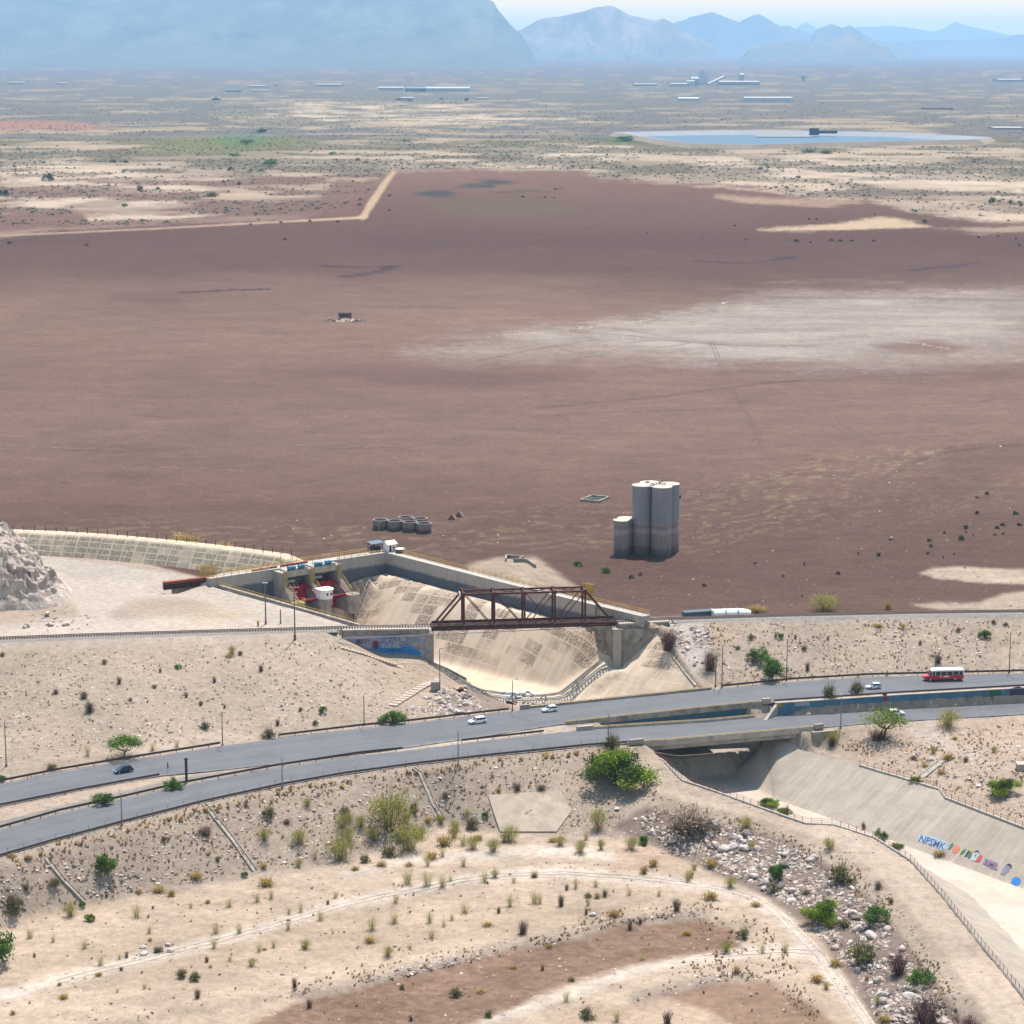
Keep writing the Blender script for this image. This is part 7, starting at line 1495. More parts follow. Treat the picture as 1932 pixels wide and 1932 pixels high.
for z, w_ in ((h-.6, 2.7), (h-2.0, 1.6)):
    b = MB(); b.box((0,-.15,z), (w_,.14,.18)); ca_ = b.build('crossarm', CONC_L, e); b = MB()
    for x in (-w_*.45, -w_*.15, w_*.15, w_*.45): b.cyl((x,-.15,z+.08), (x,-.15,z+.34), .06, .04, 6)
    b.build('insulator', WHITE, ca_)
p = P(487,1182,11.3); e = empty('hydrant', p, 0, 'small yellow and dark hydrant standing on the white plaza', 'hydrant'); b = MB(); b.lathe([(.22,0),(.2,.9),(0,.9)], (0,0,0), 8); b.build('body', DARK, e); b = MB(); b.lathe([(.34,.9),(.36,1.5),(.15,1.7),(0,1.7)], (0,0,0), 8); b.build('cap', YEL, e)
p = P(352,1475.5,0); b = MB(); b.box((0,0,(Zof(p.x,p.y,1430)-p.z)/2), (.55,.55,Zof(p.x,p.y,1430)-p.z)); b.box((0,0,Zof(p.x,p.y,1430)-.2), (.8,.7,.35)); o = b.build('dark_post', DARK); o.location = p; tag(o, 'thick black post on the median beside the round green bush', 'post')
p = P(317,1458,0); e = empty('road_sign', p, 0, 'narrow road sign seen edge on near the median bushes', 'sign'); b = MB(); b.cyl((0,0,0), (0,0,2.4), .05, .05, 6); b.build('pole', POLE, e); b = MB(); b.box((0,-.05,1.8), (.3,.05,1.4)); b.build('sign_panel', mat('sign_back', alb(120,124,126), .6, .1, 1), e)
# ------------------------------------------------------------------ channel rim fences, coping
RFENCE = mat('fence_rust', alb(160,104,92), .8, .2, .8)
_rp = MB(); _rp.box((0,0,.6), (.08,.08,1.3)); o_ = _rp.build('post', RFENCE); RPM = o_.data; bpy.data.objects.remove(o_)
def rim(line, lab1, lab2, inner, hs=(.35,.75,1.15), m=RFENCE, fence=True):
    line = [Vector(p) for p in line]; b = MB(); b.sweep([p-line[0] for p in dens(line, 3)], [(.3,-1.2),(.3,.22),(-.3,.22),(-.3,-1.2)]); o = b.build('coping', CONC_L); o.location = line[0]; tag(o, lab1, 'kerb')
    if fence: handrail(lab2, [p+Vector((0,0,.15)) for p in line], step=2.2, m=m, hs=hs, me=RPM, name='fence', r=.04)
rim(RIML, 'pale concrete coping along the left rim of the lower channel', 'rusty pink pipe fence following the curved left rim of the lower channel', -1)
rim(RIMR[1:], 'concrete coping along the right rim of the lower channel', 'rusty pipe fence along the right rim of the lower channel', 1, hs=(.5,1.1))
rim(CTOP[1:], 'thin concrete coping along the right edge of the upper concrete slope', '', 1, fence=False)
# graffiti on the lower slope and on the upper floor, thin coats of paint
def on_ch(u, v): 
    a, b_ = (u-U0)/FOC, -(v-V0)/FOC; dx, dy, dz = a, CT+b_*ST, -ST+b_*CT
    t_ = np.linspace((6-HC)/dz, (-16-HC)/dz, 1200); z = HC+dz*t_; h = bil(CF, dx*t_, dy*t_); ok = in_poly(dx*t_, dy*t_, CPOLY) & (z <= h); k = int(np.argmax(ok)); return Vector((dx*t_[k], dy*t_[k], float(h[k])))
def paint(name, uvs, m, lift, parent):
    pts = [on_ch(*q) for q in uvs]; n = len(pts); nr = (pts[1]-pts[0]).cross(pts[-1]-pts[0]).normalized(); nr = nr if nr.z > 0 else -nr
    b = MB(); b.add([p+nr*.02 for p in pts]+[p+nr*lift for p in pts], [tuple(reversed(range(n))), tuple(range(n, 2*n))]+[(k, (k+1) % n, n+(k+1) % n, n+k) for k in range(n)]); return b.build(name, m, parent)
ZX = zoomer(2260, 2060, 300); ZW = zoomer(1120, 1680, 300)
gr = empty('graffiti_row', (0,0,0), 0, 'row of colourful graffiti along the foot of the right channel slope', 'graffiti')
paint('pale_blue_panel', [ZX(*q) for q in ((205,290),(270,165),(420,185),(700,300),(690,400),(620,435),(440,350),(300,300))], PT('sky', (176,200,222)), .05, gr)
def ch_text(body, q0, q1, qt, m, bold=.03, off=.1):
    a, c, t_ = on_ch(*ZX(*q0)), on_ch(*ZX(*q1)), on_ch(*ZX(*qt)); sl = (t_-a); text_on('lettering', body, gr, Vector((0,0,0)), a, c, sl.length, m, off, sl.normalized(), bold=bold)
ch_text('NPSMK', (235,285), (640,425), (285,180), PT('navy', (74,96,140)), .012)
for nm, c, poly in (('green', (96,160,84), ((705,425),(745,340),(790,300),(800,345),(760,400))),('orange', (226,136,104), ((772,430),(800,370),(850,345),(905,375),(895,430),(850,470),(795,470))),('green', (96,160,84), ((900,495),(930,440),(1000,400),(985,450),(940,490))),('black', (52,56,62), ((975,530),(1040,425),(1060,440),(1010,530))),('emerald', (34,128,96), ((1025,550),(1030,460),(1090,440),(1090,500),(1060,555))),('yellow', (206,206,84), ((1055,440),(1085,415),(1112,440),(1090,470))),('white', (232,232,232), ((1085,590),(1110,500),(1150,440),(1210,450),(1205,520),(1150,600))),('charcoal', (66,62,78), ((1120,470),(1160,430),(1208,438),(1215,480),(1180,460))),('rose', (210,84,96), ((1142,610),(1190,550),(1230,500),(1270,515),(1250,580),(1210,622))),('lilac', (196,176,190), ((1265,640),(1300,550),(1420,590),(1520,640),(1500,750),(1390,720))),('violet', (150,146,170), ((1555,810),(1590,720),(1650,660),(1730,680),(1700,750),(1620,830))),('black', (52,56,62), ((1650,665),(1680,640),(1735,660),(1735,720),(1700,690))),('blue', (26,140,226), ((1720,945),(1750,880),(1790,855),(1850,870),(1885,920),(1870,965),(1800,1000)))):
    paint('graffiti', [ZX(*q) for q in poly], PT(nm, c), .09 if nm not in ('charcoal','black','yellow') else .11, gr)
ch_text('RIMK', (1290,655), (1480,745), (1330,575), PT('plum2', (110,88,112)), .01)
for poly in (((1135,520),(1155,505),(1162,520),(1145,535)), ((1168,490),(1180,480),(1186,492),(1174,502)), ((1150,482),(1160,474),(1166,486),(1156,494))): paint('graffiti', [ZX(*q) for q in poly], PT('black', (52,56,62)), .12, gr)
gw2 = empty('painted_letters', (0,0,0), 0, 'large white block letters painted on the spillway floor beside the upper road', 'graffiti')
_gr = gr; gr = gw2
ch2 = lambda q: on_ch(*ZW(*q))
a, c, t_ = ch2((905,540)), ch2((1420,555)), ch2((860,345)); sl = t_-a
for body, q0, q1, qt in (('VUO', (920,445), (1400,400), (880,320)), ('FOX', (985,560), (1425,520), (960,455))):
    a, c, t_ = ch2(q0), ch2(q1), ch2(qt); sl = t_-a; text_on('lettering', body, gw2, Vector((0,0,0)), a, c, sl.length, PT('white2', (240,240,236)), .12, sl.normalized(), bold=.05)
paint('red_blot', [ZW(*q) for q in ((1000,500),(1020,470),(1080,475),(1105,510),(1060,550),(1015,535))], PT('pink', (224,150,134)), .14, gw2)
gr = _gr
# ------------------------------------------------------------------ stairs, box, shrine, drains, slab
def steps(label, u0v0, u1v1, n, wd, right):
    a, c = G(*u0v0), G(*u1v1); e = empty('stairs', a, 0, label, 'stairs'); d = (c-a); d2_ = Vector((d.x, d.y, 0)).normalized(); yw = math.atan2(d2_.y, d2_.x)
    for k in range(n):
        t_ = (k+.5)/n; q = a.lerp(c, t_); q.z = max(q.z, float(H(q.x, q.y))-.1)
        b = MB(); b.box((0,0,-.3), (d.length/n*.82, wd, .9)); o = b.build('step', mat('step_stone', alb(222,200,180), .9, .12, 1), e); o.location = q-a+Vector((0,0,.2)); o.rotation_euler = (0,0,yw)
    return e
steps('upper flight of stone steps running down the bank in front of the mural', Z5(210,385), Z5(1110,668), 17, 1.5, 1)
steps('lower flight of pale stone steps leading down to the green roadside bush', ZD(478,268), ZD(255,400), 12, 2.6, 1)
a, c = G(*Z5(1115,680)), G(*Z5(1790,925)); d = c-a; b = MB(); b.bar((0,0,.05), d+Vector((0,0,.05)), 1.5, .5); o = b.build('landing_path', mat('step_stone', alb(222,200,180))); o.location = a; tag(o, 'sloping concrete path slab linking the two flights of stone steps', 'path slab')
p = G(*ZD(490,316)); b = MB(); b.box((0,0,1.0), (2.2,1.8,2.9)); b.box((0,0,2.5), (2.4,2.0,.15)); o = b.build('concrete_box', CONC_D); o.location = p; tag(o, 'grey concrete box at the turn of the stairs beside the lamp post', 'box')
p = G(*ZD(622,331)); e = empty('roadside_shrine', p, .3, 'tiny orange brick roadside shrine with pitched roof above the rock pile', 'shrine'); b = MB(); SH_ = mat('orange_brick', alb(206,138,94), .9, .2, 1.5); b.box((-.75,0,.7), (.25,1.4,1.6)); b.box((.75,0,.7), (.25,1.4,1.6)); b.box((0,.6,.7), (1.3,.2,1.6)); b.box((0,0,.05), (1.9,1.7,.3)); b.build('wall', SH_, e)
b = MB(); b.add([(-1.1,-.9,1.45),(1.1,-.9,1.45),(-1.1,.9,1.45),(1.1,.9,1.45),(0,-.9,2.15),(0,.9,2.15)], [(0,1,4),(3,2,5),(0,4,5,2),(1,3,5,4),(0,2,3,1)]); b.build('roof', mat('shrine_roof', alb(236,196,150), .8, .1, 1), e)
DRAIN = mat('drain_concrete', alb(208,196,180), .9, .14, .5, dirt=alb(150,136,120), da=.5)
for lab, L in (('left drain chute running down the road slope at the far left', [ZG(215,350), ZG(260,415), ZG(340,515), ZG(455,632)]),('middle long concrete drain chute on the road slope', [ZG(1095,112), ZG(1130,150), ZG(1250,300), ZG(1368,468)]),('right concrete drain chute above the yellow green shrubs', [ZD(372,735), ZD(410,760), ZD(450,850), ZH(480,110), ZH(530,185)])):
    pts_ = [G(*q) for q in L]; pts_ = [p+Vector((0,0,.12)) for p in pts_]; b = MB(); b.sweep([p-pts_[0] for p in pts_], [(.62,-.5),(.62,.28),(.46,.28),(.42,-.05),(-.42,-.05),(-.46,.28),(-.62,.28),(-.62,-.5)]); o = b.build('drain_chute', DRAIN); o.location = pts_[0]; tag(o, lab, 'drain')
q = [G(*ZH(*a)) for a in ((772,66),(1160,42),(1222,150),(1140,262),(1000,262),(838,262))]; q = [p+Vector((0,0,.35)) for p in q]
b = MB(); n = len(q); o0 = q[0]; b.add([p-o0 for p in q]+[p-o0-Vector((0,0,1.6)) for p in q], [tuple(range(n)), tuple(reversed(range(n, 2*n)))]+[(k, n+k, n+(k+1) % n, (k+1) % n) for k in range(n)]); o = b.build('concrete_slab', mat('slab_concrete', alb(208,190,170), .9, .12, .4, dirt=alb(168,150,132), da=.5)); o.location = o0; tag(o, 'large bare concrete slab on the slope below the lower road', 'slab')
p = G(*ZE(1915,740)); b = MB(); b.box((0,0,.7), (3.6,2.4,1.6)); b.box((0,0,1.6), (3.9,2.7,.25)); o = b.build('concrete_box', CONC); o.location = p+Vector((.8,0,0)); tag(o, 'pale concrete box at the right edge of the right bank', 'box')
a, c = G(*ZE(1495,690)), G(*ZE(1385,780)); b = MB(); b.sweep([Vector((0,0,.15)), c-a+Vector((0,0,.15))], [(.9,-.4),(.9,.2),(.7,.2),(.6,-.05),(-.6,-.05),(-.7,.2),(-.9,.2),(-.9,-.4)]); o = b.build('drain_chute', DRAIN); o.location = a; tag(o, 'short concrete drain chute among yellow weeds on the right bank', 'drain')
# long pale hull and dark box behind the railway
a, c = P(*ZC(255,765), 8.2), P(*ZC(465,760), 8.2); d = c-a; e = empty('white_hull', a, math.atan2(d.y, d.x), 'long rounded white hull lying behind the railway, right of the bridge', 'hull'); L_ = d.length; b = MB()
for k in range(9): pass
vs = []; NN = 10
for k in range(NN+1):
    t_ = k/NN; rr = 1.35*(1-max(0, t_-.75)**2*8)
    for j in range(9): an = math.pi*j/8; vs.append((L_*t_, math.cos(an)*rr*1.1, -4.4+(math.sin(an)*rr+4.6)*(1 if 0 < j < 8 else .2)))
F = [(k*9+j, k*9+j+1, k*9+10+j, k*9+9+j) for k in range(NN) for j in range(8)]+[tuple(reversed(range(9))), tuple(range(NN*9, NN*9+9))]; b.add(vs, F); b.build('hull', WHITE, e); b = MB()
for t_ in (.02, .35, .66): b.box((L_*t_, 0, .7), (.25, 2.9, 1.6))
b.build('band', mat('grey_band', alb(196,200,206), .6, .1, 1), e)
a, c = P(*ZC(105,768), 8.2), P(*ZC(255,758), 8.2); d = c-a; b = MB(); b.box((d.length/2,0,-1.4), (d.length,2.6,4.6)); b.box((d.length/2,0,.95), (d.length+.2,2.8,.12)); o = b.build('dark_tank', mat('slate_blue_paint', alb(88,108,126), .6, .15, .8)); o.location = a; o.rotation_euler = (0,0,math.atan2(d.y, d.x)); tag(o, 'long low slate blue box beside the white hull behind the railway', 'box')
# yellow mesh cages on the dam walls
def cage(label, p, yw, wd, dp, h, nz=9):
    e = empty('mesh_cage', p, yw, label, 'cage'); b = MB()
    for x in (-wd/2, wd/2):
        for y in (-dp/2, dp/2): b.bar((x,y,0), (x,y,h), .14)
    for z in (0.1, h):
        b.bar((-wd/2,-dp/2,z), (wd/2,-dp/2,z), .12); b.bar((-wd/2,dp/2,z), (wd/2,dp/2,z), .12); b.bar((-wd/2,-dp/2,z), (-wd/2,dp/2,z), .12); b.bar((wd/2,-dp/2,z), (wd/2,dp/2,z), .12)
    b.build('frame', YEL, e); b = MB()
    for k in range(nz*2): 
        x = -wd/2+wd*(k+.5)/(nz*2); b.bar((x,-dp/2,0), (x,-dp/2,h), .07); b.bar((x,dp/2,0), (x,dp/2,h), .07)
    for k in range(nz): z = h*(k+.5)/nz; b.bar((-wd/2,-dp/2,z), (wd/2,-dp/2,z), .06)
    b.build('mesh_panel', YEL, e); return e
p = P(*ZA(1110,438), 13.2); cage('yellow mesh cage at the left end of the gate deck', (p.x, p.y, 12.2), GYAW, 5.2, 2.0, 4.6)
p = P(*ZB(1310,700), 13.0); cage('yellow mesh gate on the right wing wall behind the truss bridge', (p.x, p.y+1.5, 13.6), -.85, 3.4, 1.0, 4.4)
# ------------------------------------------------------------------ vehicles
TYRE = mat('tyre_rubber', (.012,.012,.013), .8, .1, 1); RIMM = mat('wheel_rim', (.45,.45,.46), .35, .05, 1, metal=.6); LAMPW = mat('headlight_lens', (.7,.7,.7), .15, .02, 1, spec=.6); LAMPR = mat('tail_light', (.35,.02,.02), .3, .05, 1)
def loft(b, rings):
    n = len(rings[0]); vs = [p for r_ in rings for p in r_]
    F = [(i*n+k, i*n+(k+1) % n, (i+1)*n+(k+1) % n, (i+1)*n+k) for i in range(len(rings)-1) for k in range(n)]
    b.add(vs, F+[tuple(reversed(range(n))), tuple(range((len(rings)-1)*n, len(rings)*n))])
def ring(x, hw, z0, z1, r=.12): return [(x,-hw+r*.6,z0),(x,hw-r*.6,z0),(x,hw,z0+r),(x,hw,z1-r),(x,hw-r,z1),(x,-hw+r,z1),(x,-hw,z1-r),(x,-hw,z0+r)]
def car(label, p, yw, col, L=4.4, W_=1.8, Hh=1.55, kind='suv', dark=False):
    e = empty('car', p, yw, label, 'car'); pm = mat('car_paint_'+('%02x%02x%02x' % tuple(int(c*255) for c in col)), col, .35, .04, .5, coat=.25, spec=.35); h = L/2; belt = .92*Hh/1.55
    b = MB(); loft(b, [ring(-h,W_*.40,.38,.72),ring(-h+.12,W_*.46,.28,belt-.05),ring(-h+.8,W_*.5,.22,belt+.02),ring(.3,W_*.5,.2,belt),ring(h-1.15,W_*.5,.2,belt-.06),ring(h-.35,W_*.47,.25,belt-.17),ring(h-.06,W_*.42,.32,.62),ring(h,W_*.38,.36,.56)]); b.build('body', pm, e, smooth=False)
    rear = -h+.12 if kind == 'hatch' else -h+.3
    b = MB(); loft(b, [ring(rear,W_*.44,belt-.04,belt+.06,.03),ring(rear+.35,W_*.41,belt-.04,Hh-.1,.1),ring(.25,W_*.41,belt-.04,Hh-.05,.1),ring(h-1.75,W_*.42,belt-.04,Hh-.2,.1),ring(h-1.1,W_*.44,belt-.07,belt+.0,.03)]); b.build('windows', GLASS, e)
    b = MB(); loft(b, [ring(rear+.28,W_*.385,Hh-.14,Hh-.05,.03),ring(rear+.6,W_*.40,Hh-.11,Hh-.005,.04),ring(.2,W_*.40,Hh-.1,Hh,.04),ring(h-1.9,W_*.385,Hh-.2,Hh-.1,.03)])
    for sg in (-1, 1):
        for x in (rear+.75, -.15): b.bar((x, sg*W_*.455, belt), (x+.05, sg*W_*.40, Hh-.08), .09, .05)
        b.bar((h-1.15, sg*W_*.445, belt-.03), (h-1.85, sg*W_*.395, Hh-.14), .08, .06)
    b.build('roof', pm, e)
    for x in (-h+.85, h-.9):
        for sg in (-1, 1):
            b = MB(); y = sg*(W_*.5-.1); b.cyl((x,y-.11,.33), (x,y+.11,.33), .34, None, 16); wh = b.build('wheel', TYRE, e); b = MB(); b.cyl((x,y+sg*.08,.33), (x,y+sg*.125,.33), .2, None, 12); b.build('rim', RIMM, wh)
    for sg in (-1, 1):
        b = MB(); b.box((h-.12, sg*W_*.33, .66), (.22,.36,.14), -sg*.25); b.build('headlight', LAMPW, e); b = MB(); b.box((-h+.04, sg*W_*.38, .78), (.12,.2,.2)); b.build('tail_light', LAMPR, e)
        b = MB(); b.box((h-1.35, sg*(W_*.5+.08), belt+.08), (.16,.16,.14)); b.build('mirror', pm, e)
    return e
def road_yaw(line, x): a, c = on_line(line, x-3), on_line(line, x+3); return math.atan2(c.y-a.y, c.x-a.x), (c.z-a.z)/6
def on_road(u, v, fl, nl):
    z = 0.0
    for _ in range(6):
        p = P(u, v, z); a, c = on_line(fl, p.x), on_line(nl, p.x); t_ = (a.y-p.y)/(a.y-c.y+1e-6); z = a.z+(c.z-a.z)*t_+.05
    return P(u, v, z)
WHT = (.66,.66,.68)
for lab, u, v, fl, nl, fw, kw in (('dark blue car driving left on the upper road below the green tree', 233,1457,UF,UN,1,dict(col=(.004,.022,.055),L=4.5,Hh=1.62)),('white sport utility car with sloping roof on the upper road', 901,1364,UF,UN,1,dict(col=WHT,L=4.6,Hh=1.6)),('small white hatchback near the start of the upper bridge', 1037,1342,UF,UN,1,dict(col=WHT,L=3.9,W_=1.72,Hh=1.5,kind='hatch')),('pale blue white hatchback beside the blue wall behind the bus', 1648,1299,UF,UN,1,dict(col=(.52,.56,.62),L=3.9,W_=1.72,Hh=1.5,kind='hatch')),('white car on the lower road half hidden behind the airy tree', 1690,1349,LF,LN,0,dict(col=WHT,L=4.4))):
    p = on_road(u, v, fl, nl); y, sl = road_yaw(fl, p.x); o = car(lab, p, y+(math.pi if fw else 0), **kw); o.rotation_euler = (0, (1 if fw else -1)*sl, y+(math.pi if fw else 0))
p = on_road(1779,1283,UF,UN); y, sl = road_yaw(UF, p.x); bus = empty('bus', p, y+math.pi, 'red and white bus with a short bonnet on the upper road', 'bus'); bus.rotation_euler = (0, sl, y+math.pi)
BR = mat('bus_red', (.36,.02,.022), .4, .08, .5, coat=.5); BW = mat('bus_white', (.62,.62,.60), .4, .05, .5); BL = 10.4
b = MB(); loft(b, [ring(-5.2,1.12,.55,1.55),ring(-5.05,1.22,.5,1.68),ring(3.3,1.24,.5,1.66),ring(4.0,1.15,.5,1.6),ring(4.9,1.0,.52,1.42),ring(5.2,.9,.55,1.2)]); b.build('lower_body', BR, bus)
b = MB(); loft(b, [ring(-5.15,1.16,1.62,2.62,.05),ring(3.2,1.18,1.62,2.62,.05),ring(3.9,1.08,1.58,1.75,.05)]); b.build('window_band', GLASS, bus)
b = MB(); loft(b, [ring(-5.22,1.1,2.6,2.95,.1),ring(-4.9,1.25,2.58,3.12,.16),ring(2.6,1.25,2.58,3.12,.16),ring(3.35,1.12,2.56,2.9,.12)]); b.box((-1.6,0,3.16), (3.2,1.3,.14)); b.box((1.6,.1,3.15), (.9,.8,.1)); b.build('roof', BW, bus)
b = MB()
for x in (-5.05, -3.9, -2.3, -.7, .9, 2.3, 3.15):
    for sg in (-1, 1): b.box((x, sg*1.17, 2.1), (.28 if x < -4 else .12, .07, 1.0))
b.box((-5.17,0,2.1), (.1,2.3,1.0)); b.build('window_pillar', BW, bus)
for sg in (-1, 1):
    b = MB(); b.box((-.6, sg*1.245, 1.28), (1.4,.03,.34)); b.build('side_panel', WHITE, bus); b = MB(); b.bar((1.2, sg*1.25, 1.6), (.5, sg*1.25, 1.1), .03, .14); b.build('stripe', WHITE, bus)
    b = MB(); b.box((5.02, sg*.62, 1.0), (.3,.34,.3)); b.build('headlight', LAMPW, bus); b = MB(); b.box((-5.22, sg*.9, 1.2), (.08,.25,.4)); b.build('tail_light', LAMPR, bus); b = MB(); b.bar((3.6, sg*1.15, 2.0), (3.9, sg*1.5, 2.1), .05); b.box((3.95, sg*1.5, 2.0), (.1,.25,.5)); b.build('mirror', DARK, bus)
    for x in (-2.9, 3.6):
        b = MB(); yy = sg*1.05; b.cyl((x,yy-.16,.5), (x,yy+.16,.5), .52, None, 18); wh = b.build('wheel', TYRE, bus); b = MB(); b.cyl((x,yy+sg*.12,.5), (x,yy+sg*.2,.5), .28, None, 12); b.build('rim', RIMM, wh)
# ------------------------------------------------------------------ lake-bed ruin heap
Z9 = zoomer(0, 640, 1280); p = P(*Z9(1303,244), BZ); e = empty('ruin_heap', p, 0, 'small pale ruin on a heap of rubble alone on the lake bed', 'ruin'); r_ = random.Random(4); b = MB()
for k in range(60):
    a, q = r_.uniform(0, 6.28), r_.random()**.6*9; s = r_.uniform(.5,1.5); b.box((q*math.cos(a)*1.4, q*math.sin(a), max(.2, 2.2-q*.26)), (s*1.3, s, s*.7), r_.uniform(0,3), .7)
b.lathe([(8,-.2),(5.5,.9),(3,2.0),(0,2.2)], (0,0,0), 14); b.build('rubble', mat('heap_rubble', alb(196,172,156), .95, .3, .6), e); b = MB(); b.box((-3,-1,3.2), (1.6,1.8,3.2)); b.box((3,-1,3.2), (1.6,1.8,3.0)); b.box((0,.6,3.0), (5.0,.8,2.2)); b.box((0,-1,4.8), (8.4,2.4,.6)); b.build('ruined_arch', mat('old_brick', alb(150,116,104)), e)
# ------------------------------------------------------------------ far lined reservoir
res = [(1158,249),(1300,246.5),(1480,246),(1700,250),(1868,258.5),(1846,263),(1600,268),(1420,273),(1300,270.5),(1235,262)]
wl = [(1238,259.5),(1400,256.5),(1560,257),(1700,260.5),(1745,262),(1600,266.5),(1440,271),(1330,269)]
ro_ = [P(u, v, 11.0) for u, v in res]; c0 = sum(ro_, Vector())/len(ro_); b = MB(); n = len(ro_)
out = [c0+(p-c0)*1.035 for p in ro_]; inn = [c0+(p-c0)*.78 for p in ro_]
vs = [Vector((p.x,p.y,BZ-1)) for p in out]+ro_+[c0+(p-c0)*.985 for p in ro_]+[Vector((p.x,p.y,BZ-1.0)) for p in inn]
F = [(j*n+k, j*n+(k+1) % n, (j+1)*n+(k+1) % n, (j+1)*n+k) for j in range(3) for k in range(n)]; b.add(vs, F)
b.mi = [0]*n+[1]*n+[1]*n
tag(b.build('lined_reservoir', [mat('berm_soil', alb(180,162,142), .95, .15, .02), mat('basin_lining', alb(156,162,172), .8, .1, .02)], fix=True), 'pale lined reservoir basin with sloping banks on the far plain', 'reservoir')
b = MB(); q = [c0+(p-c0)*.86 for p in ro_]; b.add([Vector((p.x,p.y,4.8)) for p in q], [tuple(range(len(q)))]); wm, t = newmat('reservoir_water'); t.b.inputs['Base Color'].default_value = (.04,.08,.125,1); t.b.inputs['Roughness'].default_value = .5; t.b.inputs['Specular IOR Level'].default_value = .1
tag(b.build('water', wm), kind='structure')
p = P(*ZT(1140,505), 9); e = empty('intake_tower', p, 0, 'small dark intake structure with pale ramp on the far reservoir bank', 'intake'); b = MB(); b.box((0,0,4), (16,14,12)); b.box((22,4,3), (40,6,5)); b.build('tower', mat('far_slate', alb(70,96,120), .8, .1, .1), e); b = MB(); b.add([(-110,-60,-3),(-10,-60,-3),(-20,30,4),(-100,30,4),(-110,-60,-5),(-10,-60,-5),(-20,30,2),(-100,30,2)], [(0,1,2,3),(7,6,5,4),(0,4,5,1),(1,5,6,2),(2,6,7,3),(3,7,4,0)]); b.build('ramp', mat('far_white', (.15,.15,.15), .9, .05, .02), e)
# ------------------------------------------------------------------ far buildings
FW = mat('far_white_wall', (.3,.3,.29), .9, .08, .05); FR = mat('far_roof', (.25,.25,.25), .8, .08, .05); FG = mat('far_grey_wall', (.42,.44,.47), .9, .1, .05); FB = mat('far_blue_roof', (.08,.14,.20), .8, .1, .05)
def shed(label, zm, x0, x1, y0, y1, wall=FW, roof=FR, depth=None, name='warehouse', cat='warehouse', kz=1.0, parent=None):
    (u0, va_), (u1, vb) = zm(x0, y0), zm(x1, y1); a, c = P(u0, vb, BZ), P(u1, vb, BZ); L_ = (c-a).length; h = max(4, Zof(a.x, a.y, va_)-BZ)*kz*.72; dp = depth or L_*.5
    e = parent or empty(name, ((a.x+c.x)/2, a.y+dp/2, BZ), 0, label, cat); o_ = Vector(((a.x+c.x)/2, a.y+dp/2, BZ))-e.location
    b = MB(); b.box((o_.x, o_.y, h*.5), (L_, dp, h)); b.build('wall', wall, e); b = MB(); b.add([(o_.x-L_*.51,o_.y-dp*.52,h),(o_.x+L_*.51,o_.y-dp*.52,h),(o_.x+L_*.51,o_.y,h*1.22),(o_.x-L_*.51,o_.y,h*1.22),(o_.x-L_*.51,o_.y+dp*.52,h),(o_.x+L_*.51,o_.y+dp*.52,h)], [(0,1,2,3),(3,2,5,4),(0,3,4),(1,5,2)]); b.build('roof', roof, e)
    return e
for lab, zm, x0, x1, y0, y1, wl_, rf_, dp in (('long white shed on the plain left of the cement plant',ZT,462,548,315,324,FW,FR,160),('long grey building in front of the cement plant',ZT,880,1060,364,384,FG,FR,120),('low grey building left of the long grey one',ZT,630,706,367,381,FG,FG,90),('row of white sheds at the right edge of the plain',ZT,1838,1930,297,309,FW,FR,160),('pale sheds at the right edge behind the lined reservoir',ZT,1818,1930,479,489,FW,FR,60),('white building on the plain below the big mountain',ZL,1190,1286,316,326,FW,FR,160),('long grey roofed warehouse left of the dark one',ZL,1425,1522,327,341,FG,FR,200),('dark blue warehouse between two pale ones on the plain',ZL,1530,1606,328,346,FB,FB,150),('large white roofed warehouse right of the dark one',ZL,1598,1770,328,346,FG,FR,320),('small white sheds on the plain at centre left',ZL,940,1002,322,330,FW,FR,90),('narrow white tower block above the small sheds',ZL,1034,1046,310,324,FW,FR,25),('long low white roof below the narrow tower',ZL,945,1012,339,346,FW,FR,60),('dark blue shed on the plain left of the white roofs',ZL,850,902,338,347,FB,FB,60),('white farmhouse among dark trees at the edge of the pale field',ZL,1512,1560,364,381,FW,FR,24),('small white house right of the farmhouse trees',ZL,1800,1842,367,376,FW,FR,24),('small pale hut beside green trees on the far plain',ZL,800,832,366,378,FW,FR,18),('white block of houses at the far left of the plain',ZL,30,90,308,318,FW,FR,80),('second white block of houses at the far left of the plain',ZL,215,250,310,318,FW,FR,60)):
    shed(lab, zm, x0, x1, y0, y1, wl_, rf_, dp)
pp = P(*ZT(700,324), BZ); e = empty('cement_plant', pp, 0, 'distant cement plant with silos, towers and white halls', 'factory')
shed('', ZT, 600, 662, 313, 326, parent=e, depth=120); shed('', ZT, 676, 706, 286, 323, parent=e, depth=90); shed('', ZT, 785, 936, 304, 322, parent=e, depth=200); shed('', ZT, 860, 876, 272, 306, parent=e, depth=60); shed('', ZT, 660, 690, 300, 324, wall=FG, parent=e, depth=60)
for x, y0 in ((712,266),(721,262),(731,274)):
    a = P(*ZT(x,320), BZ); h = Zof(a.x, a.y, ZT(x,y0)[1])-BZ; b = MB(); b.cyl((a.x-pp.x, a.y-pp.y, 0), (a.x-pp.x, a.y-pp.y, h), 9, None, 14); b.build('silo', FG, e)
a, c = P(*ZT(740,326), BZ), P(*ZT(800,322), BZ); b = MB(); b.bar((a.x-pp.x, a.y-pp.y, 8), (c.x-pp.x, c.y-pp.y, 34), 10, 8); b.build('conveyor', FW, e)
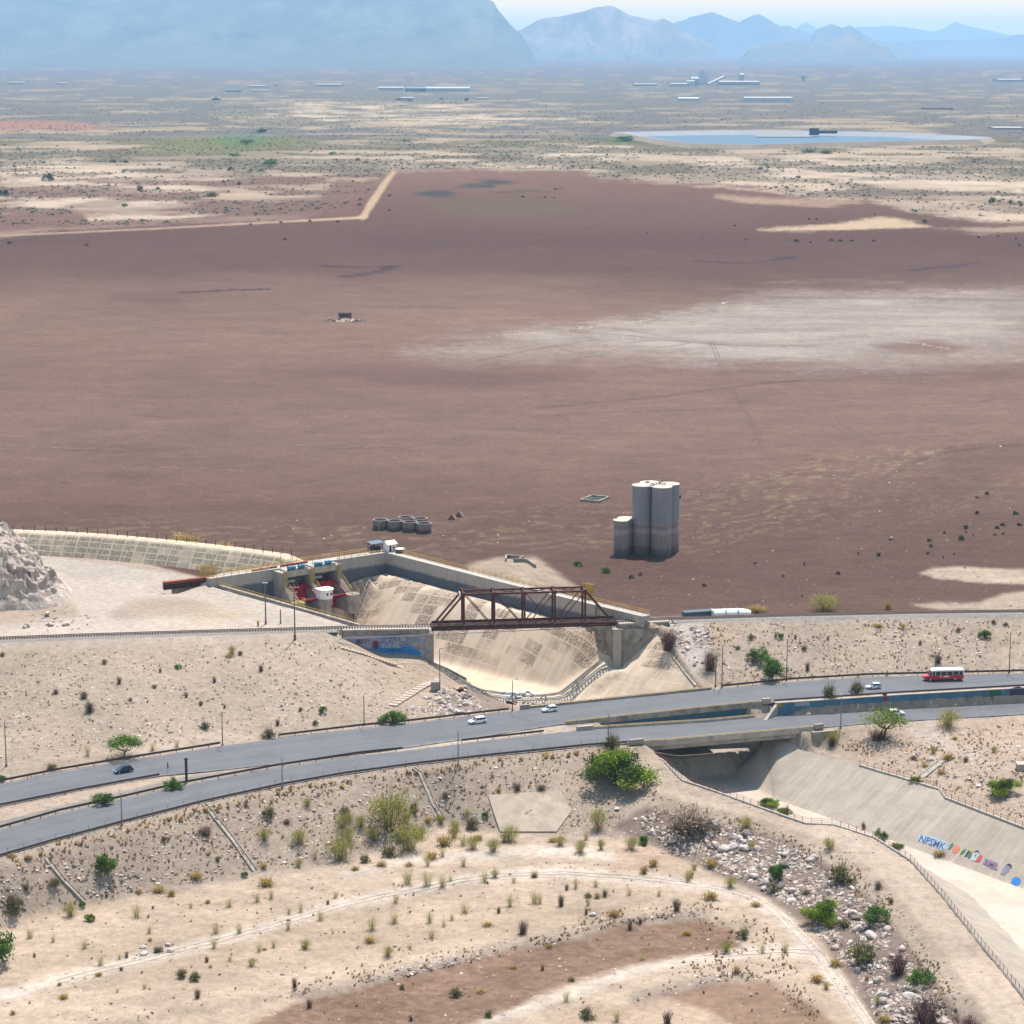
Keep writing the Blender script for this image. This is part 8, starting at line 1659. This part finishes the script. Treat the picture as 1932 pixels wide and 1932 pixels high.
a = P(*ZT(1100,306), BZ); h = Zof(a.x, a.y, ZT(1100,282)[1])-BZ; e = empty('water_tower', a, 0, 'tall lone tower on the plain right of the cement plant', 'tower'); b = MB(); b.cyl((0,0,0), (0,0,h*.6), 8, None, 10); b.build('shaft', FW, e); b = MB(); b.cyl((0,0,h*.6), (0,0,h), 15, None, 12); b.build('tank', FG, e)
e = P(*ZT(1540,414), BZ); b = MB()
for k in range(6): b.box((8+k*14,0,2.4), (12.5,3,3.4))
o = b.build('freight_wagons', mat('wagon_red', (.12,.05,.045), .8, .1, .1)); o.location = e; tag(o, 'short line of dark red freight wagons on the far plain at right', 'train')
for k, (zx, zy, w_) in enumerate(((1505,380,20),(1665,376,16),(1762,381,22),(1545,381,12),(812,378,26))): plant(*ZL(zx, zy), w_*.5, 'dark', .8, label=['dark tree left of the white farmhouse on the far plain','dark tree between the farmhouse and the small white house','dark round tree beside the small white house','dark tree right of the white farmhouse','green tree clump at the small pale hut'][k])
# ------------------------------------------------------------------ labels of the plants that were not named above
ORD = ['first','second','third','fourth','fifth','sixth','seventh','eighth','ninth','tenth','eleventh','twelfth','thirteenth','fourteenth','fifteenth','sixteenth','seventeenth','eighteenth','nineteenth','twentieth']
from collections import defaultdict
gp = defaultdict(list)
for z, k, u, v, o, done in ROWS:
    if not done: gp[(z, k)].append((u, v, o))
def give(items, z, k, extra=''):
    items.sort(key=lambda q: q[0]); n = len(items); w_ = extra+z if extra else 'on '+z
    for i, (u, v, o) in enumerate(items):
        o['group'] = DESC[k]+('es' if DESC[k].endswith('sh') else 's')+' on '+z
        o['label'] = f'only {DESC[k]} {w_}' if n == 1 else f'rightmost {DESC[k]} {w_}' if i == n-1 else f'leftmost {DESC[k]} {w_}' if i == 0 else f'{DESC[k]}, {ORD[i]} from left {w_}'
for (z, k), items in gp.items():
    if len(items) > 8:
        items.sort(key=lambda q: q[1]); h = len(items)//2; give(items[:h], z, k, 'in back half of '); give(items[h:], z, k, 'in front half of ')
    else: give(items, z, k)
